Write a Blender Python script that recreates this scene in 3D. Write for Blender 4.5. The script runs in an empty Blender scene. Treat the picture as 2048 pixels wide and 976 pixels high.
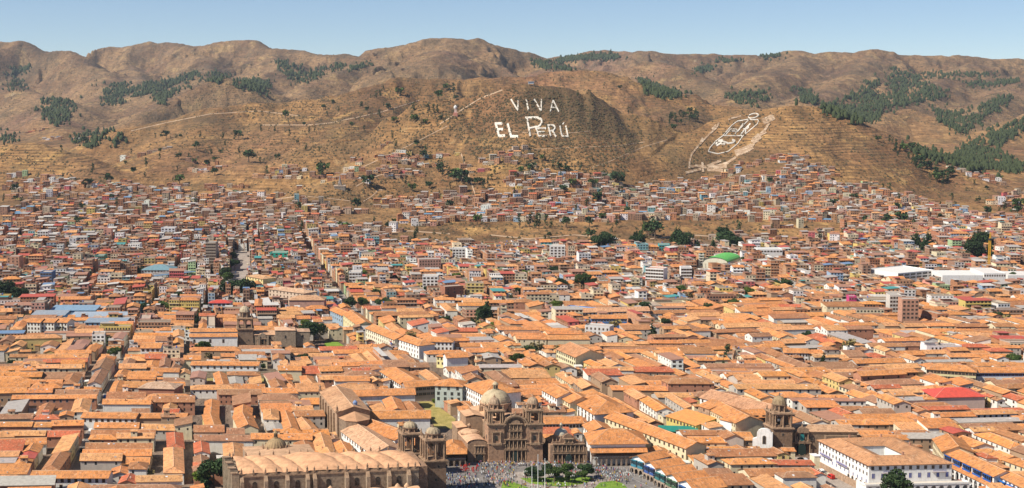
import bpy, math, random
import numpy as np
from mathutils import Vector
random.seed(7); RNG = np.random.default_rng(7)
SC = bpy.context.scene
COL = SC.collection
PI = math.pi
# ------------------------------------------------------------------ camera, sky, sun, exposure
F = 2800.0; PITCH = math.atan(318 / 2800.0); CAMZ = 180.0
cd = bpy.data.cameras.new('camera'); cam = bpy.data.objects.new('camera', cd); COL.objects.link(cam)
cam.location = (0, 0, CAMZ); cam.rotation_euler = (PI / 2 - PITCH, 0, 0)
cd.sensor_width = 36; cd.lens = F / 2048 * 36; cd.clip_start = 1; cd.clip_end = 60000
SC.camera = cam
SUN_EL = math.radians(46); SH = (-0.915, -0.403)
w = bpy.data.worlds.new('World'); SC.world = w; w.use_nodes = True
nt = w.node_tree; bg = nt.nodes['Background']
sky = nt.nodes.new('ShaderNodeTexSky'); sky.sky_type = 'NISHITA'; sky.sun_disc = False
sky.sun_elevation = SUN_EL; sky.sun_rotation = math.atan2(SH[0], SH[1]); sky.altitude = 3400
sky.air_density = 0.86; sky.dust_density = 0.0; sky.ozone_density = 2.5
nt.links.new(sky.outputs[0], bg.inputs[0]); bg.inputs[1].default_value = 0.086
sd = bpy.data.lights.new('sun', 'SUN'); sd.energy = 5.0; sd.angle = math.radians(0.53); sd.color = (1.0, 0.93, 0.82)
sun = bpy.data.objects.new('sun', sd); COL.objects.link(sun)
sv = Vector((SH[0] * math.cos(SUN_EL), SH[1] * math.cos(SUN_EL), math.sin(SUN_EL)))
sun.rotation_euler = sv.to_track_quat('Z', 'Y').to_euler(); sun.location = (-600, 300, 900)
SC.view_settings.view_transform = 'Standard'; SC.view_settings.look = 'None'
SC.view_settings.exposure = 0.40; SC.view_settings.gamma = 1.0
SC.cycles.max_bounces = 4; SC.cycles.diffuse_bounces = 2; SC.cycles.glossy_bounces = 2; SC.cycles.volume_bounces = 0
SC.cycles.transmission_bounces = 2; SC.cycles.transparent_max_bounces = 6

# ------------------------------------------------------------------ viewing geometry (photo pixel -> place)
CP, SP = math.cos(PITCH), math.sin(PITCH)
def ray(u, v):
    a = (u - 1024) / F; b = (488 - v) / F
    return a, b * SP + CP, b * CP - SP
def WY(u, v, Y):
    dx, dy, dz = ray(u, v); s = Y / dy
    return dx * s, Y, CAMZ + dz * s
def base(Y):
    return np.interp(Y, [0, 820, 1250, 1560, 1640, 1760, 1900, 2060, 2600, 3500, 5000, 9000, 14000],
                     [0, 0, -8, -6, 0, 7, 8, 12, 14, 18, 45, 70, 70])
def ordinal(i):
    a = ['first', 'second', 'third', 'fourth', 'fifth', 'sixth', 'seventh', 'eighth', 'ninth', 'tenth', 'eleventh', 'twelfth', 'thirteenth', 'fourteenth', 'fifteenth', 'sixteenth', 'seventeenth', 'eighteenth', 'nineteenth']
    if i < 19: return a[i]
    t, o = divmod(i + 1, 10); T = ['', '', 'twenty', 'thirty', 'forty', 'fifty', 'sixty', 'seventy', 'eighty', 'ninety'][min(t, 9)]
    return (T[:-1] + 'ieth') if o == 0 else T + '-' + a[o - 1]
def GP(u, v, z=None):
    dx, dy, dz = ray(u, v); zz = 0.0 if z is None else z
    for _ in range(8):
        s = (zz - CAMZ) / dz
        if z is None: zz = float(base(dy * s))
        else: break
    return dx * s, dy * s
# ------------------------------------------------------------------ noise
_p = np.random.default_rng(3).permutation(512); _p = np.concatenate([_p, _p, _p])
_g = np.random.default_rng(5).uniform(0, 2 * PI, 512); _gx, _gy = np.cos(_g), np.sin(_g)
def perlin(x, y):
    xi = np.floor(x).astype(int); yi = np.floor(y).astype(int); xf = x - xi; yf = y - yi
    def g(ix, iy, fx, fy):
        h = _p[_p[ix & 511] + (iy & 511)]
        return _gx[h] * fx + _gy[h] * fy
    s = xf * xf * xf * (xf * (xf * 6 - 15) + 10); t = yf * yf * yf * (yf * (yf * 6 - 15) + 10)
    a = g(xi, yi, xf, yf); b = g(xi + 1, yi, xf - 1, yf); c = g(xi, yi + 1, xf, yf - 1); d = g(xi + 1, yi + 1, xf - 1, yf - 1)
    return (a + s * (b - a)) * (1 - t) + (c + s * (d - c)) * t
def fbm(x, y, o=4, ridged=False):
    r = 0; A = 1; n = 0
    for i in range(o):
        v = perlin(x * 2 ** i + 17.3 * i, y * 2 ** i - 9.1 * i)
        if ridged: v = 1 - 2.2 * np.abs(v)
        r = r + A * v; n += A; A *= .5
    return r / n
# ------------------------------------------------------------------ terrain
# ridge lines: photo column, photo row, distance of each crest point; then slope and crest rounding
RIDGES = [
 ([(-300, 70, 7200), (0, 85, 7000), (40, 82, 7000), (90, 100, 6900), (130, 103, 6900), (165, 116, 6700), (200, 150, 6300), (215, 185, 5700), (190, 215, 5200)], .36, 60),
 ([(-150, 130, 6200), (0, 160, 5900), (60, 185, 5400), (120, 200, 5000), (150, 225, 4700)], .33, 50),
 ([(-100, 215, 4800), (0, 228, 4600), (55, 214, 4500), (95, 232, 4300), (120, 262, 4000)], .36, 40),
 ([(190, 118, 7600), (215, 102, 7400), (245, 92, 7400), (300, 88, 7400), (345, 85, 7400), (380, 95, 7200), (440, 85, 7200), (490, 82, 7200), (530, 97, 7000), (600, 102, 7000), (640, 110, 6900), (700, 112, 6800), (735, 125, 6800)], .34, 60),
 ([(255, 130, 7000), (280, 160, 6300), (300, 190, 5400), (330, 212, 4900), (290, 235, 4500)], .34, 40),
 ([(400, 110, 6900), (415, 140, 6300), (380, 175, 5600), (345, 200, 5000)], .33, 40),
 ([(540, 110, 6800), (560, 135, 6200), (525, 165, 5500), (500, 185, 5200)], .33, 40),
 ([(230, 262, 4000), (285, 235, 4200), (350, 200, 4400), (410, 172, 4500), (450, 157, 4600), (500, 178, 4600), (560, 192, 4600)], .36, 40),
 ([(720, 125, 6400), (765, 102, 6200), (830, 88, 6000), (872, 79, 6000), (905, 76, 6000), (940, 79, 6000), (980, 91, 6000), (1010, 98, 6100), (1060, 115, 6200), (1110, 130, 6400)], .33, 70),
 ([(765, 102, 6200), (700, 135, 5600), (640, 165, 5100), (590, 190, 4800), (540, 208, 4600)], .34, 50),
 ([(905, 80, 5950), (880, 110, 5300), (850, 130, 4900)], .30, 60),
 ([(1060, 118, 6100), (1100, 130, 5700), (1140, 140, 5300)], .30, 60),
 ([(1080, 120, 7800), (1150, 108, 7600), (1190, 101, 7500), (1240, 105, 7500), (1280, 104, 7300), (1350, 109, 7300), (1440, 111, 7300), (1480, 112, 7200), (1560, 112, 7200), (1595, 101, 7200), (1620, 109, 7100), (1700, 106, 7000), (1752, 99, 7000), (1772, 111, 7000), (1850, 111, 7000), (1950, 115, 7000), (2048, 121, 7000), (2400, 110, 7000)], .32, 60),
 ([(1150, 140, 5600), (1239, 142, 5500), (1300, 125, 5400), (1344, 130, 5300), (1404, 152, 5000), (1450, 185, 4600), (1500, 205, 4300)], .34, 50),
 ([(1600, 112, 6900), (1560, 140, 6000), (1500, 165, 5200), (1450, 190, 4700)], .31, 50),
 ([(1752, 110, 6800), (1720, 140, 6100), (1660, 175, 5200), (1620, 200, 4600)], .31, 50),
 ([(1950, 125, 6700), (1900, 150, 6200), (1850, 172, 5500), (1780, 200, 4900), (1700, 232, 4300)], .31, 50),
 ([(1740, 252, 4000), (1780, 228, 4150), (1816, 217, 4200), (1856, 233, 4100), (1906, 272, 3900)], .38, 40),
 ([(2048, 150, 6200), (2010, 185, 5400), (1960, 225, 4700), (1930, 262, 4300)], .32, 40),
 ([(2300, 190, 4500), (2100, 215, 4300), (2030, 240, 4100), (1975, 290, 3700), (1950, 322, 3500)], .36, 40),
 # long middle ridge
 ([(225, 296, 3020), (250, 280, 3050), (285, 252, 3100), (350, 240, 3150), (430, 217, 3200), (512, 206, 3250), (570, 204, 3300), (660, 199, 3350), (737, 176, 3400), (832, 156, 3450), (927, 161, 3500), (1024, 151, 3600), (1074, 153, 3600), (1174, 139, 3700), (1249, 162, 3600), (1324, 192, 3500), (1449, 212, 3400), (1520, 225, 3300)], .33, 60),
 ([(430, 225, 3150), (400, 270, 2800), (360, 310, 2500), (330, 340, 2350)], .30, 50),
 ([(600, 208, 3300), (560, 260, 2850), (520, 300, 2600), (490, 335, 2350)], .28, 60),
 ([(760, 180, 3380), (720, 230, 2950), (680, 270, 2700), (640, 310, 2400)], .28, 60),
 ([(1174, 145, 3650), (1190, 185, 3300), (1215, 215, 3100)], .27, 50),
 ([(1324, 196, 3450), (1335, 225, 3150), (1310, 262, 2950)], .30, 40),
 # slogan hill
 ([(700, 350, 2080), (770, 312, 2180), (850, 264, 2340), (917, 226, 2440), (970, 190, 2490), (1030, 170, 2500), (1090, 173, 2530), (1150, 190, 2600), (1220, 224, 2720), (1300, 262, 2950)], .43, 40),
 ([(1030, 178, 2490), (1050, 260, 2300), (1060, 340, 2150)], .30, 120),
 # low spur with houses in the middle
 ([(860, 318, 2220), (800, 330, 2150), (720, 345, 2080), (650, 372, 2000), (600, 398, 1930)], .34, 30),
 # emblem hill
 ([(1240, 388, 2120), (1330, 310, 2330), (1405, 260, 2480), (1474, 229, 2580), (1536, 219, 2620), (1590, 213, 2640), (1636, 215, 2620), (1686, 235, 2580), (1761, 280, 2480), (1836, 311, 2400), (1916, 342, 2320), (1986, 382, 2220), (2060, 425, 2100)], .42, 40),
 ([(1600, 218, 2600), (1585, 290, 2350), (1570, 345, 2180)], .33, 70),
 ([(1720, 262, 2500), (1730, 330, 2270), (1740, 385, 2100)], .32, 60),
 # terraced hill on the left
 ([(-120, 292, 2560), (0, 289, 2520), (50, 286, 2500), (110, 303, 2430), (180, 340, 2300), (240, 372, 2200)], .34, 50),
]
def _w(pts): return np.array([WY(*p) for p in pts])
RW = [(_w(p), k, r) for p, k, r in RIDGES]
_rs = np.random.default_rng(11)
for p, k, r in list(RW):                                   # side spurs running down from the far crests
    if p[:, 1].min() > 5800:
        L = np.cumsum(np.r_[0, np.hypot(*(np.diff(p[:, :2], axis=0).T))])
        for s in np.arange(150, L[-1], 330):
            q = np.array([np.interp(s, L, p[:, i]) for i in range(3)]); ang = _rs.uniform(-.7, .7); ln = _rs.uniform(700, 1300)
            d = np.array([math.sin(ang), -math.cos(ang)])
            pts = [q - [0, 0, 6]]
            for t in (.35, .7, 1):
                e = q.copy(); e[:2] += d * ln * t + _rs.uniform(-60, 60, 2); e[2] = q[2] - (q[2] - 95) * t ** .8 * .85; pts.append(e)
            RW.append((np.array(pts), .42, 25))
def smax(a, b, k):
    h = np.clip(.5 + .5 * (a - b) / k, 0, 1)
    return b * (1 - h) + a * h + k * h * (1 - h)
def H(x, y):
    x = np.asarray(x, float); y = np.asarray(y, float)
    far = np.clip((y - 1900) / 3000, 0, 1)
    wa = 10 + 75 * far
    wx = x + wa * fbm(x / 300, y / 300, 3); wy = y + wa * fbm(x / 300 + 40, y / 300 + 9, 3)
    b = base(y); z = b.copy(); m = y > 1500
    if not m.any(): return z
    X, Y = wx[m], wy[m]; Z = z[m]; kk = 10 + 28 * far[m]
    drop = np.full(X.shape, 1e4)
    for p, k, r in RW:
        best = np.full(X.shape, -1e4); cd_ = np.zeros(X.shape)
        for i in range(len(p) - 1):
            ax, ay, az = p[i]; bx, by, bz = p[i + 1]; dx, dy = bx - ax, by - ay
            t = np.clip(((X - ax) * dx + (Y - ay) * dy) / (dx * dx + dy * dy), 0, 1)
            d = np.hypot(X - ax - t * dx, Y - ay - t * dy)
            cand = az + t * (bz - az) - k * (1.3 + .25 * far[m]) * (np.sqrt(d * d + r * r) - r)
            cd_ = np.where(cand > best, d, cd_); best = np.maximum(best, cand)
        drop = np.where(best > Z, np.minimum(cd_, 1e4), drop); Z = smax(Z, best, kk)
    rel = np.clip((Z - b[m]) / 120, 0, 1.5)
    f = far[m]; x0, y0 = x[m], y[m]
    sc = 1 + 1.1 * f; cf = np.clip(drop / (60 + 320 * f), .12, 1)
    rd = fbm(x0 / (150 * sc) + .5 * fbm(x0 / 260, y0 / 260, 2), y0 / (420 * sc), 4, True)
    Z = Z + rel * cf * (20 + 122 * f) * (rd - .62) + rel * cf * (5 + 26 * f) * (fbm(x0 / (60 * sc) + 7, y0 / (140 * sc), 3, True) - .55) + rel * (.3 + .7 * cf) * (4 + 8 * f) * fbm(x0 / (38 * sc), y0 / (80 * sc), 3)
    # farming terraces on the nearer slopes
    tm = np.clip(rel * 3 - .25, 0, 1) * np.clip((3300 - y0) / 500, 0, 1) * np.clip(.55 + 2.2 * fbm(x0 / 160 + 5, y0 / 160, 2), 0, 1)
    st = 4.6; q = Z / st + .5 * fbm(x0 / 120, y0 / 120, 2); fr = q - np.floor(q)
    Z = Z + tm * st * np.where((x0 > 330) | (x0 < -500), .40, .22) * (np.clip((fr - .66) / .34, 0, 1) - fr)
    z[m] = Z
    return z
aa = np.concatenate([np.linspace(-1.0, -.44, 40)[:-1], np.linspace(-.44, .44, 940), np.linspace(.44, 1.0, 40)[1:]])
YY = np.concatenate([np.arange(150, 1500, 30), np.arange(1500, 3300, 6.0), np.arange(3300, 5600, 14.0), np.arange(5600, 10500, 28.0)])
GA, GY = np.meshgrid(aa, YY); GX = GA * GY; GZ = H(GX, GY)
def HIT(us, vs):
    """photo pixels -> first terrain point met by their sight lines"""
    us = np.asarray(us, float); vs = np.asarray(vs, float); out = np.full((len(us), 3), np.nan)
    dx, dy, dz = ray(us, vs); a = dx / dy; s = dz / dy
    j = np.clip(np.searchsorted(aa, a) - 1, 0, len(aa) - 2); t = (a - aa[j]) / (aa[j + 1] - aa[j])
    for n in range(len(us)):
        col = GZ[:, j[n]] * (1 - t[n]) + GZ[:, j[n] + 1] * t[n]
        d = col - (CAMZ + s[n] * YY); k = np.nonzero(d[1:] > 0)[0]
        if len(k):
            i = k[0]; f = d[i] / (d[i] - d[i + 1]) if d[i] < 0 else 0
            y = YY[i] + f * (YY[i + 1] - YY[i]); out[n] = (a[n] * y, y, col[i] + f * (col[i + 1] - col[i]))
    return out
def ZT(x, y):
    """terrain height at a point, from the terrain mesh"""
    x = np.atleast_1d(np.asarray(x, float)); y = np.atleast_1d(np.asarray(y, float)); a = x / y
    j = np.clip(np.searchsorted(aa, a) - 1, 0, len(aa) - 2); i = np.clip(np.searchsorted(YY, y) - 1, 0, len(YY) - 2)
    t = (a - aa[j]) / (aa[j + 1] - aa[j]); s = (y - YY[i]) / (YY[i + 1] - YY[i])
    return (GZ[i, j] * (1 - t) + GZ[i, j + 1] * t) * (1 - s) + (GZ[i + 1, j] * (1 - t) + GZ[i + 1, j + 1] * t) * s

# ------------------------------------------------------------------ materials
MATS = {}
def newmat(n, rough=.9):
    m = bpy.data.materials.new(n); m.use_nodes = True; MATS[n] = m
    b = m.node_tree.nodes['Principled BSDF']; b.inputs['Roughness'].default_value = rough
    b.inputs['Specular IOR Level'].default_value = .2
    return m, m.node_tree, b
def N(t, typ, **kw):
    n = t.nodes.new(typ)
    for k, v in kw.items():
        if k.startswith('i_'): n.inputs[k[2:].replace('_', ' ')].default_value = v
        else: setattr(n, k, v)
    return n
def mix(t, fac, a, b, bt='MIX'):
    n = t.nodes.new('ShaderNodeMix'); n.data_type = 'RGBA'; n.blend_type = bt
    for s, v in ((0, fac), (6, a), (7, b)):
        if isinstance(v, (int, float)): n.inputs[s].default_value = v
        elif isinstance(v, tuple): n.inputs[s].default_value = (*v[:3], 1)
        else: t.links.new(v, n.inputs[s])
    return n.outputs[2]
def ramp(t, src, stops):
    r = t.nodes.new('ShaderNodeValToRGB'); t.links.new(src, r.inputs[0]); e = r.color_ramp.elements
    while len(e) < len(stops): e.new(.5)
    for i, (p, c) in enumerate(stops):
        e[i].position = p; e[i].color = (*c, 1) if isinstance(c, tuple) else (c, c, c, 1)
    return r.outputs[0]
def noise(t, scale, detail=3, coord=None, rough=.55, vec=None):
    n = t.nodes.new('ShaderNodeTexNoise'); n.inputs['Scale'].default_value = scale; n.inputs['Detail'].default_value = detail
    n.inputs['Roughness'].default_value = rough
    if vec is not None: t.links.new(vec, n.inputs['Vector'])
    return n.outputs[0]
def geo(t): return t.nodes.new('ShaderNodeNewGeometry').outputs['Position']
def vmap(t, v, scale=(1, 1, 1), rot=(0, 0, 0)):
    m = t.nodes.new('ShaderNodeMapping'); t.links.new(v, m.inputs[0]); m.inputs['Scale'].default_value = scale; m.inputs['Rotation'].default_value = rot
    return m.outputs[0]
def tintmat(name, rough=.9, var=.25, scale=.6, streak=True, bump=0, dirt=(.35, .25, .18), spec=.2):
    """surface whose own paint colour comes from the mesh attribute 'tint', with wear"""
    m, t, b = newmat(name, rough); b.inputs['Specular IOR Level'].default_value = spec
    a = N(t, 'ShaderNodeAttribute', attribute_name='tint').outputs['Color']
    P = geo(t)
    n1 = noise(t, scale, 5, vec=P, rough=.7); c = mix(t, 1.0, a, ramp(t, n1, [(.25, 1 - var * 1.5), (.5, 1.0), (.78, 1 + var)]), 'MULTIPLY')
    if streak:
        n2 = noise(t, 1.0, 4, vec=vmap(t, P, (1.3, 1.3, .18)), rough=.6)
        c = mix(t, ramp(t, n2, [(.5, 0.0), (.8, .4)]), c, dirt)
    t.links.new(c, b.inputs['Base Color'])
    if bump:
        bn = N(t, 'ShaderNodeBump'); bn.inputs['Strength'].default_value = bump; bn.inputs['Distance'].default_value = .3
        t.links.new(noise(t, scale * 4, 3, vec=P), bn.inputs['Height']); t.links.new(bn.outputs[0], b.inputs['Normal'])
    return m
tintmat('paint', .85, .10, .5)
tintmat('stone', .95, .38, .8, bump=.6, dirt=(.075, .05, .037))
tintmat('metal', .45, .22, .5, spec=.4, dirt=(.25, .14, .08))
tintmat('plain', .8, .08, 1.0, streak=False)
tintmat('vault', .9, .30, .3, bump=.5, dirt=(.36, .20, .12), streak=True)
def tile_mat():
    m, t, b = newmat('tile', .88)
    a = N(t, 'ShaderNodeAttribute', attribute_name='tint').outputs['Color']
    uv = N(t, 'ShaderNodeAttribute', attribute_name='ruv').outputs['Vector']; P = geo(t)
    c = mix(t, 1.0, a, ramp(t, noise(t, .22, 4, vec=P, rough=.65), [(.28, .66), (.5, 1.0), (.72, 1.16)]), 'MULTIPLY')
    c = mix(t, 1.0, c, ramp(t, noise(t, 1.0, 3, vec=vmap(t, uv, (2.6, .35, 1)), rough=.6), [(.3, .68), (.55, 1.04), (.75, 1.22)]), 'MULTIPLY')
    c = mix(t, ramp(t, noise(t, .035, 3, vec=P), [(.42, 0.0), (.62, .55)]), c, mix(t, 1.0, c, (1.0, 1.10, 1.18), 'MULTIPLY'))
    c = mix(t, ramp(t, noise(t, .6, 4, vec=P, rough=.8), [(.54, 0.0), (.70, .6)]), c, (.36, .20, .11))
    # tile courses and pans
    wv = N(t, 'ShaderNodeTexWave', wave_type='BANDS', bands_direction='X'); t.links.new(uv, wv.inputs['Vector']); wv.inputs['Scale'].default_value = 1.05; wv.inputs['Distortion'].default_value = .5
    wy = N(t, 'ShaderNodeTexWave', wave_type='BANDS', bands_direction='Y'); t.links.new(uv, wy.inputs['Vector']); wy.inputs['Scale'].default_value = .7; wy.inputs['Distortion'].default_value = 1.5
    c = mix(t, 1.0, c, ramp(t, wv.outputs[1], [(0., .80), (.6, 1.05)]), 'MULTIPLY')
    # single replaced tiles, lichen and soot
    vo = N(t, 'ShaderNodeTexVoronoi'); t.links.new(vmap(t, uv, (1.6, 1.1, 1)), vo.inputs['Vector']); vo.inputs['Scale'].default_value = 1.0
    sx = N(t, 'ShaderNodeSeparateColor'); t.links.new(vo.outputs['Color'], sx.inputs[0])
    c = mix(t, ramp(t, sx.outputs[0], [(.88, 0.0), (.93, .55)]), c, (.66, .42, .26))
    c = mix(t, ramp(t, sx.outputs[1], [(.86, 0.0), (.9, .6)]), c, (.30, .13, .07))
    c = mix(t, ramp(t, noise(t, .09, 5, vec=P, rough=.75), [(.56, 0.0), (.74, .5)]), c, (.40, .24, .13))
    t.links.new(c, b.inputs['Base Color'])
    bn = N(t, 'ShaderNodeBump'); bn.inputs['Strength'].default_value = .7; bn.inputs['Distance'].default_value = .12
    t.links.new(wv.outputs[1], bn.inputs['Height']); b2 = N(t, 'ShaderNodeBump'); b2.inputs['Strength'].default_value = .5; b2.inputs['Distance'].default_value = .08
    t.links.new(wy.outputs[1], b2.inputs['Height']); t.links.new(bn.outputs[0], b2.inputs['Normal']); t.links.new(b2.outputs[0], b.inputs['Normal'])
tile_mat()
def brick_mat():
    m, t, b = newmat('brick', .92)
    a = N(t, 'ShaderNodeAttribute', attribute_name='tint').outputs['Color']; P = geo(t)
    sep = N(t, 'ShaderNodeSeparateXYZ'); t.links.new(P, sep.inputs[0])
    ad = N(t, 'ShaderNodeMath', operation='ADD'); t.links.new(sep.outputs[0], ad.inputs[0]); t.links.new(sep.outputs[1], ad.inputs[1])
    cb = N(t, 'ShaderNodeCombineXYZ'); t.links.new(ad.outputs[0], cb.inputs[0]); t.links.new(sep.outputs[2], cb.inputs[1])
    br = N(t, 'ShaderNodeTexBrick'); t.links.new(cb.outputs[0], br.inputs['Vector']); br.inputs['Scale'].default_value = 1
    br.inputs['Brick Width'].default_value = .5; br.inputs['Row Height'].default_value = .25; br.inputs['Mortar Size'].default_value = .03
    br.inputs['Color1'].default_value = (1.1, 1.1, 1.1, 1); br.inputs['Color2'].default_value = (.8, .8, .8, 1); br.inputs['Mortar'].default_value = (1.15, 1.2, 1.3, 1)
    c = mix(t, 1.0, a, br.outputs[0], 'MULTIPLY')
    c = mix(t, 1.0, c, ramp(t, noise(t, .35, 4, vec=P, rough=.7), [(.3, .7), (.5, 1.0), (.72, 1.15)]), 'MULTIPLY')
    t.links.new(c, b.inputs['Base Color'])
brick_mat()
def glass_mat():
    m, t, b = newmat('window_glass', .18); b.inputs['Specular IOR Level'].default_value = .5
    c = ramp(t, noise(t, .9, 2, vec=geo(t)), [(.35, (.012, .013, .016)), (.65, (.06, .055, .05))]); t.links.new(c, b.inputs['Base Color'])
glass_mat()
def simple(name, stops, scale, rough=.9, detail=5, bump=0, scale2=None):
    m, t, b = newmat(name, rough); P = geo(t); c = ramp(t, noise(t, scale, detail, vec=P, rough=.7), stops)
    if scale2: c = mix(t, 1.0, c, ramp(t, noise(t, scale2, 3, vec=P), [(.3, .75), (.7, 1.2)]), 'MULTIPLY')
    t.links.new(c, b.inputs['Base Color'])
    if bump:
        bn = N(t, 'ShaderNodeBump'); bn.inputs['Strength'].default_value = bump; t.links.new(noise(t, scale * 3, 3, vec=P), bn.inputs['Height']); t.links.new(bn.outputs[0], b.inputs['Normal'])
    return m
simple('asphalt', [(.3, (.16, .145, .135)), (.7, (.27, .245, .225))], .12, scale2=1.2)
simple('paving', [(.3, (.28, .235, .20)), (.7, (.40, .34, .29))], .15, scale2=.9)
simple('lawn', [(.3, (.10, .20, .02)), (.7, (.24, .34, .05))], .25, scale2=2.0, bump=.5)
simple('dry_lawn', [(.3, (.22, .19, .05)), (.7, (.46, .36, .13))], .18, scale2=1.5, bump=.5)
simple('bark', [(.3, (.10, .07, .05)), (.7, (.2, .15, .11))], 2.0)
def leaf_mat(name, c0, c1):
    m, t, b = newmat(name, .85)
    oi = N(t, 'ShaderNodeObjectInfo').outputs['Random']
    c = ramp(t, noise(t, .55, 3, vec=geo(t)), [(.3, c0), (.7, c1)])
    c = mix(t, 1.0, c, ramp(t, oi, [(0., .75), (1., 1.3)]), 'MULTIPLY'); t.links.new(c, b.inputs['Base Color'])
leaf_mat('leaf_dark', (.022, .045, .018), (.055, .085, .028))
leaf_mat('leaf_mid', (.04, .075, .02), (.10, .14, .035))
leaf_mat('leaf_bright', (.09, .15, .02), (.19, .24, .04))
leaf_mat('leaf_dry', (.12, .10, .035), (.24, .18, .07))
leaf_mat('leaf_scrub', (.05, .04, .02), (.10, .075, .036))
leaf_mat('leaf_forest', (.022, .032, .013), (.048, .058, .022))
m_, t_, b_ = newmat('painted_stones', .9)
t_.links.new(ramp(t_, noise(t_, .22, 5, vec=geo(t_), rough=.8), [(.34, (.36, .25, .15)), (.50, (.74, .68, .58))]), b_.inputs['Base Color'])
simple('road_paint', [(.3, (.30, .28, .26)), (.6, (.55, .53, .5))], .9)
m_, t_, b_ = newmat('faded_stones', .9)
t_.links.new(ramp(t_, noise(t_, .12, 5, vec=geo(t_), rough=.8), [(.42, (.27, .16, .085)), (.56, (.50, .37, .25)), (.72, (.70, .58, .45))]), b_.inputs['Base Color'])
simple('dirt_road', [(.3, (.38, .25, .15)), (.7, (.54, .39, .27))], .1)
def terrain_mat():
    m, t, b = newmat('terrain', .95); P0 = geo(t); P = vmap(t, P0, (1, .42, 1))
    c = ramp(t, noise(t, .0035, 6, vec=P, rough=.65), [(.30, (.135, .070, .032)), (.45, (.225, .117, .048)), (.58, (.345, .190, .074)), (.74, (.225, .112, .052))])
    # golden dry grass patches, reddish bare earth
    c = mix(t, ramp(t, noise(t, .013, 5, vec=P, rough=.7), [(.54, 0.0), (.66, .62)]), c, (.48, .29, .10))
    c = mix(t, ramp(t, noise(t, .0021, 4, vec=vmap(t, P, (1, 1, 1), (0, 0, 1.1))), [(.56, 0.0), (.68, .45)]), c, (.24, .11, .07))
    # strata and terrace banks follow the contours
    mp = vmap(t, P0, (.022, .012, .42)); st = noise(t, 1.0, 3, vec=mp, rough=.6)
    c = mix(t, 1.0, c, ramp(t, st, [(.30, .52), (.48, 1.0), (.7, 1.28)]), 'MULTIPLY')
    st2 = noise(t, 1.0, 4, vec=vmap(t, P0, (.05, .032, .85)), rough=.6)
    c = mix(t, ramp(t, st2, [(.56, 0.0), (.64, .55)]), c, (.095, .07, .035))
    c = mix(t, 1.0, c, ramp(t, noise(t, .08, 5, vec=P, rough=.75), [(.3, .6), (.5, 1.0), (.7, 1.32)]), 'MULTIPLY')
    pn = noise(t, .016, 7, vec=P, rough=.78); c = mix(t, ramp(t, pn, [(.50, 0.0), (.60, .62)]), c, (.125, .082, .040))
    c = mix(t, ramp(t, noise(t, .022, 6, vec=vmap(t, P, (1, 1, 1), (.3, 0, .8)), rough=.75), [(.60, 0.0), (.70, .6)]), c, (.52, .36, .17))
    dn0 = N(t, 'ShaderNodeAttribute', attribute_name='scrub').outputs['Fac']
    c = mix(t, ramp(t, dn0, [(.35, 0.0), (.95, .8)]), c, (.115, .075, .038))
    # terrace banks as fine level lines on the worked slopes
    tw = N(t, 'ShaderNodeTexWave', wave_type='BANDS', bands_direction='Z'); t.links.new(vmap(t, P0, (.02, .02, 1)), tw.inputs['Vector']); tw.inputs['Scale'].default_value = .075; tw.inputs['Distortion'].default_value = 5; tw.inputs['Detail'].default_value = 3; tw.inputs['Detail Scale'].default_value = 1.6
    ta = N(t, 'ShaderNodeAttribute', attribute_name='terraced').outputs['Fac']; tm_ = N(t, 'ShaderNodeMath', operation='MULTIPLY'); t.links.new(ta, tm_.inputs[0]); t.links.new(ramp(t, tw.outputs[1], [(.12, .85), (.34, 0.0)]), tm_.inputs[1])
    tn = N(t, 'ShaderNodeMath', operation='MULTIPLY'); t.links.new(tm_.outputs[0], tn.inputs[0]); t.links.new(ramp(t, noise(t, .035, 4, vec=P), [(.40, .1), (.55, 1.0)]), tn.inputs[1])
    c = mix(t, tn.outputs[0], c, (.10, .06, .03))
    fa = N(t, 'ShaderNodeAttribute', attribute_name='haze_tint').outputs['Fac']; c = mix(t, fa, c, mix(t, 1.0, c, (.86, .94, 1.16), 'MULTIPLY'))  # painted aerial haze: far ground multiplied towards blue-grey
    # shrubs as dark dots, denser in some places
    vo = N(t, 'ShaderNodeTexVoronoi'); t.links.new(P, vo.inputs['Vector']); vo.inputs['Scale'].default_value = .15
    sc = N(t, 'ShaderNodeSeparateColor'); t.links.new(vo.outputs['Color'], sc.inputs[0])
    dots = ramp(t, vo.outputs['Distance'], [(.18, 1.0), (.34, 0.0)])
    dens = N(t, 'ShaderNodeAttribute', attribute_name='scrub').outputs['Fac']
    gt = N(t, 'ShaderNodeMath', operation='LESS_THAN'); t.links.new(sc.outputs[0], gt.inputs[0]); t.links.new(dens, gt.inputs[1])
    mu = N(t, 'ShaderNodeMath', operation='MULTIPLY'); t.links.new(dots, mu.inputs[0]); t.links.new(gt.outputs[0], mu.inputs[1])
    c = mix(t, mu.outputs[0], c, (.05, .048, .022))
    # built-up ground: compacted pale-brown earth and concrete
    urb = N(t, 'ShaderNodeAttribute', attribute_name='urban').outputs['Fac']
    uc = ramp(t, noise(t, .06, 4, vec=P, rough=.7), [(.35, (.13, .09, .065)), (.65, (.26, .19, .14))])
    c = mix(t, urb, c, uc)
    t.links.new(c, b.inputs['Base Color'])
    bn = N(t, 'ShaderNodeBump'); bn.inputs['Strength'].default_value = .9; bn.inputs['Distance'].default_value = 3.0
    t.links.new(st2, bn.inputs['Height']); b2 = N(t, 'ShaderNodeBump'); b2.inputs['Strength'].default_value = .8; b2.inputs['Distance'].default_value = 3.0
    t.links.new(noise(t, .11, 5, vec=P, rough=.7), b2.inputs['Height']); t.links.new(bn.outputs[0], b2.inputs['Normal'])
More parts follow.
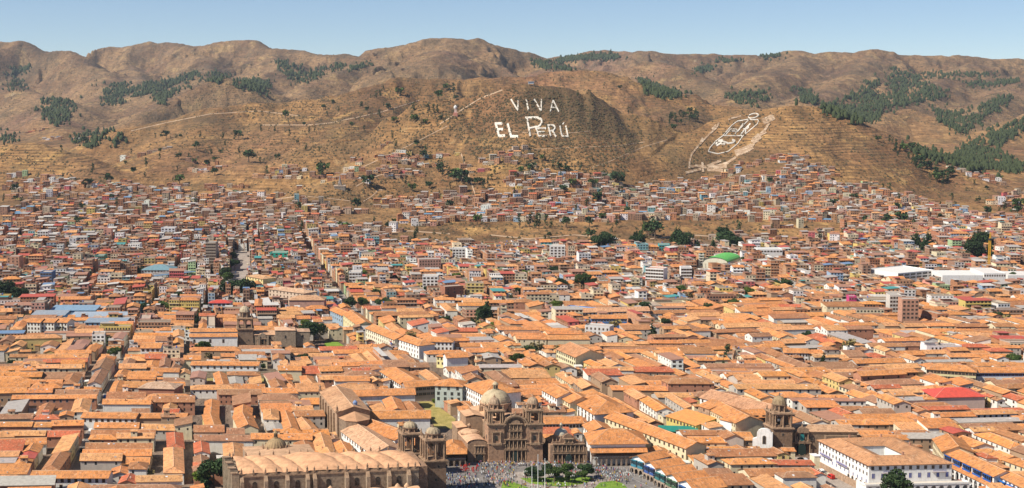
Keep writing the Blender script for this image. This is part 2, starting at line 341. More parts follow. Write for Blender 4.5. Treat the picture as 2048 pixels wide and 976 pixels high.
    b3 = N(t, 'ShaderNodeBump'); b3.inputs['Strength'].default_value = .9; b3.inputs['Distance'].default_value = 16.0
    t.links.new(noise(t, .02, 6, vec=P, rough=.6), b3.inputs['Height']); t.links.new(b2.outputs[0], b3.inputs['Normal']); t.links.new(b3.outputs[0], b.inputs['Normal'])
terrain_mat()

# ------------------------------------------------------------------ terrain mesh
def np_mesh(name, co, quads=None, tris=None):
    me = bpy.data.meshes.new(name); me.vertices.add(len(co)); me.vertices.foreach_set('co', np.asarray(co, np.float32).ravel())
    loops = []; tot = []
    if quads is not None: loops.append(np.asarray(quads, np.int32).ravel()); tot.append(np.full(len(quads), 4, np.int32))
    if tris is not None: loops.append(np.asarray(tris, np.int32).ravel()); tot.append(np.full(len(tris), 3, np.int32))
    loops = np.concatenate(loops); tot = np.concatenate(tot)
    me.loops.add(len(loops)); me.loops.foreach_set('vertex_index', loops)
    me.polygons.add(len(tot)); me.polygons.foreach_set('loop_start', np.r_[0, np.cumsum(tot)[:-1]].astype(np.int32))
    me.update(calc_edges=True); return me
def link(name, me, mats=(), parent=None, **props):
    o = bpy.data.objects.new(name, me)
    if me is not None and not me.materials:
        for m in mats: me.materials.append(MATS[m])
    COL.objects.link(o)
    if parent: o.parent = parent
    for k, v in props.items():
        if v is not None: o[k] = v
    return o
nr, nc = GZ.shape
idx = np.arange(nr * nc).reshape(nr, nc)
q = np.stack([idx[:-1, :-1], idx[:-1, 1:], idx[1:, 1:], idx[1:, :-1]], -1).reshape(-1, 4)
me = np_mesh('terrain', np.stack([GX, GY, GZ], -1).reshape(-1, 3), q)
me.polygons.foreach_set('use_smooth', np.ones(len(q), bool))
scr = np.clip(.34 + 1.3 * fbm(GX / 420, GY / 420, 4), .03, .75)
scr += .62 * np.exp(-(((GX - 75) / 150) ** 2 + ((GY - 2400) / 150) ** 2)) + .3 * np.exp(-(((GX + 480) / 200) ** 2 + ((GY - 5200) / 500) ** 2))        # the slogan hill is scrubby
scr -= .35 * np.exp(-(((GX - 560) / 200) ** 2 + ((GY - 2400) / 220) ** 2)); scr = np.clip(scr, .04, 1)
terr = np.clip(.15 + .9 * np.exp(-(((GX - 580) / 240) ** 2 + ((GY - 2400) / 260) ** 2)) + 1.0 * np.exp(-(((GX + 780) / 160) ** 2 + ((GY - 2430) / 260) ** 2)) + .5 * np.exp(-(((GX + 250) / 260) ** 2 + ((GY - 2900) / 400) ** 2)), 0, 1) * (GY > 1600)
far_haze = np.clip((GY - 3700) / 700, 0, 1)  # mask growing with distance, for the haze painted into the ground colour
scr = np.where(GY < 1500, .0, scr)
urb = np.clip((1640 - GY) / 60, 0, 1)
for nme, arr in (('scrub', scr), ('urban', urb), ('terraced', terr), ('haze_tint', far_haze)):
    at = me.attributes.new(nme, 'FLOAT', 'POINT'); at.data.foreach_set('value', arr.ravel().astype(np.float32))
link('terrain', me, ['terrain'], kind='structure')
# ------------------------------------------------------------------ mesh builder
class MB:
    def __init__(s, e1=(1, 0), e2=(0, 1), o=(0, 0, 0)):
        s.v = []; s.f = []; s.m = []; s.t = []; s.uv = []; s.e1 = e1; s.e2 = e2; s.o = o; s.mats = []
    def mi(s, m):
        if m not in s.mats: s.mats.append(m)
        return s.mats.index(m)
    def add(s, vs, fs, mat, tint=(1, 1, 1), uvs=None):
        n = len(s.v); (a, b), (c, d), (ox, oy, oz) = s.e1, s.e2, s.o
        for x, y, z in vs: s.v.append((ox + x * a + y * c, oy + x * b + y * d, oz + z))
        k = s.mi(mat)
        for i, f in enumerate(fs):
            s.f.append(tuple(n + j for j in f)); s.m.append(k); s.t.append(tint)
            s.uv.extend(uvs[i] if uvs else ((0, 0),) * len(f))
    def box(s, x0, x1, y0, y1, z0, z1, mat, tint=(1, 1, 1), bottom=False):
        vs = [(x0, y0, z0), (x1, y0, z0), (x1, y1, z0), (x0, y1, z0), (x0, y0, z1), (x1, y0, z1), (x1, y1, z1), (x0, y1, z1)]
        fs = [(4, 5, 6, 7), (0, 1, 5, 4), (1, 2, 6, 5), (2, 3, 7, 6), (3, 0, 4, 7)]
        if bottom: fs.append((3, 2, 1, 0))
        s.add(vs, fs, mat, tint)
    def quad(s, a, b, c, d, mat, tint=(1, 1, 1)): s.add([a, b, c, d], [(0, 1, 2, 3)], mat, tint)
    def lathe(s, cx, cy, prof, mat, tint=(1, 1, 1), n=12, rib=0, ph=0.0, sy=1.0):
        """prof: (radius, z) from bottom to top"""
        vs = []
        for r, z in prof:
            for i in range(n):
                a = ph + 2 * PI * i / n; rr = r * (1 + (rib if i % 2 else 0))
                vs.append((cx + rr * math.cos(a), cy + rr * math.sin(a) * sy, z))
        fs = [(j * n + i, j * n + (i + 1) % n, (j + 1) * n + (i + 1) % n, (j + 1) * n + i) for j in range(len(prof) - 1) for i in range(n)]
        fs.append(tuple((len(prof) - 1) * n + i for i in range(n)))
        s.add(vs, fs, mat, tint)
    def prism(s, pts, z0, z1, mat, tint=(1, 1, 1)):
        n = len(pts); vs = [(x, y, z0) for x, y in pts] + [(x, y, z1) for x, y in pts]
        s.add(vs, [(i, (i + 1) % n, n + (i + 1) % n, n + i) for i in range(n)] + [tuple(range(n, 2 * n))], mat, tint)
    def slab_xz(s, pts, y0, y1, mat, tint=(1, 1, 1)):
        """outline in x,z extruded from y0 (front) to y1"""
        n = len(pts); vs = [(x, y0, z) for x, z in pts] + [(x, y1, z) for x, z in pts]
        s.add(vs, [tuple(range(n))] + [(i, n + i, n + (i + 1) % n, (i + 1) % n) for i in range(n)], mat, tint)
    def extend(s, b, off):
        n = len(s.v); ox, oy, oz = off; s.v.extend((x + ox, y + oy, z + oz) for x, y, z in b.v)
        km = [s.mi(m) for m in b.mats]
        s.f.extend(tuple(n + j for j in f) for f in b.f); s.m.extend(km[k] for k in b.m); s.t.extend(b.t); s.uv.extend(b.uv)
    def mesh(s, name, smooth=False):
        me = bpy.data.meshes.new(name); co = np.array(s.v, np.float32)
        tot = np.array([len(f) for f in s.f], np.int32); loops = np.fromiter((i for f in s.f for i in f), np.int32)
        me.vertices.add(len(co)); me.vertices.foreach_set('co', co.ravel()); me.loops.add(len(loops)); me.loops.foreach_set('vertex_index', loops)
        me.polygons.add(len(tot)); me.polygons.foreach_set('loop_start', np.r_[0, np.cumsum(tot)[:-1]].astype(np.int32))
        me.polygons.foreach_set('material_index', np.array(s.m, np.int32))
        me.polygons.foreach_set('use_smooth', np.full(len(tot), bool(smooth)))
        at = me.attributes.new('tint', 'FLOAT_COLOR', 'FACE'); t = np.ones((len(tot), 4), np.float32); t[:, :3] = np.array(s.t)
        at.data.foreach_set('color', t.ravel())
        if 'tile' in s.mats:
            at = me.attributes.new('ruv', 'FLOAT2', 'CORNER'); at.data.foreach_set('vector', np.array(s.uv, np.float32).ravel())
        for m in s.mats: me.materials.append(MATS[m])
        me.update(calc_edges=True); return me
def part(name, mb, parent=None, smooth=False, loc=None, **p):
    o = link(name, mb.mesh(name, smooth), parent=parent, **p)
    if loc: o.location = loc
    return o
def thing(name, label, cat, loc, group=None, rz=0):
    o = bpy.data.objects.new(name, None); COL.objects.link(o); o.location = loc; o.rotation_euler = (0, 0, rz); o.empty_display_size = 1
    o['label'] = label; o['category'] = cat
    if group: o['group'] = group
    return o
def rv(a, b): return random.uniform(a, b)
def jit(c, k=.08):
    m = 1 + rv(-k, k); return tuple(max(0, min(1, x * m * (1 + rv(-k, k) * .35))) for x in c)
# real surface colours
TILES = [((.72, .288, .098), 7, 'orange'), ((.75, .36, .148), 3.6, 'pale tan'), ((.74, .29, .085), 1.0, 'bright orange'), ((.48, .21, .09), 3.6, 'brown'), ((.60, .16, .075), .8, 'reddish')]
SHEETS = [((.44, .39, .34), 4, 'grey metal sheet'), ((.50, .10, .06), 3, 'red sheet'), ((.60, .56, .50), 1.6, 'pale metal sheet'), ((.16, .26, .40), .5, 'blue sheet'), ((.07, .30, .28), .35, 'teal sheet'), ((.40, .20, .12), 5, 'rusty sheet')]
WALLS = [((.76, .72, .65), 5, 'white'), ((.70, .60, .40), 3, 'cream'), ((.40, .27, .17), 3, 'mud brown'), ((.48, .43, .37), 2, 'grey'), ((.66, .50, .20), 1, 'yellow'), ((.42, .20, .12), 2, 'brick red')]
BRICK = [((.38, .175, .090), 5, 'red brick'), ((.47, .25, .13), 3, 'orange brick'), ((.30, .17, .105), 3, 'brown brick')]
PAINTS = [((.76, .74, .70), 6, 'white'), ((.66, .56, .38), 5, 'cream'), ((.62, .46, .15), 2, 'yellow'), ((.20, .38, .40), .5, 'teal'), ((.60, .30, .22), 2, 'salmon'), ((.30, .40, .52), .6, 'blue'), ((.35, .45, .25), 1, 'green'), ((.50, .12, .12), 1, 'red')]
def pick(tab):
    k = random.uniform(0, sum(t[1] for t in tab))
    for c, wgt, n in tab:
        k -= wgt
        if k <= 0: return c, n
    return tab[0][0], tab[0][2]
def gable(wall, roof, x0, x1, y0, y1, z, slope, o, kind, tint, wtint, wmat='paint', ridge=True, rmat='tile'):
    """pitched roof over a rectangle, ridge along its longer side"""
    sw = (x1 - x0) < (y1 - y0)
    if sw: a0, a1, b0, b1 = y0, y1, x0, x1
    else: a0, a1, b0, b1 = x0, x1, y0, y1
    S = (lambda p, q, r: (q, p, r)) if sw else (lambda p, q, r: (p, q, r))
    th = .22
    if kind == 'shed':
        hh = slope * .6 * (b1 - b0); A0, A1, B0, B1 = a0 - o, a1 + o, b0 - o, b1 + o; ze, zr = z - slope * .6 * o, z + hh + slope * .6 * o
        vs = [S(A0, B0, ze), S(A1, B0, ze), S(A1, B1, zr), S(A0, B1, zr), S(A0, B0, ze + th), S(A1, B0, ze + th), S(A1, B1, zr + th), S(A0, B1, zr + th)]
        L, Wd = A1 - A0, (B1 - B0); z4 = ((0, 0),) * 4
        roof.add(vs, [(4, 5, 6, 7), (0, 1, 5, 4), (1, 2, 6, 5), (2, 3, 7, 6), (3, 0, 4, 7)], rmat, tint, [((0, 0), (L, 0), (L, Wd), (0, Wd)), z4, z4, z4, z4])
        wall.add([S(a0, b0, z), S(a0, b1, z), S(a0, b1, z + hh), S(a1, b0, z), S(a1, b1, z), S(a1, b1, z + hh)], [(0, 1, 2), (3, 4, 5), (1, 4, 5, 2)], wmat, wtint)
        return z + hh
    bm = (b0 + b1) / 2; hw = (b1 - b0) / 2; hh = slope * hw; hp = hw * .95 if kind == 'hip' else 0
    A0, A1, B0, B1 = a0 - o, a1 + o, b0 - o, b1 + o; ze, zr = z - slope * o, z + hh
    if kind != 'hip': r0, r1 = A0, A1
    else:
        hp = min(hp, (a1 - a0) * .48); r0, r1 = a0 + hp, a1 - hp
    P = [S(A0, B0, ze + th), S(A1, B0, ze + th), S(A1, B1, ze + th), S(A0, B1, ze + th), S(r0, bm, zr + th), S(r1, bm, zr + th)]
    Q = [S(A0, B0, ze), S(A1, B0, ze), S(A1, B1, ze), S(A0, B1, ze), S(r0, bm, zr), S(r1, bm, zr)]
    L = A1 - A0; W = math.hypot(hw + o, hh); z4 = ((0, 0),) * 4; ra, rb = r0 - A0, r1 - A0
    roof.add(P, [(0, 1, 5, 4), (2, 3, 4, 5)], rmat, tint, [((0, 0), (L, 0), (rb, W), (ra, W)), ((L, 0), (0, 0), (ra, W), (rb, W))])
    if kind == 'hip': roof.add(P, [(3, 0, 4), (1, 2, 5)], rmat, tint, [((0, 0), (2 * hw, 0), (hw, W)), ((0, 0), (2 * hw, 0), (hw, W))])
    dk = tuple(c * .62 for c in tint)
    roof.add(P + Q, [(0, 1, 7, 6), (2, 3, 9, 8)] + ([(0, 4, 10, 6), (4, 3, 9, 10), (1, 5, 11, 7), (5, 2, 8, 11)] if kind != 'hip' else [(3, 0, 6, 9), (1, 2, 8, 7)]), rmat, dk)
    if kind != 'hip': wall.add([S(a0, b0, z), S(a0, b1, z), S(a0, bm, zr), S(a1, b0, z), S(a1, b1, z), S(a1, bm, zr)], [(0, 1, 2), (3, 4, 5)], wmat, wtint)
    if ridge:
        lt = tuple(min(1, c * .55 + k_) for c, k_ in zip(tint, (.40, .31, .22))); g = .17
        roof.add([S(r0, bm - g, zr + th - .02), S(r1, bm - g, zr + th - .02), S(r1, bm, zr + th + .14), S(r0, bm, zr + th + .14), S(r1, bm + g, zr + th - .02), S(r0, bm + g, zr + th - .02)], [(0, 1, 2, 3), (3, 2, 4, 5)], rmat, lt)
        if kind == 'hip':
            for (p, q, r) in ((A0, B0, r0), (A1, B0, r1)):
                roof.add([S(p, q, ze + th + .05), S(p + .3, q, ze + th + .02), S(r + .15, bm, zr + th + .05), S(r - .15, bm, zr + th + .1)], [(0, 1, 2, 3)], rmat, lt)
    return zr
DK = (.05, .03, .02)
def win_row(mb, face, a0, a1, c, z, w=.9, h=1.3, pitch=2.7, out=.03, frame=None, fmat='paint', skip=.12):
    """windows along one wall; face: 'f' front, 'l' left, 'r' right, 'b' back; c: the wall's coordinate"""
    n = int((a1 - a0 - .8) / pitch)
    if n < 1: return
    st = (a1 - a0) / n
    for i in range(n):
        if random.random() < skip: continue
        m = a0 + st * (i + .5)
        sg = -1 if face in 'fl' else 1; k = c + sg * out
        if face in 'fb': P = lambda a, zz, kk=k: (a, kk, zz)
        else: P = lambda a, zz, kk=k: (kk, a, zz)
        if frame:
            g = .16; k2 = c + sg * out * .5
            if face in 'fb': R = lambda a, zz: (a, k2, zz)
            else: R = lambda a, zz: (k2, a, zz)
            mb.quad(R(m - w / 2 - g, z - g), R(m + w / 2 + g, z - g), R(m + w / 2 + g, z + h + g), R(m - w / 2 - g, z + h + g), fmat, frame)
        mb.quad(P(m - w / 2, z), P(m + w / 2, z), P(m + w / 2, z + h), P(m - w / 2, z + h), 'window_glass')
FRAMES = [(.5, .45, .38), (.20, .11, .06), (.55, .55, .52), (.12, .2, .3), None, None]
def tiled_house(g, w, d, h, near, rt, wt, kind, slope, rm='tile'):
    """g(name) returns the builder of a part; footprint centred on the origin"""
    W = g('wall'); x0, x1, y0, y1 = -w / 2, w / 2, -d / 2, d / 2
    wm = 'brick' if wt[1] == 'brick red' else 'paint'
    W.add([(x0, y0, -.5), (x1, y0, -.5), (x1, y1, -.5), (x0, y1, -.5), (x0, y0, h), (x1, y0, h), (x1, y1, h), (x0, y1, h)], [(0, 1, 5, 4), (1, 2, 6, 5), (2, 3, 7, 6), (3, 0, 4, 7)], wm, wt[0])
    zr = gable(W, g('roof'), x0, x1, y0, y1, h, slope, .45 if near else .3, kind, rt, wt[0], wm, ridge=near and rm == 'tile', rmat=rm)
    wi = g('windows'); fr = random.choice(FRAMES) if near else None
    ww, hh = rv(.8, 1.1), rv(1.1, 1.5); pt = rv(2.2, 3.6)
    pt *= 1.25
    for lv in range(max(1, int(h / 2.8))):
        if random.random() < .22: continue
        z = h - 2.0 - lv * 2.8
        if z < .4: break
        win_row(wi, 'f', x0, x1, y0, z, ww, hh, pt, frame=fr); win_row(wi, 'l', y0, y1, x0, z, ww, hh, pt, frame=fr); win_row(wi, 'r', y0, y1, x1, z, ww, hh, pt, frame=fr)
    if near:
        R = g('roof')
        if random.random() < .10 and kind != 'shed' and h < 9:     # a raised lookout room breaking the roof
            lx = rv(x0 * .4, x1 * .4); ly = rv(y0 * .4, y1 * .4); mm = MB(); W2 = g('wall'); W2.box(lx - 1.6, lx + 1.6, ly - 1.5, ly + 1.5, h, h + 3.2, wm, wt[0]); gable(W2, R, lx - 1.6, lx + 1.6, ly - 1.5, ly + 1.5, h + 3.2, .35, .3, 'gable', rt, wt[0], wm, rmat=rm)
            win_row(g('windows'), 'f', lx - 1.6, lx + 1.6, ly - 1.5, h + 1.9, .8, .9, 2.2)
        if random.random() < .22: lx, ly = rv(x0 + .6, x1 - .6), y1 - .5; R.lathe(lx, ly, [(.05, h), (.03, h + 2.6)], 'plain', (.3, .3, .3), 5); R.box(lx - .5, lx + .5, ly - .02, ly + .02, h + 2.2, h + 2.27, 'plain', (.3, .3, .3), True)
        for _ in range(random.choice((0, 1, 1, 2, 3))):           # skylights, vents and chimneys
            lx = rv(x0 + .8, x1 - .8); k = random.random(); sw = w < d
            ly = rv(y0 + .9, -.8) if not sw else rv(y0 + 1, y1 - 1)
            t = 1 - abs(ly) / (d / 2) if not sw else 1 - abs(lx) / (w / 2); zz = h + max(0, t) * slope * min(w, d) / 2 if kind != 'shed' else h
            if k < .45: R.box(lx - .25, lx + .25, ly - .25, ly + .25, zz - .3, zz + rv(.7, 1.3), random.choice(('paint', 'brick')), random.choice(((.45, .25, .15), (.6, .5, .4), (.35, .18, .1))))
            elif not sw and kind != 'shed': R.add([(lx - .5, ly - .4, zz - slope * .4 + .27), (lx + .5, ly - .4, zz - slope * .4 + .27), (lx + .5, ly + .4, zz + slope * .4 + .27), (lx - .5, ly + .4, zz + slope * .4 + .27)], [(0, 1, 2, 3)], 'metal', random.choice(((.75, .75, .75), (.3, .33, .36))))
    return zr
def block_house(g, w, d, nf, near, bt, ft, top, painted):
    """flat-roofed building of nf storeys, brick sides, framed front"""
    fh = 2.75; h = nf * fh; x0, x1, y0, y1 = -w / 2, w / 2, -d / 2, d / 2
    W = g('wall'); wm, wc = ('paint', ft[0]) if painted == 'all' else ('brick', bt[0])
    W.add([(x0, y0, -1), (x1, y0, -1), (x1, y1, -1), (x0, y1, -1), (x0, y0, h), (x1, y0, h), (x1, y1, h), (x0, y1, h)], [(1, 2, 6, 5), (2, 3, 7, 6), (3, 0, 4, 7)], wm, wc)
    fm, fc = (('paint', ft[0]) if painted else ('brick', bt[0]))
    W.add([(x0, y0, -1), (x1, y0, -1), (x1, y0, h), (x0, y0, h)], [(0, 1, 2, 3)], fm, fc)
    con = jit((.45, .36, .28)); g('roof').quad((x0, y0, h - .25), (x1, y0, h - .25), (x1, y1, h - .25), (x0, y1, h - .25), 'paint', con)
    wi = g('windows'); ww = rv(1.1, 1.9)
    for k in range(nf):
        z = k * fh
        if k: W.box(x0 - .12, x1 + .12, y0 - (.12 if random.random() < .6 else .7), y0 + .1, z - .16, z + .14, 'paint', con if painted != 'all' else ft[0], True)
        if not painted or painted == 'front': W.box(x0 - .05, x0 + .1, y0, y1, z - .15, z + .1, 'paint', con); W.box(x1 - .1, x1 + .05, y0, y1, z - .15, z + .1, 'paint', con)
        win_row(wi, 'f', x0, x1, y0, z + .9, ww, 1.35, ww + rv(.7, 1.3), skip=.05)
        if random.random() < .5: win_row(wi, 'l', y0, y1, x0, z + .9, 1., 1.1, 3.4, skip=.35)
        if random.random() < .5: win_row(wi, 'r', y0, y1, x1, z + .9, 1., 1.1, 3.4, skip=.35)
    R = g('roof')
    if top == 'flat':
        pc = con if random.random() < .4 else wc; pm = 'paint' if pc is con else wm
        for a in ((x0, x1, y0, y0 + .15), (x0, x1, y1 - .15, y1), (x0, x0 + .15, y0 + .15, y1 - .15), (x1 - .15, x1, y0 + .15, y1 - .15)): W.box(*a, h, h + .8, pm, pc)
        if random.random() < .55: a = rv(.3, .6); R.box(x0 + .2, x0 + w * a, y1 - d * rv(.3, .7), y1 - .2, h, h + 2.4, wm, wc); R.box(x0, x0 + w * a + .2, y1 - d * .72, y1, h + 2.4, h + 2.5, 'metal', pick(SHEETS)[0], True)
        if random.random() < .5: tx, ty = rv(x0 + 1, x1 - 1), rv(y0 + 1, y1 - 1); R.lathe(tx, ty, [(.55, h + .3), (.6, h + 1.5), (.2, h + 1.8)], 'plain', random.choice(((.03, .03, .03), (.5, .4, .25), (.1, .15, .4))), 8)
        if random.random() < .35:
            for cx in (x0 + .15, 0, x1 - .15):
                for cy in (y0 + .15, y1 - .15): R.box(cx - .12, cx + .12, cy - .12, cy + .12, h, h + 1.7, 'paint', con)
    elif top == 'sheet': gable(W, R, x0, x1, y0, y1, h, .16, .4, 'shed', pick(SHEETS)[0], wc, wm, rmat='metal', ridge=False)
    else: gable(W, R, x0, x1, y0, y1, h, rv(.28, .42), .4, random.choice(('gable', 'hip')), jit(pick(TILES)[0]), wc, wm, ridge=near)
    return h
# ------------------------------------------------------------------ street plan
def TP(p): t = min(1, max(0, (p + 230) / 260)); return .19 + .12 * t * t * (3 - 2 * t)
def MP(p, q):
    S = q - 650 if q < 1100 else 450 + (q - 1100) * .75
    return p - TP(p) * S, q + .035 * p + 3.5 * math.sin(p / 47) * min(1, (q - 600) / 60)
KEEP = []            # footprints that belong to hand-placed things: (centre, e1, e2, half sizes)
def keep(poly): KEEP.append(np.array(poly, float))
def in_poly(x, y, P):
    c = False; n = len(P); j = n - 1
    for i in range(n):
        if (P[i][1] > y) != (P[j][1] > y) and x < (P[j][0] - P[i][0]) * (y - P[i][1]) / (P[j][1] - P[i][1]) + P[i][0]: c = not c
        j = i
    return c
def hits(pts):
    for P in KEEP:
        x0, y0 = P.min(0); x1, y1 = P.max(0)
        for x, y in pts:
            if x0 <= x <= x1 and y0 <= y <= y1 and in_poly(x, y, P): return True
    return False
HOUSES = []; YARD = []
def emit(p0, p1, q0, q1, style):
    w, d = p1 - p0, q1 - q0; pc, qc = (p0 + p1) / 2, (q0 + q1) / 2
    x, y = MP(pc, qc)
    if abs(x) > .395 * y + 22 or (y > 1575 and -.12 * y < x < .24 * y): return
    ax, ay = MP(p0, qc); bx, by = MP(p1, qc); cx, cy = MP(pc, q0); dx, dy = MP(pc, q1)
    e1 = ((bx - ax) / w, (by - ay) / w); e2 = ((dx - cx) / d, (dy - cy) / d)
    _r = rv(-.055, .055); e1 = (e1[0] - e1[1] * _r, e1[1] + e1[0] * _r); _r += rv(-.05, .05); e2 = (e2[0] - e2[1] * _r, e2[1] + e2[0] * _r)
    pts = [(x + sx * e1[0] * w / 2 + sy * e2[0] * d / 2, y + sx * e1[1] * w / 2 + sy * e2[1] * d / 2) for sx, sy in ((-.9, -.9), (.9, -.9), (.9, .9), (-.9, .9), (0, 0), (0, -.9), (0, .9), (-.9, 0), (.9, 0))]
    if hits(pts):
        if max(w, d) > 8:
            if w > d: emit(p0, pc, q0, q1, style); emit(pc, p1, q0, q1, style)
            else: emit(p0, p1, q0, qc, style); emit(p0, p1, qc, q1, style)
        return
    if min(w, d) < 3.4: return
    HOUSES.append((style, x, y, w, d, e1, e2))
def fill(p0, p1, q0, q1, old):
    w, d = p1 - p0, q1 - q0
    if w < 3.5 or d < 3.5: return
    if min(w, d) <= (12.5 if old else 12):
        L = max(w, d); n = max(1, int(round(L / (rv(13, 34) if old else rv(8, 13))))); k = 0
        cuts = [0] + sorted((i + rv(-.2, .2)) / n for i in range(1, n)) + [1]
        for a, b in zip(cuts[:-1], cuts[1:]):
            g = .0 if old else rv(0, .5)
            if random.random() < (.03 if old else .07): continue
            if w > d: emit(p0 + a * w, p0 + b * w - g, q0, q1 - rv(0, 1), old)
            else: emit(p0, p1 - rv(0, 1), q0 + a * d, q0 + b * d - g, old)
        return
    s = rv(7.5, 11) if old else rv(8, 12); gap = (rv(3, 8) if random.random() < .5 else 0) if old else (rv(2, 5) if random.random() < .4 else 0)
    side = random.random()
    if old and gap > 4 and min(w, d) > 16:
        for _ in range(random.randint(1, 4)):
            a, b = rv(p0 + 2, p1 - 6), rv(q0 + s, q1 - s - 4) if q1 - q0 > 2 * s + 4 else q0 + s; YARD.append((a, b))
    if (d >= w and side < .85) or (w > d and side < .45):
        if random.random() < .5: fill(p0, p1, q0, q0 + s, old); fill(p0, p1, q0 + s + gap, q1, old)
        else: fill(p0, p1, q1 - s, q1, old); fill(p0, p1, q0, q1 - s - gap, old)
    else:
        if random.random() < .5: fill(p0, p0 + s, q0, q1, old); fill(p0 + s + gap, p1, q0, q1, old)
        else: fill(p1 - s, p1, q0, q1, old); fill(p0, p1 - s - gap, q0, q1, old)
PST = [-760, -680, -600, -520, -440, -375, -300, -206, -152, -70, 17, 90, 165, 240, 320, 400, 480, 560, 640, 720, 800, 880, 960]
def make_city():
    q = 560.
    rows = []
    while q < 1640: n = rv(52, 80); rows.append((q, q + n)); q += n + (6 if q < 1000 else 7)
    FIX = (-206, 17); JIT = {(a, r[0]): rv(-26, 26) if a != -152 else rv(-8, 12) for a in PST for r in rows}
    for q0, q1 in rows:
        for a, b in zip(PST[:-1], PST[1:]):
            if a not in FIX and q0 > 700: a = a + JIT[(a, q0)]
            if b not in FIX and q0 > 700: b = b + JIT[(b, q0)]
            x, y = MP((a + b) / 2, (q0 + q1) / 2)
            if abs(x) > .44 * y + 60: continue
            s = (3.1 if a == -206 or b == -206 else random.choice((1.2, 2.0, 3.0))) if q0 < 1000 else 2.6; wide = 6 if a == 17 else s
            old = q0 < 1080
            fill(a + wide, b - (6 if b == 17 else s), q0, q1, old)
def build_city():
    make_city()
    til, blk = [], []
    for k, (old, x, y, w, d, e1, e2) in enumerate(HOUSES):
        nz = float(perlin(np.array(x / 110.), np.array(y / 110.)))
        nb = float(perlin(np.array(x / 35. + 9), np.array(y / 35.)))
        t = (y - 1010 + 230 * nz + (110 if x < -.12 * y else 0) + (60 if x > .22 * y else 0)) / 330
        pb = min(.88, max(.0 if y < 800 else .03, .88 * t))
        if random.random() < pb or (max(w, d) < 6 and y > 900 and random.random() < .3): blk.append((x, y, w, d, e1, e2, nb))
        else: til.append((x, y, w, d, e1, e2, nb))
    til.sort(key=lambda h: h[1]); blk.sort(key=lambda h: h[1])
    vis = lambda h: abs(h[0]) < .372 * h[1] and h[1] > 596
    bulk_t, bulk_b = MB(), MB(); nt_ = nb_ = 0; OUT = []
    for h in til:
        x, y, w, d, e1, e2, nb = h; near = y < 900
        rc, rn = pick(TILES); rc = jit(rc, .10); wc, wn = pick(WALLS); kind = random.choices(('gable', 'hip', 'shed'), (6, 2.5, 1.5))[0]
        if min(w, d) < 5: kind = 'shed' if random.random() < .5 else 'gable'
        hh = 5.6 + 1.6 * nb * 2 + rv(-1.3, 1.4) + (1.2 if y > 950 else 0); rm = 'tile'
        if random.random() < .12: rc = jit((.40, .20, .11)); rn = 'dark brown'
        if y > 1150 and random.random() < .3: hh += 2.8
        slope = rv(.30, .42); z = float(ZT(x, y)[0]); parts = {}
        if random.random() < (.04 if y < 850 else .09): rc, rn = pick(SHEETS if w * d < 110 else SHEETS[:1] + SHEETS[-1:]); rc = jit(rc); rm = 'metal'; kind = random.choice(('shed', 'gable')); slope = .2; rn = rn.replace(' sheet', ' sheet metal')
        if min(w, d) > 9 and y < 1000 and random.random() < .1: hh += 2.5
        def g(n, P=parts):
            if n not in P: P[n] = MB(e1, e2)
            return P[n]
        tiled_house(g, w, d, hh, near, rc, (wc, wn), kind, slope, rm)
        if vis(h) and nt_ < 300:
            nt_ += 1; OUT.append(('tiled_house', 'house', parts, (x, y, z), dict(w=w, d=d, h=hh, roof=rn + (' tile' if rm == 'tile' else ''), wall=wn, kind=kind)))
        else:
            for m in parts.values():
                if m.v: bulk_t.extend(m, (x, y, z))
    for h in blk:
        x, y, w, d, e1, e2, nb = h; near = y < 1000; bt = pick(BRICK); ft = pick(PAINTS)
        painted = random.choices(('all', 'front', None), (2.6 if y > 1000 else 5, 3, 5.5))[0]
        nf = max(1, int(2.3 + 1.6 * nb * 2 + rv(0, 1.9) + (y - 1000) / 600 + (.9 if x < -.14 * y and y > 1080 else 0))); 
        if max(w, d) < 6: nf = min(nf, 3)
        if random.random() < .02: nf += 2
        top = random.choices(('flat', 'sheet', 'tile'), (5, 2.6, 2.4 if y < 1250 else 1.4))[0]; parts = {}; z = float(ZT(x, y)[0])
        def g(n, P=parts):
            if n not in P: P[n] = MB(e1, e2)
            return P[n]
        bt = (jit(bt[0], .12), bt[1]); ft = (jit(ft[0]), ft[1])
        block_house(g, w, d, nf, near, bt, ft, top, painted)
        if vis(h) and nb_ < 300:
            nb_ += 1; OUT.append(('brick_building', 'building', parts, (x, y, z), dict(w=w, d=d, h=nf * 2.75, nf=nf, roof={'flat': 'flat', 'sheet': 'metal sheet', 'tile': 'tiled'}[top], wall=(ft[1] if painted == 'all' else bt[1]) , kind=painted)))
        else:
            for m in parts.values():
                if m.v: bulk_b.extend(m, (x, y, z))
    yd = MB()                                                  # lean-tos, awnings and sheds in the patios
    for p, q in YARD:
        x, y = MP(p, q)
        if abs(x) > .4 * y or hits([(x, y)]): continue
        w, d, h = rv(2.5, 6), rv(2, 4.5), rv(2.2, 4.2); b = MB((math.cos(.05), math.sin(.05)), (-.25, .97)); wt = jit(pick(WALLS)[0])
        c, m = random.choice(((pick(SHEETS)[0], 'metal'), (pick(TILES)[0], 'tile'), (pick(TILES)[0], 'tile'), ((.7, .68, .62), 'paint')))
        b.box(-w / 2, w / 2, -d / 2, d / 2, -.3, h, 'paint', wt); gable(b, b, -w / 2, w / 2, -d / 2, d / 2, h, .2, .3, 'shed', jit(c), wt, rmat=m, ridge=False); yd.extend(b, (x, y, float(ZT(x, y)[0])))
    part('patio_sheds', yd, kind='stuff', label='lean-to sheds and awnings crowded into the patios between the tiled houses')
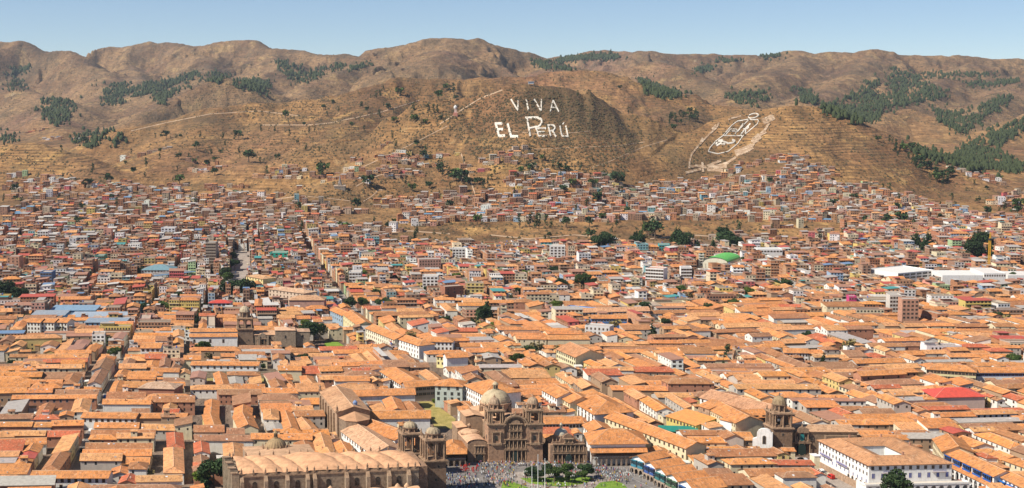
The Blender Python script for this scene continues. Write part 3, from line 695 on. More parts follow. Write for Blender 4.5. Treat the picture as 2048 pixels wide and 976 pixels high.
    part('tiled_houses', bulk_t, kind='stuff', label='mass of tile roofed houses filling the middle distance of the city'); part('brick_buildings', bulk_b, kind='stuff', label='mass of brick and painted blocks filling the far side of the city')
    ORD = ['first', 'second', 'third', 'fourth', 'fifth', 'sixth', 'seventh', 'eighth', 'ninth', 'tenth', 'eleventh', 'twelfth', 'thirteenth', 'fourteenth', 'fifteenth', 'sixteenth', 'seventeenth', 'eighteenth', 'nineteenth', 'twentieth']
    buckets = {}; SEEN = {}
    for rec in OUT:
        nm, cat, parts, loc, a = rec
        best = min(MARKS, key=lambda m: math.hypot(m[1] - loc[0], (m[2] - loc[1]) * .7)); dx, dy = loc[0] - best[1], loc[1] - best[2]
        side = ('left of' if dx < 0 else 'right of') if abs(dx) > abs(dy) * 1.0 else ('behind' if dy > 0 else 'in front of')
        sz = 'long' if max(a['w'], a['d']) > 16 else ('small' if a['w'] * a['d'] < 60 else ('tall' if a['h'] > 8.5 else 'low'))
        if nm == 'brick_building': st = f"{a['nf']} storey {a['wall']} building with {a['roof']} roof"
        else: st = f"{sz} {a['wall']} house under {a['roof']} {a['kind']} roof"
        buckets.setdefault((st, side, best[0]), []).append((math.hypot(dx, dy), rec))
    for (st, side, mk), L in buckets.items():
        L.sort(key=lambda r: r[0])
        for i, (_, (nm, cat, parts, loc, a)) in enumerate(L):
            lab = f"{st} {side} {mk}" if len(L) == 1 else f"{st}, {ordinal(i)} {side} {mk}"
            wd = lab.split()
            if len(wd) > 16: lab = ' '.join(w_ for w_ in wd if w_ not in ('the', 'with'))
            if len(lab.split()) > 16: lab = lab.replace(' house under', ',').replace('white courtyard hotel', 'courtyard hotel')
            SEEN[lab] = SEEN.get(lab, 0) + 1
            o = thing(nm, lab, cat, loc, 'tile roofed houses of the old town' if nm == 'tiled_house' else 'brick and painted blocks of the newer streets')
            for pn, mb in parts.items():
                if mb.v: part(pn, mb, o, kind='stuff' if pn == 'windows' else None)
MARKS = [('the domed twin-towered church', -2, 690), ('the long vaulted cathedral', -75, 610), ('the single-towered church by the white hotel', 135, 690), ('the old convent tower', -185, 985),
         ('the big stone hall', -110, 790), ('the pale green mansion', -30, 800), ('the straight dark street', -240, 760), ('the white courtyard hotel', 170, 640), ('the lone dark conifer', 95, 960),
         ('the cream arcaded wing', 75, 720), ('the red sheet roof', 250, 820), ('the blue school roofs', 80, 1070), ('the white gabled blocks', -330, 990), ('the sloping avenue', -80, 960), ('the right edge houses', 300, 960)]
# ------------------------------------------------------------------ hand-placed buildings
TERRA = (.69, .28, .095); WHITE = (.80, .78, .74); CREAM = (.74, .66, .46); STONE = (.31, .19, .12); STONE2 = (.37, .245, .155); GREYST = (.33, .25, .175)
def P3(u, v, h):
    z = h
    for _ in range(4):
        x, y = GP(u, v, z); z = h + float(ZT(x, y)[0])
    return x, y, z - h
_wc = {}
def window_mesh(w, h, frame, arch=False, glass='window_glass', blue=None):
    k = (w, h, frame, arch, blue)
    if k not in _wc:
        m = MB(); g = .14
        if arch:
            pts = [(-w / 2, 0), (w / 2, 0)] + [(w / 2 * math.cos(a), h - w / 2 + w / 2 * math.sin(a)) for a in np.linspace(0, PI, 7)]
            big = [(x * (1 + 2.4 * g / w), z * (1 + g / h) - (g if z == 0 else 0)) for x, z in pts]
            m.slab_xz(big, -.07, .02, 'stone' if frame == 'stone' else 'paint', GREYST if frame == 'stone' else frame); m.slab_xz(pts, -.10, -.03, 'window_glass')
        else:
            for a in ((-w / 2 - g, -w / 2, -g, h + g), (w / 2, w / 2 + g, -g, h + g), (-w / 2, w / 2, -g, 0), (-w / 2, w / 2, h, h + g), (-.04, .04, 0, h)): m.box(a[0], a[1], -.08, .02, a[2], a[3], 'paint', frame, True)
            m.quad((-w / 2, -.03, 0), (w / 2, -.03, 0), (w / 2, -.03, h), (-w / 2, -.03, h), 'window_glass' if blue is None else 'paint', blue or (1, 1, 1))
        _wc[k] = m.mesh('window')
    return _wc[k]
def put_window(par, x, y, z, ang, w=1., h=1.5, frame=(.32, .22, .14), arch=False, blue=None, name='window'):
    o = link(name, window_mesh(w, h, frame, arch, blue=blue), parent=par); o.location = (x, y, z); o.rotation_euler = (0, 0, ang); return o
class Frame:
    """local axes of a building: e1 along its front, e2 into it"""
    def __init__(s, A, B=None, ang=None, skew=0.0):
        s.o = A
        if B is not None: dx, dy = B[0] - A[0], B[1] - A[1]; s.L = math.hypot(dx, dy); ang = math.atan2(dy, dx)
        s.ang = ang; s.e1 = (math.cos(ang), math.sin(ang)); s.e2 = (-math.sin(ang + skew), math.cos(ang + skew))
    def loc(s, x, y): return (x * s.e1[0] + y * s.e2[0], x * s.e1[1] + y * s.e2[1])
    def mb(s): return MB(s.e1, s.e2)
    def poly(s, x0, x1, y0, y1): return [(s.o[0] + a, s.o[1] + b) for a, b in (s.loc(x0, y0), s.loc(x1, y0), s.loc(x1, y1), s.loc(x0, y1))]
    def ang2(s): return math.atan2(s.e2[1], s.e2[0])
def wall_windows(par, fr, side, L, D, z, n, w, h, frame, arch=False, blue=None, a0=None, a1=None, x=0, y=0):
    """n windows as single parts on the front ('f'), left ('l') or right ('r') wall of a local box"""
    for i in range(n):
        if side == 'f': s0, s1 = (a0 or 0), (a1 or L); m = s0 + (s1 - s0) * (i + .5) / n; px, py = fr.loc(x + m, y - .0); ang = fr.ang
        elif side == 'l': s0, s1 = (a0 or 0), (a1 or D); m = s0 + (s1 - s0) * (i + .5) / n; px, py = fr.loc(x, y + m); ang = fr.ang2() + PI
        else: s0, s1 = (a0 or 0), (a1 or D); m = s0 + (s1 - s0) * (i + .5) / n; px, py = fr.loc(x + L, y + m); ang = fr.ang2()
        put_window(par, px, py, z, ang, w, h, frame, arch, blue)
def arcade(mb, x0, x1, y, z0, z1, n, ratio=.68, th=.7, mat='paint', tint=WHITE, zs=None):
    bw = (x1 - x0) / n; ow = bw * ratio; r = ow / 2; zs = zs if zs is not None else z1 - r - .6
    for i in range(n + 1):
        c = x0 + i * bw; a, b = max(x0, c - (bw - ow) / 2), min(x1, c + (bw - ow) / 2); mb.box(a, b, y, y + th, z0, z1, mat, tint)
    for i in range(n):
        c = x0 + (i + .5) * bw; A = np.linspace(PI, 0, 8)
        for a, b in zip(A[:-1], A[1:]):
            xa, za, xb, zb = c + r * math.cos(a), zs + r * math.sin(a), c + r * math.cos(b), zs + r * math.sin(b)
            mb.add([(xa, y, za), (xb, y, zb), (xb, y, z1), (xa, y, z1), (xa, y + th, za), (xb, y + th, zb)], [(0, 1, 2, 3), (0, 4, 5, 1)], mat, tint)
        mb.quad((c - r, y, z1), (c + r, y, z1), (c + r, y + th, z1), (c - r, y + th, z1), mat, tint)
NW = [0]
def wing(label, A, B, h, depth, wc=WHITE, rc=TERRA, kind='gable', rows=None, side=None, slope=.38, name='tiled_house', cat='house', skew=0.0, group=None, wmat='paint', frame=(.30, .19, .12), ww=1., wh=1.4, rmat='tile', over=.6, arch0=None, extra=None, dx0=0, flat=False):
    """a range whose front eave runs along the photo line A-B; rows: window count per storey from the top"""
    a = P3(*A, h); b = P3(*B, h); fr = Frame(a, b, skew=skew); L = fr.L; KEEP.append(np.array(fr.poly(-.8, L + .8, -(1.0 if a[1] < 900 or name in ('townhouse', 'brick_house') else 9.0 if a[1] < 1150 else 20.0), depth + .6)))
    t = thing(name, label, cat, (a[0], a[1], a[2]), group); W, R = fr.mb(), fr.mb()
    W.box(0, L, 0, depth, -2, h, wmat, wc)
    if flat:
        for q in ((0, L, 0, .25), (0, L, depth - .25, depth), (0, .25, .25, depth - .25), (L - .25, L, .25, depth - .25)): R.box(*q, h, h + .7, wmat, wc)
        R.quad((.25, .25, h + .05), (L - .25, .25, h + .05), (L - .25, depth - .25, h + .05), (.25, depth - .25, h + .05), rmat, rc)
    else: gable(W, R, 0, L, 0, depth, h, slope, over, kind, rc, wc, wmat, rmat=rmat)
    if arch0: arcade(W, 0, L, -3.0, 0, arch0[1], arch0[0], tint=arch0[2] if len(arch0) > 2 else wc); R.add([(-.3, -3.6, arch0[1]), (L + .3, -3.6, arch0[1]), (L + .3, .0, arch0[1] + 1.0), (-.3, .0, arch0[1] + 1.0)], [(0, 1, 2, 3)], rmat, rc, [((0, 0), (L, 0), (L, 4), (0, 4))])
    part('wall', W, t); part('roof', R, t)
    fh = 3.0
    for k, n in enumerate(rows or []): wall_windows(t, fr, 'f', L, depth, h - 2.2 - k * fh, n, ww, wh, frame)
    for k, n in enumerate(side or []):
        if n < 0: wall_windows(t, fr, 'r', L, depth, h - 2.2 - k * fh, -n, ww, wh, frame)
        else: wall_windows(t, fr, 'l', L, depth, h - 2.2 - k * fh, n, ww, wh, frame)
    if extra: extra(t, fr, L)
    return t, fr, L
# ---- stone dressings shared by the churches
PIN = None
def pinnacle_mesh(tint=STONE2):
    m = MB(); m.box(-.42, .42, -.42, .42, 0, .75, 'stone', tint); m.lathe(0, 0, [(.5, .75), (.5, .85), (.28, .95), (.42, 1.35), (.36, 1.75), (.12, 2.1), (.16, 2.25), (.02, 2.6)], 'stone', tint, 8); return m.mesh('pinnacle')
def put(name, me, par, x, y, z, ang=0, s=1.0):
    o = link(name, me, parent=par); o.location = (x, y, z); o.rotation_euler = (0, 0, ang); o.scale = (s, s, s); return o
def column(m, x, y, z0, z1, r=.32, tint=STONE2):
    m.box(x - r * 1.4, x + r * 1.4, y - r * 1.4, y + r * 1.4, z0, z0 + .35, 'stone', tint); m.lathe(x, y, [(r, z0 + .35), (r * .85, z1 - .5), (r * 1.3, z1 - .35), (r * 1.3, z1)], 'stone', tint, 8)
def belltower(par, fr, cx, cy, w, zs, zb, zl, zt, n_arch=2, tint=STONE, cap=(.36, .27, .17), wins=(), rib=.06, zmid=None):
    """shaft, belfry with open arches, octagonal lantern, ribbed dome and finial"""
    ex, ey = fr.loc(cx, cy); h = w / 2
    def mb():
        m = fr.mb(); m.o = (ex, ey, 0); return m
    s = mb(); s.box(-h, h, -h, h, -1, zs, 'stone', tint); s.box(-h - .3, h + .3, -h - .3, h + .3, -1, 1.2, 'stone', tint)
    sh = part('shaft', s, par)
    for (sd, off, z, ww, hh) in wins:
        px, py = fr.loc(cx + (off if sd == 'f' else -h), cy + (-h if sd == 'f' else off)); put_window(sh, px, py, z, fr.ang if sd == 'f' else fr.ang2() + PI, ww, hh, 'stone', True)
    c = mb()
    for (g, a, b) in ((.35, zs - .5, zs), (.8, zs, zs + .45), (.5, zs + .45, zs + .7)): c.box(-h - g, h + g, -h - g, h + g, a, b, 'stone', STONE2, True)
    for (g, a, b) in ((.1, zb - .7, zb - .35), (.55, zb - .35, zb), (.2, zb, zb + .3)): c.box(-h - g, h + g, -h - g, h + g, a, b, 'stone', STONE2, True)
    if zmid: c.box(-h - .35, h + .35, -h - .35, h + .35, zmid, zmid + .4, 'stone', STONE2, True)
    part('cornice', c, par)
    b = mb(); z0 = zs + .7; hb = h * .93
    for sgn in range(4):
        m = MB(); arcade(m, -hb, hb, -hb, z0, zb - .7, n_arch, ratio=.56 if n_arch == 1 else .62, th=.9, mat='stone', tint=tint)
        m.box(-hb + .8, hb - .8, -hb - .0, -hb + .8, z0, z0 + 1.0, 'stone', tint)
        for x in (([-hb + .5, 0, hb - .5]) if n_arch == 2 else [-hb + .45, -hb + 1.5, hb - 1.5, hb - .45]): column(m, x, -hb - .28, z0, zb - .7, .3, tint=STONE2)
        ca, sa = math.cos(sgn * PI / 2), math.sin(sgn * PI / 2); m.v = [(x * ca - y * sa, x * sa + y * ca, z) for x, y, z in m.v]
        m.v = [(x * fr.e1[0] + y * fr.e2[0], x * fr.e1[1] + y * fr.e2[1], z) for x, y, z in m.v]
        b.extend(m, (ex, ey, 0))
    b.quad((-hb, -hb, zb - .7), (hb, -hb, zb - .7), (hb, hb, zb - .7), (-hb, hb, zb - .7), 'stone', tint)
    bf = part('belfry', b, par); bell = mb(); bell.lathe(0, 0, [(.75, zb - 3.6), (.6, zb - 3.0), (.4, zb - 2.3), (.1, zb - 2.0), (.06, zb - .8)], 'stone', (.12, .10, .06), 10); part('bell', bell, bf)
    rl = h * .66; l = mb(); l.lathe(0, 0, [(rl * 1.06, zb + .3), (rl, zb + .7), (rl, zl - .5), (rl * 1.18, zl - .35), (rl * 1.18, zl)], 'stone', tint, 8, ph=PI / 8)
    for i in range(8):
        a = PI / 8 + i * PI / 4; l.lathe(rl * 1.08 * math.cos(a), rl * 1.08 * math.sin(a), [(.2, zb + .3), (.18, zl - .3)], 'stone', STONE2, 6)
        a2 = i * PI / 4; cxx, cyy = rl * .93 * math.cos(a2), rl * .93 * math.sin(a2); tx, ty = -math.sin(a2) * .34, math.cos(a2) * .34; nx, ny = math.cos(a2) * .06, math.sin(a2) * .06
        l.quad((cxx - tx + nx, cyy - ty + ny, zb + .9), (cxx + tx + nx, cyy + ty + ny, zb + .9), (cxx + tx + nx, cyy + ty + ny, zl - .8), (cxx - tx + nx, cyy - ty + ny, zl - .8), 'window_glass')
    part('lantern', l, par)
    rd = rl * 1.05; H_ = (zt - zl) * .68; d = mb(); d.lathe(0, 0, [(rd, zl)] + [(rd * math.cos(a), zl + .1 + H_ * math.sin(a)) for a in np.linspace(.12, PI / 2 * .93, 7)], 'stone', cap, 24, rib=-rib)
    dm = part('dome', d, par); f = mb(); zf = zl + H_; f.lathe(0, 0, [(.45, zf - .1), (.5, zf + .5), (.2, zf + .7), (.35, zf + 1.1), (.05, zt - .2), (.03, zt + .5)], 'stone', tint, 8); f.box(-.3, .3, -.04, .04, zt + .1, zt + .2, 'stone', tint, True); part('finial', f, dm)
    for sx in (-1, 1):
        for sy in (-1, 1):
            px, py = fr.loc(cx + sx * h * .9, cy + sy * h * .9); put('pinnacle', PIN, par, px, py, zb + .25, fr.ang, .95)
            px, py = fr.loc(cx + sx * h * .9, cy + (0 if sx > 0 else 0)); put('pinnacle', PIN, par, px, py, zb + .25, fr.ang, .55)
def big_dome(par, fr, cx, cy, r, z0, z1, zt, drum=(.33, .21, .13), cap=(.50, .42, .25), lantern_top=None, n=24, rib=.0, name='dome', squash=1.0):
    ex, ey = fr.loc(cx, cy)
    def mb():
        m = MB(); m.o = (ex, ey, 0); return m
    d = mb(); d.lathe(0, 0, [(r * .96, z0), (r * .96, z1 - .8), (r * 1.08, z1 - .6), (r * 1.08, z1 - .1), (r * 1.0, z1)], 'stone', drum, 24)
    dr = part('drum', d, par, smooth=False)
    if z1 - z0 > 3:
        for i in range(8):
            a = -PI / 2 + i * PI / 4 + .2; put_window(dr, ex + r * .965 * math.cos(a), ey + r * .965 * math.sin(a), (z0 + z1) / 2 - 1.0, a + PI / 2, 1.1, 1.9, 'stone', True)
    c = mb(); c.lathe(0, 0, [(r * math.cos(a), z1 - .05 + (zt - z1) * math.sin(a) * squash) for a in np.linspace(0, PI / 2 * .95, 10)], 'vault', cap, n, rib=-rib)
    dm = part(name, c, par, smooth=rib == 0)
    if lantern_top:
        l = mb(); q = r * .17; hh = lantern_top - zt; l.lathe(0, 0, [(q * 1.3, zt - .5), (q * 1.3, zt + .15), (q, zt + .2), (q, zt + hh * .6), (q * 1.3, zt + hh * .63), (q * 1.2, zt + hh * .7), (q * .6, zt + hh * .9), (.05, zt + hh)], 'stone', cap, 8)
        for i in range(8):
            a = i * PI / 4 + PI / 8; l.quad(*[(q * 1.0 * math.cos(a) + s_ * -math.sin(a) * q * .22, q * 1.0 * math.sin(a) + s_ * math.cos(a) * q * .22, zz) for s_, zz in ((-1, zt + .4), (1, zt + .4), (1, zt + hh * .52), (-1, zt + hh * .52))], 'window_glass')
        part('lantern', l, dm)
def wall_ground(x, y): return float(ZT(x, y)[0])
PIN = pinnacle_mesh()
# ---------------- cathedral
def cathedral():
    ang = math.radians(9.0); skew = math.radians(10)
    ox, oy = GP(478, 952, 16); fr = Frame((ox, oy), ang=ang, skew=skew); L = 76.0; D = 29.0; z = 16.0
    KEEP.append(np.array(fr.poly(-9, L + 12, -22, D + 14)))
    t = thing('cathedral', 'long brown stone cathedral with rippled orange vault roof and pinnacled buttresses by the square', 'cathedral', (ox, oy, 0))
    W = fr.mb(); W.box(0, L, 0, D, -1, z, 'stone', GREYST); W.box(-.1, L + .1, -.35, .0, z - .7, z, 'stone', STONE2); W.box(-.1, L, D, D + .35, z - .7, z, 'stone', STONE2)
    W.box(0, L, 0, .6, z, z + .5, 'stone', STONE2); W.box(0, L, D - .6, D, z, z + .5, 'stone', STONE2); W.box(0, .6, .6, D - .6, z, z + .4, 'stone', STONE2)
    part('wall', W, t)
    # vault roof: bays with swelling crowns, taller over the crossing
    nx, ny = 190, 34; xs = np.linspace(.6, L + 1, nx); ys = np.linspace(.6, D - .6, ny); X, Yv = np.meshgrid(xs, ys)
    cen = [4, 12, 20, 34, 46, 54.5, 63, 72]; wid = [4.6, 4.4, 4.8, 9.5, 4.8, 4.4, 4.6, 4.8]; Zb = np.zeros_like(X)
    prof = np.sqrt(np.clip(1 - ((Yv - D / 2) / (D / 2)) ** 2, 0, 1)) * .8 + .2 * np.sin(np.clip(Yv / D, 0, 1) * PI)
    for c, w_ in zip(cen, wid):
        dd = (X + (Yv - D / 2) * .22 - c) / w_; Zb = np.maximum(Zb, np.sqrt(np.clip(1 - dd * dd, 0, 1)) * (2.0 + .7 * abs(math.sin(c * 1.7)) if w_ < 9 else 3.4))
    ai = np.abs(np.sin(Yv / D * PI * 3)) ** .6
    ZZ = z + .1 + prof * (1.0 + Zb * 1.15 * (.6 + .4 * ai)) * (.86 + .2 * fbm(X / 9, Yv / 9, 2)) + .2 * fbm(X / 2.5, Yv / 2.5, 3)
    m = fr.mb(); m.add(list(zip(X.ravel(), Yv.ravel(), ZZ.ravel())), [(j * nx + i, j * nx + i + 1, (j + 1) * nx + i + 1, (j + 1) * nx + i) for j in range(ny - 1) for i in range(nx - 1)], 'vault', (.62, .345, .19))
    part('vault_roof', m, t, smooth=True)
    bs = [1.0, 11, 20, 28.5, 31.5, 45, 54, 63, 71.5]
    bm = MB(fr.e1, fr.e2); bm.box(-.75, .75, -2.3, 0, -1, z - 2.2, 'stone', GREYST); bm.add([(-.75, -2.3, z - 2.2), (.75, -2.3, z - 2.2), (.75, -.5, z - .3), (-.75, -.5, z - .3), (-.75, 0, z - .3), (.75, 0, z - .3), (-.75, 0, z - 2.2), (.75, 0, z - 2.2)], [(0, 1, 2, 3), (3, 2, 5, 4), (0, 3, 4, 6), (1, 2, 5, 7)], 'stone', STONE2); bme = bm.mesh('buttress')
    for b in bs: px, py = fr.loc(b, -.02); put('buttress', bme, t, px, py, 0)
    for b in (6.5, 15.5, 24.5, 37.5, 49.5, 58.5, 67.5): px, py = fr.loc(b, 0); put_window(t, px, py, z - 6.4, fr.ang, 2.0, 3.6, 'stone', True)
    for i, b in enumerate(sorted(bs + [6, 15.5, 24.5, 37, 41.5, 49.5, 58.5, 67, 74.5])): px, py = fr.loc(b, .1); put('pinnacle', PIN, t, px, py, z + .4, fr.ang, 1.0 + .15 * (i % 3 == 0))
    for b in (0, 1.5, 7, 13, 19, 26, 31, 34, 46, 50, 54, 58, 62, 66, 70): px, py = fr.loc(b, D - .2); put('pinnacle', PIN, t, px, py, z + .4, fr.ang, 1.05)
    # tall pilasters of the far end
    e = fr.mb()
    for i in range(7):
        y = i * 4.6 - 1; e.box(-3.2, 0, y, y + 1.6, -1, z + 1.2 + (i % 2), 'stone', (.36, .28, .19)); e.box(-3.4, -.6, y - .15, y + 1.75, z + 1.2 + (i % 2), z + 1.6 + (i % 2), 'stone', STONE2)
    part('pilasters', e, t)
    # low front chapels
    c = fr.mb(); c.box(12, L - 2, -13, -2.32, -1, 7.6, 'stone', GREYST); part('chapel_wall', c, t)
    nx, ny = 90, 14; xs = np.linspace(33, L - 2, nx); ys = np.linspace(-13, -2.4, ny); X, Yv = np.meshgrid(xs, ys)
    ZZ = 7.7 + np.sin((Yv + 13) / 10.6 * PI) ** .6 * (1.4 + 1.3 * np.abs(np.sin((X - 33) / 9.0 * PI)) ** .7); m = fr.mb()
    m.add(list(zip(X.ravel(), Yv.ravel(), ZZ.ravel())), [(j * nx + i, j * nx + i + 1, (j + 1) * nx + i + 1, (j + 1) * nx + i) for j in range(ny - 1) for i in range(nx - 1)], 'vault', (.62, .38, .22)); part('chapel_vault', m, t, smooth=True)
    r = fr.mb(); dummy = fr.mb(); gable(dummy, r, -8, 33, -21, -2.6, 6.0, .30, .5, 'gable', TERRA, WHITE); dummy.box(-8, 33, -21, -2.6, -1, 6.0, 'paint', CREAM); part('chapel_roof', r, t); part('chapel_house_wall', dummy, t)
    tu = MB(); tu.box(-1.2, 1.2, -1.2, 1.2, 7, 10.4, 'paint', WHITE); tu.lathe(0, 0, [(1.7, 10.4), (1.6, 10.7), (.9, 11.7), (.1, 12.4)], 'vault', (.62, .40, .24), 10)
    for b in (37, 66, 70): px, py = fr.loc(b, -6 if b < 40 else -3.5); put('turret', _tm(tu), t, px, py, -.6 if b < 40 else 1.0, fr.ang, 1 if b < 40 else .8)
    # towers
    a1 = GP(866, 905, 20)
    for (u, vt, Yt) in ((866, 849, 607), (820, 838, 634)):
        x_, y_, z_ = WY(u, vt, Yt); inv = np.linalg.inv(np.array([[fr.e1[0], fr.e2[0]], [fr.e1[1], fr.e2[1]]])); lx, ly = inv @ np.array([x_ - ox, y_ - oy])
        belltower(t, fr, lx, ly, 9.0, z_ - 15.6, z_ - 6.0, z_ - 3.6, z_, 2, tint=(.27, .17, .11), cap=(.40, .31, .20), wins=(('f', 1.2, 12, .8, 1.3), ('f', 0, 6, .9, 1.2)))
    f = fr.mb(); f.box(L, L + 4.0, 1, D - 2, -1, z + .6, 'stone', STONE); part('front_wall', f, t)
    # drum dome of the adjoining chapel
    x_, y_, z_ = WY(552, 902, 628); inv = np.linalg.inv(np.array([[fr.e1[0], fr.e2[0]], [fr.e1[1], fr.e2[1]]])); lx, ly = inv @ np.array([x_ - ox, y_ - oy])
    q = fr.mb(); q.box(lx - 14, lx + 16, D + .4, ly + 7, -1, 13.6, 'stone', GREYST); part('chapel_wall', q, t)
    q = fr.mb(); gable(fr.mb(), q, lx - 14, lx + 16, D + .4, ly + 7, 13.7, .12, .3, 'hip', (.52, .32, .19), STONE, rmat='vault', ridge=False); part('chapel_roof', q, t)
    big_dome(t, fr, lx, ly, 5.0, 14.0, z_ + 1.4, z_ + 6.3, drum=(.22, .15, .10), cap=(.34, .24, .13), lantern_top=z_ + 9.8, n=40, rib=.035)
    for i in range(12):
        a = i * PI / 6; px, py = fr.loc(lx, ly); put('pinnacle', PIN, t, px + 6.0 * math.cos(a), py + 6.0 * math.sin(a), 14.6, a, .85)
_tmc = {}
def _tm(mb):
    if id(mb) not in _tmc: _tmc[id(mb)] = (mb, mb.mesh('turret'))
    return _tmc[id(mb)][1]
cathedral()
# ---------------- twin-towered church on the square
def retable(m, x0, x1, y, tiers, cols, tint=STONE2):
    """stacked storeys of columns, niches and cornices"""
    for (z0, z1) in tiers:
        n = cols; xs = np.linspace(x0 + .4, x1 - .4, n)
        for x in xs: column(m, x, y - .55, z0, z1 - .4, .27, tint)
        m.box(x0 - .2, x1 + .2, y - 1.0, y, z1 - .4, z1, 'stone', tint, True); m.box(x0 - .1, x1 + .1, y - .8, y, z0 - .1, z0 + .15, 'stone', tint, True)
        for a, b in zip(xs[:-1], xs[1:]):
            if b - a < 3.6:
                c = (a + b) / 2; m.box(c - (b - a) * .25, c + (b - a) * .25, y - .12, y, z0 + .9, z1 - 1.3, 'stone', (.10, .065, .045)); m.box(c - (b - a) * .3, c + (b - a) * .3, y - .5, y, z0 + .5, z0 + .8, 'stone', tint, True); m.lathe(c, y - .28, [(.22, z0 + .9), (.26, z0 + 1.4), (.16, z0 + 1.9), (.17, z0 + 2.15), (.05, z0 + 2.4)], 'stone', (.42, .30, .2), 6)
def church_twin():
    ox, oy = GP(977, 926, 0); fr = Frame((ox, oy), ang=math.radians(2), skew=math.radians(13)); w = 7.6; FW = 26.0
    KEEP.append(np.array(fr.poly(-24, FW + 3, -4, 66))); KEEP.append(np.array(fr.poly(-20, FW + 14, 0, 22)))
    t = thing('church', 'reddish brown baroque church with twin domed bell towers and large pale dome', 'church', (ox, oy, 0))
    for cx in (w / 2, FW - w / 2):
        belltower(t, fr, cx, w / 2, w, 18.6, 25.6, 28.4, 32.6, 1, tint=(.38, .23, .145), cap=(.38, .27, .18), zmid=9.2, wins=(('f', 0, 11, 1.2, 2.3), ('f', 0, 16.3, .8, .8), ('l', 0, 11, 1.2, 2.3)))
        c = fr.mb(); x, y = fr.loc(cx, 0); c.o = (x, y, 0)
        for (z0, z1, g) in ((8.8, 9.8, .9), (14.8, 15.4, .5)): c.box(-2.4, 2.4, -g, 0, z0, z1, 'stone', STONE2, True)
        for sx in (-1.9, 1.9): column(c, sx, -.4, 9.8, 14.8, .28)
        part('balcony', c, t)
    # central bay with its curved gable
    f = fr.mb(); x0, x1 = w, FW - w; cx = FW / 2; hw = cx - x0
    top = [(cx + (hw + .3) * math.cos(a) * 1.02, 17.6 + 4.6 * math.sin(a)) for a in np.linspace(0, PI, 13)]
    f.slab_xz([(x0, -1), (x1, -1), (x1, 18.2)] + top + [(x0, 18.2)], .6, 8, 'stone', (.24, .15, .10)); part('facade', f, t)
    g = fr.mb(); A = np.linspace(0, PI, 13)
    for a, b in zip(A[:-1], A[1:]):
        for (ra, rb, za, zb_, y0) in ((1.10, 1.0, 17.9, 17.6, -.7), (.92, .86, 17.3, 17.2, -.2)):
            xo, zo = lambda q, k=ra: cx + hw * k * math.cos(q), lambda q, k=ra: 18.2 + 4.9 * (k ** .6) * math.sin(q)
            P = [(cx + hw * ra * math.cos(a), y0, 18.1 + 4.9 * ra * math.sin(a)), (cx + hw * ra * math.cos(b), y0, 18.1 + 4.9 * ra * math.sin(b)), (cx + hw * rb * math.cos(b), y0, 18.1 + 4.9 * rb * math.sin(b) - .3), (cx + hw * rb * math.cos(a), y0, 18.1 + 4.9 * rb * math.sin(a) - .3)]
            Q = [(x, .7, z) for x, _, z in P]; g.add(P + Q, [(0, 1, 2, 3), (0, 4, 5, 1), (3, 2, 6, 7)], 'stone', STONE2)
    part('curved_cornice', g, t)
    r = fr.mb(); retable(r, x0 + .1, x1 - .1, .6, ((0.3, 6.6), (6.9, 11.6)), 6); retable(r, cx - 3.1, cx + 3.1, .6, ((11.9, 15.8), (16.0, 19.2)), 4); r.slab_xz([(cx - 2.2, 19.2), (cx + 2.2, 19.2)] + [(cx + 2.2 * math.cos(a), 19.4 + 1.6 * math.sin(a)) for a in np.linspace(0, PI, 7)], -.1, .6, 'stone', STONE2)
    part('carved_portal', r, t)
    d = fr.mb(); d.slab_xz([(cx - 1.5, 0), (cx + 1.5, 0)] + [(cx + 1.5 * math.cos(a), 4.4 + 1.5 * math.sin(a)) for a in np.linspace(0, PI, 7)], -.05, .5, 'plain', (.03, .05, .045)); part('door', d, t)
    for sx in (-1, 1):
        px, py = fr.loc(cx + sx * 2.2, 0); put('pinnacle', PIN, t, px, py, 22.3, 0, .8); px, py = fr.loc(cx + sx * 4.6, 0); put('pinnacle', PIN, t, px, py, 20.6, 0, .8)
    px, py = fr.loc(cx, .2); put('pinnacle', PIN, t, px, py, 23.0, 0, 1.0)
    # nave, transept and chancel
    b = fr.mb(); b.box(3.0, FW - 5, 8, 52, -1, 15.5, 'stone', (.30, .20, .13)); part('nave_wall', b, t)
    b = fr.mb(); gable(fr.mb(), b, 3.0, FW - 5, 8, 52, 15.5, .16, .3, 'gable', (.60, .36, .21), STONE, rmat='vault', ridge=False); part('nave_roof', b, t)
    b = fr.mb(); b.box(-5.5, 3.0, 24, 36, -1, 17.2, 'stone', (.33, .22, .14)); b.box(-10, -5.5, 22, 34, -1, 12.0, 'stone', (.33, .22, .14)); part('transept_wall', b, t)
    b = fr.mb(); gable(fr.mb(), b, -5.5, 3.2, 24, 36, 17.2, .2, .3, 'gable', (.60, .35, .2), STONE, rmat='vault', ridge=False); gable(fr.mb(), b, -10, -5.5, 22, 34, 12, .2, .3, 'shed', (.60, .35, .2), STONE, rmat='vault', ridge=False); part('transept_roof', b, t)
    x_, y_, z_ = WY(991, 797, 697); inv = np.linalg.inv(np.array([[fr.e1[0], fr.e2[0]], [fr.e1[1], fr.e2[1]]])); lx, ly = inv @ np.array([x_ - ox, y_ - oy])
    big_dome(t, fr, lx, ly, 7.6, 13.0, 20.6, 26.8, drum=(.50, .32, .2), cap=(.48, .39, .25), lantern_top=30.8, n=32, rib=.012)
    for i in range(8):
        a = i * PI / 4 + .39; px, py = fr.loc(lx, ly); b = MB(); b.o = (px + 8.0 * math.cos(a), py + 8.0 * math.sin(a), 0); b.box(-.8, .8, -.8, .8, 13, 18.8, 'stone', (.36, .24, .15)); part('buttress', b, t)
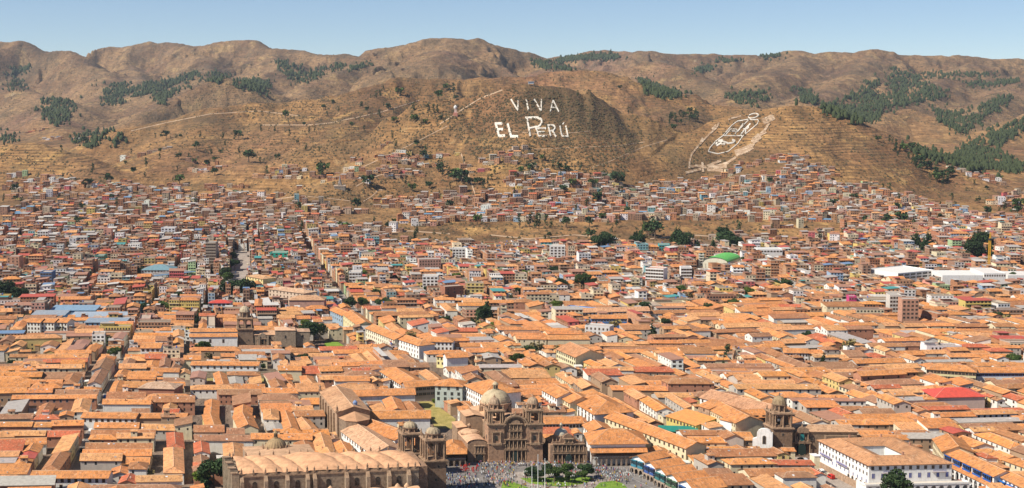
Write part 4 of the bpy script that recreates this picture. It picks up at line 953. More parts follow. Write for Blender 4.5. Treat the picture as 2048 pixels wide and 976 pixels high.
    # side chapel on the left of the front, with its own door
    c = fr.mb(); X0 = -9.6; c.slab_xz([(X0, -1), (-.35, -1), (-.35, 9.2)] + [((X0 - .35) / 2 + 4.6 * math.cos(a), 9.2 + 2.0 * math.sin(a)) for a in np.linspace(.25, PI - .25, 7)] + [(X0, 9.2)], 1.5, 34, 'stone', (.33, .215, .14)); part('side_chapel_wall', c, t)
    c = fr.mb(); arc = [((X0 - .35) / 2 + 4.9 * math.cos(a), 9.3 + 2.1 * math.sin(a)) for a in np.linspace(.1, PI - .1, 9)]
    for (ax_, az_), (bx_, bz_) in zip(arc[:-1], arc[1:]): c.quad((ax_, 1.2, az_), (bx_, 1.2, bz_), (bx_, 34.2, bz_ + .05), (ax_, 34.2, az_ + .05), 'vault', (.60, .36, .22))
    part('side_chapel_roof', c, t)
    c = fr.mb(); mx = (X0 - .35) / 2 + 1.0; retable(c, mx - 2.5, mx + 2.5, 1.5, ((.2, 4.6), (4.9, 8.4)), 4); c.slab_xz([(mx - 1.1, 0), (mx + 1.1, 0)] + [(mx + 1.1 * math.cos(a), 3.0 + 1.1 * math.sin(a)) for a in np.linspace(0, PI, 7)], .5, 1.5, 'plain', (.03, .03, .03)); part('side_door', c, t)
    big_dome(t, fr, -5.2, 17, 4.6, 10.4, 11.4, 12.8, drum=(.5, .31, .19), cap=(.60, .38, .23), lantern_top=15.6, n=20, rib=.03, name='low_dome')
church_twin()
def small_chapel():
    ox, oy = GP(1105, 927.5, 0); fr = Frame((ox, oy), ang=math.radians(2), skew=math.radians(13)); Wd = 15.4
    KEEP.append(np.array(fr.poly(-2, Wd + 1, -3, 24)))
    t = thing('chapel', 'small brown stone chapel with carved front and little pale dome beside the arcades', 'chapel', (ox, oy, 0))
    cx = Wd / 2; f = fr.mb(); gp = [(Wd, 10.2), (Wd - 3.6, 10.6), (Wd - 4.0, 11.6), (cx + 2.6, 12.2), (cx + 2.0, 13.6), (cx, 14.6), (cx - 2.0, 13.6), (cx - 2.6, 12.2), (4.0, 11.6), (3.6, 10.6), (0, 10.2)]
    f.slab_xz([(0, -1), (Wd, -1)] + gp, .4, 2.2, 'stone', (.25, .155, .10)); f.box(-1.2, .2, -.3, 3, -1, 9.2, 'stone', (.36, .23, .15)); f.box(Wd - .2, Wd + 1.2, -.3, 3, -1, 8, 'stone', (.30, .2, .13)); part('facade', f, t)
    r = fr.mb(); retable(r, .2, Wd - .2, .4, ((.3, 5.4), (5.8, 9.8)), 8); retable(r, cx - 2.2, cx + 2.2, .3, ((10.1, 12.4),), 3); part('carved_portal', r, t)
    d = fr.mb(); d.slab_xz([(cx - 1.3, 0), (cx + 1.3, 0)] + [(cx + 1.3 * math.cos(a), 3.4 + 1.3 * math.sin(a)) for a in np.linspace(0, PI, 7)], -.5, .3, 'plain', (.03, .05, .045)); part('door', d, t)
    b = fr.mb(); b.box(.8, Wd - .8, 2.2, 22, -1, 8.8, 'stone', (.27, .18, .12)); part('nave_wall', b, t)
    b = fr.mb(); gable(fr.mb(), b, .8, Wd - .8, 2.2, 22, 8.8, .28, .4, 'hip', TERRA, STONE); part('roof', b, t)
    big_dome(t, fr, cx - 1.0, 9, 3.3, 9.4, 12.4, 15.2, drum=(.45, .33, .22), cap=(.56, .50, .38), lantern_top=18.0, n=20)
    for x in (.4, 2.2, 4.2, 11.2, 13.2, 15.0): px, py = fr.loc(x, .9); put('pinnacle', PIN, t, px, py, 10.4 if 4 > x or x > 11.5 else 11.6, 0, .7)
small_chapel()
# ---------------- church with a single domed tower, right of the square
def church_merced():
    ox, oy = GP(1546, 912, 0); fr = Frame((ox, oy), ang=math.radians(-2), skew=math.radians(18)); w = 9.2
    KEEP.append(np.array(fr.poly(-3, 46, -7, 24)))
    t = thing('church', 'dark brown stone church with one domed bell tower, beside the white courtyard hotel', 'church', (ox, oy, 0))
    belltower(t, fr, w / 2, w / 2, w, 13.6, 21.2, 25.0, 31.0, 2, tint=(.235, .15, .095), cap=(.30, .22, .13), rib=.05, wins=(('f', 0, 10, .7, 1.4), ('f', 0, 3.5, .8, .9)))
    b = fr.mb(); b.box(w, 42, 3.0, 17, -1, 11.6, 'stone', (.27, .185, .12)); b.box(w, 42.2, 2.7, 3.0, 10.9, 11.6, 'stone', STONE2); b.box(26, 40, 1.0, 3.0, -1, 10, 'stone', (.25, .17, .11)); part('nave_wall', b, t)
    b = fr.mb(); gable(fr.mb(), b, w, 42, 3, 17, 11.6, .25, .5, 'gable', (.62, .36, .2), STONE); part('nave_roof', b, t)
    for x in (13.5, 20, 32, 37): px, py = fr.loc(x, 2.7 if x < 26 else 1.0); put_window(t, px, py, 7.2, fr.ang, 1.3, 1.6, 'stone', True)
    r = fr.mb(); cx = w + 5.6; retable(r, cx - 4.4, cx + 4.4, 2.6, ((.2, 6.4),), 4); retable(r, cx - 3.4, cx + 3.4, 2.6, ((6.9, 11.4),), 4); r.slab_xz([(cx + 3.2 * math.cos(a), 11.4 + 3.0 * math.sin(a)) for a in np.linspace(0, PI, 9)], 1.4, 3.4, 'stone', (.33, .22, .14)); part('carved_portal', r, t)
    d = fr.mb(); d.slab_xz([(cx - 1.9, 0), (cx + 1.9, 0)] + [(cx + 1.9 * math.cos(a), 4.2 + 1.5 * math.sin(a)) for a in np.linspace(0, PI, 7)], 1.7, 2.5, 'plain', (.02, .035, .03)); d.slab_xz([(cx - 1.0, 7.4), (cx + 1.0, 7.4), (cx + 1.0, 10.2), (cx, 11), (cx - 1.0, 10.2)], 1.8, 2.5, 'plain', (.03, .20, .19)); part('door', d, t)
    px, py = fr.loc(cx, 2); put('pinnacle', PIN, t, px, py, 14.2, 0, .8)
    # whitewashed shoulder wall on the left of the tower
    ax, ay, _ = P3(1505, 888, 6); f2 = Frame((ax - ox, ay - oy), ang=math.radians(-16)); m = MB(f2.e1, f2.e2, (ax - ox, ay - oy, 0))
    m.slab_xz([(0, -1), (9.6, -1), (9.6, 12.0)] + [(5.6 + 3.6 * math.cos(a), 11.4 + 2.6 * math.sin(a)) for a in np.linspace(.3, PI - .2, 7)] + [(2, 9.4), (0, 8.6)], 0, 2.0, 'paint', WHITE); part('white_wall', m, t); q = f2.loc(5.6, -.05); put_window(t, ax - ox + q[0], ay - oy + q[1], 6.5, f2.ang, 1.5, 4.0, (.45, .36, .26), True)
    KEEP.append(np.array([(ax - 1, ay - 3), (ax + 12, ay - 6), (ax + 12, ay + 4), (ax - 1, ay + 4)]))
church_merced()
# ---------------- convent church in the middle distance
def convent():
    ox, oy = GP(476, 693, 0); fr = Frame((ox, oy), ang=math.radians(2), skew=math.radians(10)); w = 10.8
    KEEP.append(np.array(fr.poly(-34, 52, -13, 34)))
    t = thing('church', 'grey brown stone convent church with pale domed tower, left middle distance', 'church', (ox, oy, 0))
    belltower(t, fr, w / 2, w / 2 + 6, w, 11.0, 18.6, 22.8, 28.4, 2, tint=(.23, .16, .11), cap=(.46, .38, .26), rib=.06, wins=(('f', 2, 3.0, .7, 1.0),))
    b = fr.mb(); b.box(w + 1, 26, 6, 18, -1, 7.0, 'stone', GREYST); b.box(26, 40, 3, 17, -1, 10.5, 'stone', GREYST); b.box(40, 50, 5, 17, -1, 9.2, 'stone', GREYST); part('nave_wall', b, t)
    for x in (14, 20, 25): c = fr.mb(); c.box(x, x + 1.4, 4.4, 6, -1, 6.4, 'stone', GREYST); part('buttress', c, t)
    for x, y, z in ((22.5, 6, 4), (33, 3, 5), (45, 5, 5)): px, py = fr.loc(x, y); put_window(t, px, py, z, fr.ang, 1.1, 2.2, 'stone', True)
    r = fr.mb(); retable(r, 13.5, 21, 5.6, ((.2, 4.6),), 4); r.slab_xz([(15, 4.6), (19.6, 4.6), (19.2, 7.4), (17.3, 8.6), (15.4, 7.4)], 5.0, 6.0, 'stone', GREYST); r.slab_xz([(16, 0), (18.6, 0), (18.6, 3), (17.3, 4), (16, 3)], 5.1, 5.6, 'plain', (.03, .03, .03)); part('carved_portal', r, t)
    b = fr.mb(); gable(fr.mb(), b, w + 1, 26, 6, 18, 7.0, .3, .4, 'gable', (.62, .36, .21), STONE); gable(fr.mb(), b, 26, 40, 3, 17, 10.5, .2, .3, 'hip', (.62, .38, .24), STONE, rmat='vault'); gable(fr.mb(), b, 40, 50, 5, 17, 9.2, .2, .3, 'hip', (.62, .38, .24), STONE); part('roof', b, t)
    l = fr.mb(); l.lathe(34, 10, [(1.2, 11), (1.2, 13), (1.5, 13.2), (.8, 14.2), (.05, 15)], 'paint', (.6, .55, .5), 8); part('lantern', l, t)
    # cloister ranges
    for (x0, x1, y0, y1, h, nm) in ((-33, -.4, 3, 11, 6.4, 'cloister'), (-33, 26, 20, 29, 7, 'cloister')):
        b, r = fr.mb(), fr.mb(); b.box(x0, x1, y0, y1, -1, h, 'paint', WHITE); gable(b, r, x0, x1, y0, y1, h, .36, .5, 'gable', TERRA, WHITE); part(nm + '_wall', b, t); part(nm + '_roof', r, t)
    for x in (-30, -19, -10): px, py = fr.loc(x, 3); put_window(t, px, py, 2.2, fr.ang, 1.2, 2.4, (.3, .2, .15), x == -30)
convent()
# ---------------- white courtyard hotel
def hotel():
    A = P3(1638, 880, 13.5); B = P3(1738, 930, 13.5); fr = Frame(B, A); h = 13.5        # e1 runs back along the left front
    C = P3(1904, 926, 13.5); ex = (C[0] - B[0], C[1] - B[1]); Wd = math.hypot(*ex); fr = Frame(B, C); inv = None
    v = (A[0] - B[0], A[1] - B[1]); Lb = math.hypot(*v); fr.e2 = (v[0] / Lb, v[1] / Lb); D = Lb; L = Wd; d = 13.0
    KEEP.append(np.array(fr.poly(-6, L + 9, -14, D + 2)))
    t = thing('hotel', 'white three storey hotel round a courtyard with blue balconies and street arcade', 'hotel', (B[0], B[1], 0))
    rects = [(0, L, 0, d), (L - d, L, d, D), (0, L - d, D - d, D), (0, d, d, D - d)]
    W = fr.mb(); 
    for r in rects: W.box(*r, 0, h, 'paint', WHITE)
    W.box(-.12, 0, 0, D, 0, 3.4, 'stone', (.40, .27, .18)); part('wall', W, t)
    s = .36; o = .8; R = fr.mb(); zr = h + s * d / 2; k = d / 2
    O = [(-o, -o), (L + o, -o), (L + o, D + o), (-o, D + o)]; M = [(k, k), (L - k, k), (L - k, D - k), (k, D - k)]; I = [(d + .4, d + .4), (L - d - .4, d + .4), (L - d - .4, D - d - .4), (d + .4, D - d - .4)]
    for i in range(4):
        j = (i + 1) % 4; ln = L if i % 2 == 0 else D; s2 = k * 1.1
        R.add([(*O[i], h - s * o + .2), (*O[j], h - s * o + .2), (*M[j], zr + .2), (*M[i], zr + .2)], [(0, 1, 2, 3)], 'tile', (.62, .31, .15), [((0, 0), (ln, 0), (ln - k, s2), (k, s2))])
        R.add([(*I[i], h - s * .4 + .2), (*I[j], h - s * .4 + .2), (*M[j], zr + .2), (*M[i], zr + .2)], [(0, 1, 2, 3)], 'tile', (.62, .31, .15), [((0, 0), (ln, 0), (ln, s2), (0, s2))])
        R.add([(*O[i], h - s * o + .2), (*O[j], h - s * o + .2), (*O[j], h - s * o - .1), (*O[i], h - s * o - .1)], [(0, 1, 2, 3)], 'tile', (.35, .16, .08)); R.add([(*O[i], h - s * o - .1), (*O[j], h - s * o - .1), (*I[j], h - s * .4), (*I[i], h - s * .4)], [(0, 1, 2, 3)], 'paint', (.3, .2, .14))
    part('roof', R, t)
    BL = (.05, .08, .30); FR = (.35, .30, .26)
    wall_windows(t, fr, 'l', L, D, h - 2.1, 15, .9, 1.3, FR); wall_windows(t, fr, 'l', L, D, h - 5.0, 15, .8, 1.3, FR); wall_windows(t, fr, 'l', L, D, h - 8.4, 12, .8, 1.5, (.7, .66, .6), blue=BL)
    for i in range(5): px, py = fr.loc(0, 3 + i * 3.6); put_window(t, px, py, 2.0, fr.ang2() + PI, 1.6, 2.8, (.45, .35, .25), True)
    wall_windows(t, fr, 'f', L, D, h - 2.3, 11, 1.1, 1.4, FR); wall_windows(t, fr, 'f', L, D, h - 6.2, 9, 1.2, 2.2, (.6, .55, .5), blue=BL)
    for (sd, a) in (('l', D * .82), ('l', D * .48), ('f', L * .24), ('f', L * .84)):
        b = fr.mb(); n_ = 10 if sd == 'l' else 6
        if sd == 'l':
            b.box(-1.1, 0, a - n_ / 2, a + n_ / 2, h - 6.0, h - 5.75, 'plain', (.45, .38, .33), True); b.box(-1.15, -1.05, a - n_ / 2, a + n_ / 2, h - 5.0, h - 4.85, 'plain', (.08, .08, .30), True)
            for q in range(n_ * 2 + 1): b.box(-1.13, -1.07, a - n_ / 2 + q / 2 - .04, a - n_ / 2 + q / 2 + .04, h - 5.75, h - 5.0, 'plain', (.10, .10, .34))
            b.box(-1.12, -1.04, a - n_ / 2, a + n_ / 2, h - 5.6, h - 5.35, 'plain', (.10, .10, .34), True)
        else:
            b.box(a - n_ / 2, a + n_ / 2, -1.1, 0, h - 3.9, h - 3.7, 'plain', (.45, .38, .33), True); b.box(a - n_ / 2, a + n_ / 2, -1.15, -1.05, h - 2.9, h - 2.75, 'plain', (.08, .08, .30), True)
            for q in range(n_ * 2 + 1): b.box(a - n_ / 2 + q / 2 - .04, a - n_ / 2 + q / 2 + .04, -1.13, -1.07, h - 3.7, h - 2.9, 'plain', (.10, .10, .34))
        part('balcony', b, t)
    # terrace over the arcade along the front
    b = fr.mb(); arcade(b, -4.0, L + 5.0, -5.5, 0, 5.6, 13, tint=WHITE, th=.8); b.box(-4, L + 5, -4.7, -.13, 5.1, 5.5, 'paint', (.62, .56, .48), True); b.box(-4.2, L + 5.2, -5.7, -5.5, 5.45, 6.3, 'paint', WHITE, True); b.box(L + 4.8, L + 5, -4.7, 0, 0, 6.3, 'paint', WHITE); b.box(-4.0, -3.8, -4.7, 3, 0, 6.3, 'paint', WHITE); part('arcade', b, t)
    b = fr.mb(); b.box(-2.8, 0, D - 1.5, D + 3, 0, 6, 'paint', CREAM); b.box(-3.0, .2, D - 1.7, D + 3.2, 6, 6.3, 'paint', WHITE, True); part('porch', b, t)
    for r_ in ((L * .5, k), (L * .3, D - k), (L - k, D * .5), (L * .7, D - k)): c = fr.mb(); c.box(r_[0] - .35, r_[0] + .35, r_[1] - .35, r_[1] + .35, zr - .5, zr + 1.5, 'brick', (.42, .22, .14)); part('chimney', c, t)
hotel()
# ---------------- arcades and other traced ranges
def balcony_row(col, n=4, z0=3.3, d=1.3):
    def f(t, fr, L):
        for i in range(n):
            a, b = L * (i + .12) / n, L * (i + .88) / n; m = fr.mb(); m.box(a, b, -d, 0, z0, z0 + .25, 'plain', col, True); m.box(a, b, -d, -d + .1, z0 + .25, z0 + 1.2, 'plain', col, True); m.box(a, b, -d - .1, 0, z0 + 3.0, z0 + 3.15, 'plain', col, True)
            for q in np.linspace(a, b - .12, 5): m.box(q, q + .12, -d, -d + .12, z0 + 1.2, z0 + 3.0, 'plain', col)
            m.quad((a, -d + .3, z0 + 1.2), (b, -d + .3, z0 + 1.2), (b, -d + .3, z0 + 3.0), (a, -d + .3, z0 + 3.0), 'window_glass'); part('balcony', m, t)
    return f
def galleries(n, z1=4.4, z2=7.2, col=(.16, .10, .07)):
    def f(t, fr, L):
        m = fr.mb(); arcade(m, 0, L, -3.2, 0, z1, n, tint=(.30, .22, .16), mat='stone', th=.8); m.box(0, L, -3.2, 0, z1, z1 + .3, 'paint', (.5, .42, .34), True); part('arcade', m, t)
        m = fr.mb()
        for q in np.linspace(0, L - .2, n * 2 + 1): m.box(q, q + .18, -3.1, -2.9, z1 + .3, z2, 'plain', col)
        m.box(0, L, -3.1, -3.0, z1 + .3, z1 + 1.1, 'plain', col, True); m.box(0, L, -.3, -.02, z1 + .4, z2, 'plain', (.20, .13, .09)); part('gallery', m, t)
        r = fr.mb(); r.add([(-.6, -4.3, z2 - .3), (L + .6, -4.3, z2 - .3), (L + .6, -.02, z2 + 1.1), (-.6, -.02, z2 + 1.1), (-.6, -4.3, z2 - .5), (L + .6, -4.3, z2 - .5)], [(0, 1, 2, 3), (0, 1, 5, 4)], 'tile', TERRA, [((0, 0), (L, 0), (L, 4.4), (0, 4.4)), ((0, 0),) * 4]); part('porch_roof', r, t)
    return f
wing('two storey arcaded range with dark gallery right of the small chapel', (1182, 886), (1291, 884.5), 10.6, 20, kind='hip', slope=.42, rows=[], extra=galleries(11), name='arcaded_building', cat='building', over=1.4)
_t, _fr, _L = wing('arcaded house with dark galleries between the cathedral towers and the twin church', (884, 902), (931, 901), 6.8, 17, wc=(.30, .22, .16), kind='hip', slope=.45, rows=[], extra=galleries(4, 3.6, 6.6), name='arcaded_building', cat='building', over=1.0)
wing('long tiled range behind the twin-towered church courtyard', (1085, 848), (1165, 846), 9, 11, rows=[12], name='cloister_wing', cat='building')
wing('diagonal tiled range closing the church courtyard on its right', (1166, 850), (1180, 864), 9.0, 12, rows=[4], name='cloister_wing', cat='building', kind='gable')
CR = (.72, .62, .40)
wing('long cream arcaded range with terracotta roof running toward the square', (1210, 835), (1372, 897), 9.0, 12, wc=CR, rows=[18, 14], ww=1.1, name='arcaded_building', cat='building', kind='gable')
wing('white colonial block with tall dark pilasters behind the square', (1141, 800), (1189, 829), 9.6, 22, rows=[7, 7], ww=1.5, wh=2.4, kind='hip', name='colonial_house', cat='building', side=[])
wing('white annex facing the camera beside the pilastered colonial block', (1190, 828), (1256, 824), 9.6, 12, rows=[6, 5], ww=1.2, wh=2.2, name='colonial_house', cat='building')
wing('white street house first in the row behind the twin-towered church', (1084, 779), (1114, 796), 11, 14, rows=[6, 6, 5], name='colonial_house', cat='building', group=None)
wing('cream street house with brown balconies between the two white rows', (1115, 791), (1140, 806), 10.5, 14, wc=CR, rows=[5, 5, 4], name='colonial_house', cat='building', extra=balcony_row((.28, .14, .08), 2, 4.4))
wing('pale green three storey mansion with square windows facing the camera', (870, 771), (924, 773), 12.5, 14, wc=(.50, .56, .50), rows=[3, 4, 4], ww=1.3, wh=1.7, kind='hip', name='mansion', cat='building', side=[4, 4, 4], frame=(.22, .25, .22))
wing('white mansion with regular small windows right of the pale green one', (929, 770), (968, 790), 12.5, 22, rows=[9, 9, 9], kind='hip', name='mansion', cat='building', side=[])
wing('long terracotta roofed school range with dark window bands', (760, 742), (812, 774), 8, 15, rows=[14, 12], kind='hip', name='school_building', cat='building', ww=1.6)
wing('dark fronted end range facing the camera below the long terracotta roof', (812, 775), (869, 771), 8.4, 11, wc=(.34, .28, .24), rows=[7, 7], name='school_building', cat='building', ww=2.0)
wing('white gallery building with arched windows and cream side by the single tower', (1418, 818), (1471, 846), 11.5, 15, wc=CR, rows=[13, 12], kind='gable', name='convent_wing', cat='building', ww=.8, wh=1.1)
wing('white gable fronted wing with green arched windows left of the tower', (1471, 846), (1512, 838), 11, 11, rows=[4, 4], kind='hip', name='convent_wing', cat='building', ww=1.0, wh=1.8, frame=(.1, .25, .2))
wing('bare stone end wall of the convent beside the orange canopy', (1397, 811), (1419, 818), 12, 9, wc=(.36, .25, .17), wmat='stone', rows=[1], kind='shed', name='stone_house', cat='house')
wing('bright orange sheet roof over a white hall beside the green netting', (1333, 832), (1392, 851), 6.5, 13, wc=(.62, .50, .16), rc=(.76, .32, .09), rmat='metal', kind='shed', rows=[9], name='market_hall', cat='hall', slope=.25)
wing('green netting stretched over a yard beside the orange sheet roof', (1318, 862), (1394, 864), 4.2, 7, wc=(.05, .09, .07), rc=(.02, .24, .18), rmat='metal', kind='shed', name='netting_canopy', cat='canopy', slope=.2)
wing('long plain tiled cloister roof behind the cream convent range', (1400, 795), (1536, 830), 9, 17, rc=(.60, .31, .17), rows=[12], name='cloister_wing', cat='building')
wing('wide tiled range with shaded arches just left of the single domed tower', (1486, 836), (1538, 834), 9, 14, wc=(.35, .26, .2), rows=[3], ww=2.4, wh=3.2, name='cloister_wing', cat='building')
wing('white portico house with bright blue balcony at the right edge', (1887, 905), (1988, 953), 8.4, 11, rows=[12], kind='gable', name='arcaded_building', cat='building', arch0=(11, 4.6), extra=balcony_row((.03, .12, .42), 5, 4.9, 1.0))
wing('tiled house with deep blue corner balcony in the bottom right corner', (2000, 953), (2075, 990), 8.0, 10, rows=[9], kind='gable', name='arcaded_building', cat='building', extra=balcony_row((.03, .16, .50), 5, 3.4, 1.2))
wing('cream range with small balconies behind the right edge portico', (1866, 878), (1886, 903), 9.5, 14, wc=CR, rows=[8, 8], name='colonial_house', cat='building')
BB = (.05, .20, .27)
def stalls(n, c2):
    g = balcony_row(c2, n, 3.2, 1.2)
    def f(t, fr, L):
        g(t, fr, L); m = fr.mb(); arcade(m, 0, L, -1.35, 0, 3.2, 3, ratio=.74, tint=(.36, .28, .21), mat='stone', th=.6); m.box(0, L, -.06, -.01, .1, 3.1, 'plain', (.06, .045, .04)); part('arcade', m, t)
    return f
bl = [(1264, 914, 1290, 922), (1291, 926, 1312, 935), (1313, 939, 1334, 949), (1335, 951, 1358, 962), (1359, 964, 1390, 980)]
cc = [BB, (.05, .10, .28), (.05, .17, .17), (.07, .14, .08), (.04, .10, .26)]
nm_ = ['turquoise', 'deep blue', 'sea green', 'dark green', 'royal blue']
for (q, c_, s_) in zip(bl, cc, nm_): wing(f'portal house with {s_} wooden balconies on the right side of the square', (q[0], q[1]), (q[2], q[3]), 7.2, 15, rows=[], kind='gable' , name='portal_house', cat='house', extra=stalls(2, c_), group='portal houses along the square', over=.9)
wing('low white house with dark windows at the bottom left edge', (62, 955), (214, 955), 7.0, 9, rows=[11, 9], ww=1.1, wh=1.9, kind='gable', name='townhouse', cat='house', over=.9)
wing('cream terrace of houses with balconies down the left street', (98, 878), (58, 985), 8.2, 10, wc=CR, rows=[16, 14], name='townhouse', cat='house', kind='gable', skew=0) if False else None
wing('long low brown tiled range beside the dark left street', (163, 835), (270, 837), 6.4, 9, rows=[9], name='townhouse', cat='house', ww=1.2)
wing('second long low tiled range continuing right from the street corner', (271, 836), (371, 836), 6.0, 8, wc=(.4, .27, .18), rows=[], name='townhouse', cat='house')
wing('square red brick house with pale tiled hip roof among low roofs', (277, 776), (348, 778), 9.0, 14, wc=(.40, .17, .10), wmat='brick', rc=(.60, .40, .27), kind='hip', slope=.3, name='brick_house', cat='house')
wing('white two storey house with a row of dark windows, upper left centre', (281, 696), (320, 696), 8.6, 12, rows=[4, 4], ww=1.6, name='townhouse', cat='house')
wing('small white townhouse with red awning beside the brick house', (326, 826), (355, 826), 7.4, 7, rows=[2], rc=(.55, .13, .06), name='townhouse', cat='house')
wing('white cloister range below the convent tower with garden terraces', (382, 730), (516, 731), 5.6, 8, rows=[10], name='cloister_wing', cat='building')
wing('white gabled museum house with glazed gallery facing the terraced garden', (452, 722), (562, 724), 6.5, 11, rows=[9], ww=2.2, wh=2.4, name='museum', cat='building', kind='hip') if False else None
def hall():
    A = P3(640, 783, 14.0); B = P3(674, 826, 14.0); fr = Frame(A, B); L = fr.L; D = 17
    KEEP.append(np.array(fr.poly(-1, L + 22, -2, D + 6)))
    t = thing('stone_church', 'large windowless stone church hall with tiled roof and polygonal end', 'church', (A[0], A[1], 0)); W, R = fr.mb(), fr.mb()
    W.box(0, L, 0, D, -1, 14, 'stone', (.40, .27, .175)); gable(W, R, 0, L, 0, D, 14, .32, .5, 'gable', (.62, .34, .18), (.40, .27, .17), 'stone'); part('wall', W, t); part('roof', R, t)
    b = fr.mb(); pts = [(L + .02, 1), (L + 8, 3), (L + 11, 8), (L + 8, 15), (L + .02, D - .5)]; b.prism(pts, -1, 11.5, 'stone', (.27, .19, .13)); part('apse', b, t)
    b = fr.mb(); cx, cy = L + 3, D / 2; n = len(pts); b.add([(x + (x - cx) * .05, y + (y - cy) * .05, 11.55) for x, y in pts] + [(cx, cy, 15.0)], [(i, (i + 1) % n, n) for i in range(n)], 'tile', (.60, .33, .18)); part('apse_roof', b, t)
    px, py = fr.loc(L + 9.6, 5.4); put_window(t, px, py, 4, fr.ang + .95, 1.0, 1.9, 'stone', True)
    for i in range(6): c = fr.mb(); c.box(3 + i * L / 6.3, 4.2 + i * L / 6.3, -.9, 0, -1, 12.5, 'stone', (.40, .28, .18)); part('buttress', c, t)
    x, y = fr.loc(L - 6, D * .62); l = MB(); l.o = (x, y, 0); l.lathe(0, 0, [(1.1, 15.5), (1.1, 17.2), (1.3, 17.3), (1.1, 17.9), (.1, 18.8)], 'paint', (.20, .28, .45), 10); part('lantern', l, t)
    for px_, py_ in ((0, 0), (L, 0)): qx, qy = fr.loc(px_, py_); put('pinnacle', PIN, t, qx, qy, 14.2, 0, 1.6)
    for (u0, v0, u1, v1, h, d, lab) in ((705, 838, 860, 836, 8.5, 13, 'wide tiled cloister roof right of the stone hall'), (696, 793, 830, 789, 8.5, 12, 'back cloister range behind the stone hall with yellowed tiles'), (700, 846, 790, 880, 7.6, 14, 'tiled street range running down from the stone hall toward the cathedral')):
        wing(lab, (u0, v0), (u1, v1), h, d, rows=[8] if v1 > 870 else [], rc=jit(TERRA), name='cloister_wing', cat='building')
hall()
wing('white walled street row with dark doorways left of the cathedral towers', (683, 862), (745, 908), 7, 16, rows=[12], rc=(.70, .41, .24), name='townhouse', cat='house', ww=1.1, wh=1.8)
# middle distance
wing('long cream avenue terrace, lower half, beside the parked cars', (790, 676), (838, 690), 9.5, 12, wc=WHITE, rows=[9, 9, 8], name='avenue_terrace', cat='building', ww=.8, kind='hip', side=[])
wing('long cream avenue terrace, middle stretch, with many small windows', (731, 656), (789, 677), 10, 12, wc=(.74, .68, .52), rows=[14, 14, 12], name='avenue_terrace', cat='building', ww=.8)
wing('yellow avenue terrace at the upper end of the sloping avenue', (686, 628), (715, 648), 10, 12, wc=(.70, .62, .36), rows=[7, 7], name='avenue_terrace', cat='building')
wing('blue grey glazed block at the top of the sloping avenue', (660, 620), (685, 630), 9, 10, wc=(.30, .40, .48), rows=[6, 6], name='avenue_terrace', cat='building')
wing('white corner block facing the camera beside the avenue', (842, 683), (905, 684), 9.5, 12, rows=[8, 8, 6], name='avenue_terrace', cat='building', kind='hip', side=[])
wing('cream yellow house with dark windows right of the avenue crossing', (873, 712), (913, 716), 7.6, 10, wc=(.74, .66, .32), rows=[6, 5], name='townhouse', cat='house', kind='hip')
wing('white gabled warehouse end beside the cream yellow house', (894, 716), (936, 714), 9.5, 11, rows=[], name='townhouse', cat='house')
wing('cream hall with band of dark windows and orange roof, centre right', (1113, 698), (1151, 713), 9.5, 20, wc=(.72, .66, .42), rows=[10, 10], ww=1.3, name='school_building', cat='building', side=[], kind='gable', rc=(.6, .28, .13))
wing('white and brick four storey block, centre right', (1170, 652), (1219, 655), 11, 10, wc=(.62, .60, .57), rows=[6, 6, 6], rc=(.45, .40, .36), rmat='paint', flat=True, name='apartment_block', cat='building', side=[])
wing('school with bright blue walls and terracotta roof in the centre', (1183, 637), (1254, 637), 9, 10, wc=(.08, .18, .42), rows=[12, 12], ww=1.4, frame=(.6, .6, .6), name='school', cat='school')
wing('wide terracotta school roof behind the bright blue wall', (1162, 625), (1299, 622), 9.5, 12, rc=(.70, .36, .19), rows=[18], name='school', cat='school')
wing('blue walled strip building left of the blue school', (1129, 615), (1218, 622), 8, 9, wc=(.10, .28, .62), rc=(.50, .42, .36), rows=[18], frame=(.7, .7, .7), name='school', cat='school', flat=True, rmat='paint')
wing('white six storey apartment block with square windows behind the old town', (1291, 537), (1327, 539), 18, 13, rows=[7, 7, 7, 7], flat=True, rc=(.5, .28, .2), rmat='paint', name='apartment_block', cat='building', side=[], ww=2.0, wh=1.5)
wing('narrow white apartment block with grey side right of the taller white one', (1362, 536), (1384, 536), 14, 12, rows=[4, 4, 4, 4], flat=True, rc=(.45, .4, .38), rmat='paint', name='apartment_block', cat='building', ww=2.2)
wing('large white warehouse with dark window bands at far right', (1796, 548), (1868, 541), 12, 40, rows=[6, 6], flat=True, rc=(.70, .68, .64), rmat='paint', name='warehouse', cat='warehouse', ww=6, wh=1.6, side=[])
wing('plain white warehouse in the middle of the three at far right', (1885, 552), (1966, 552), 12, 36, rows=[], flat=True, rc=(.70, .68, .64), rmat='paint', name='warehouse', cat='warehouse')
wing('white warehouse with grey side windows by the yellow crane', (1968, 548), (2012, 548), 13, 40, rows=[9], flat=True, rc=(.66, .62, .58), rmat='paint', name='warehouse', cat='warehouse')
wing('white warehouse cut by the right edge of the view', (2016, 552), (2100, 552), 9, 30, rows=[], flat=True, rc=(.66, .62, .58), rmat='paint', name='warehouse', cat='warehouse')
wing('small white hospital block on the hill foot behind the gym', (1515, 500), (1565, 500), 12, 20, rows=[8], flat=True, rc=(.6, .58, .55), rmat='paint', name='warehouse', cat='warehouse', ww=2)
wing('bright red sheet roof over low brick walls, right side', (1870, 795), (1970, 793), 7, 20, wc=(.6, .45, .38), rc=(.62, .09, .06), rmat='metal', kind='hip', slope=.32, rows=[], name='workshop', cat='building')
wing('cream school wing with long window rows left of the red roof', (1853, 738), (1952, 744), 9.5, 13, wc=(.72, .64, .36), rows=[14, 14], name='school_building', cat='building', ww=1.6, side=[], kind='hip')
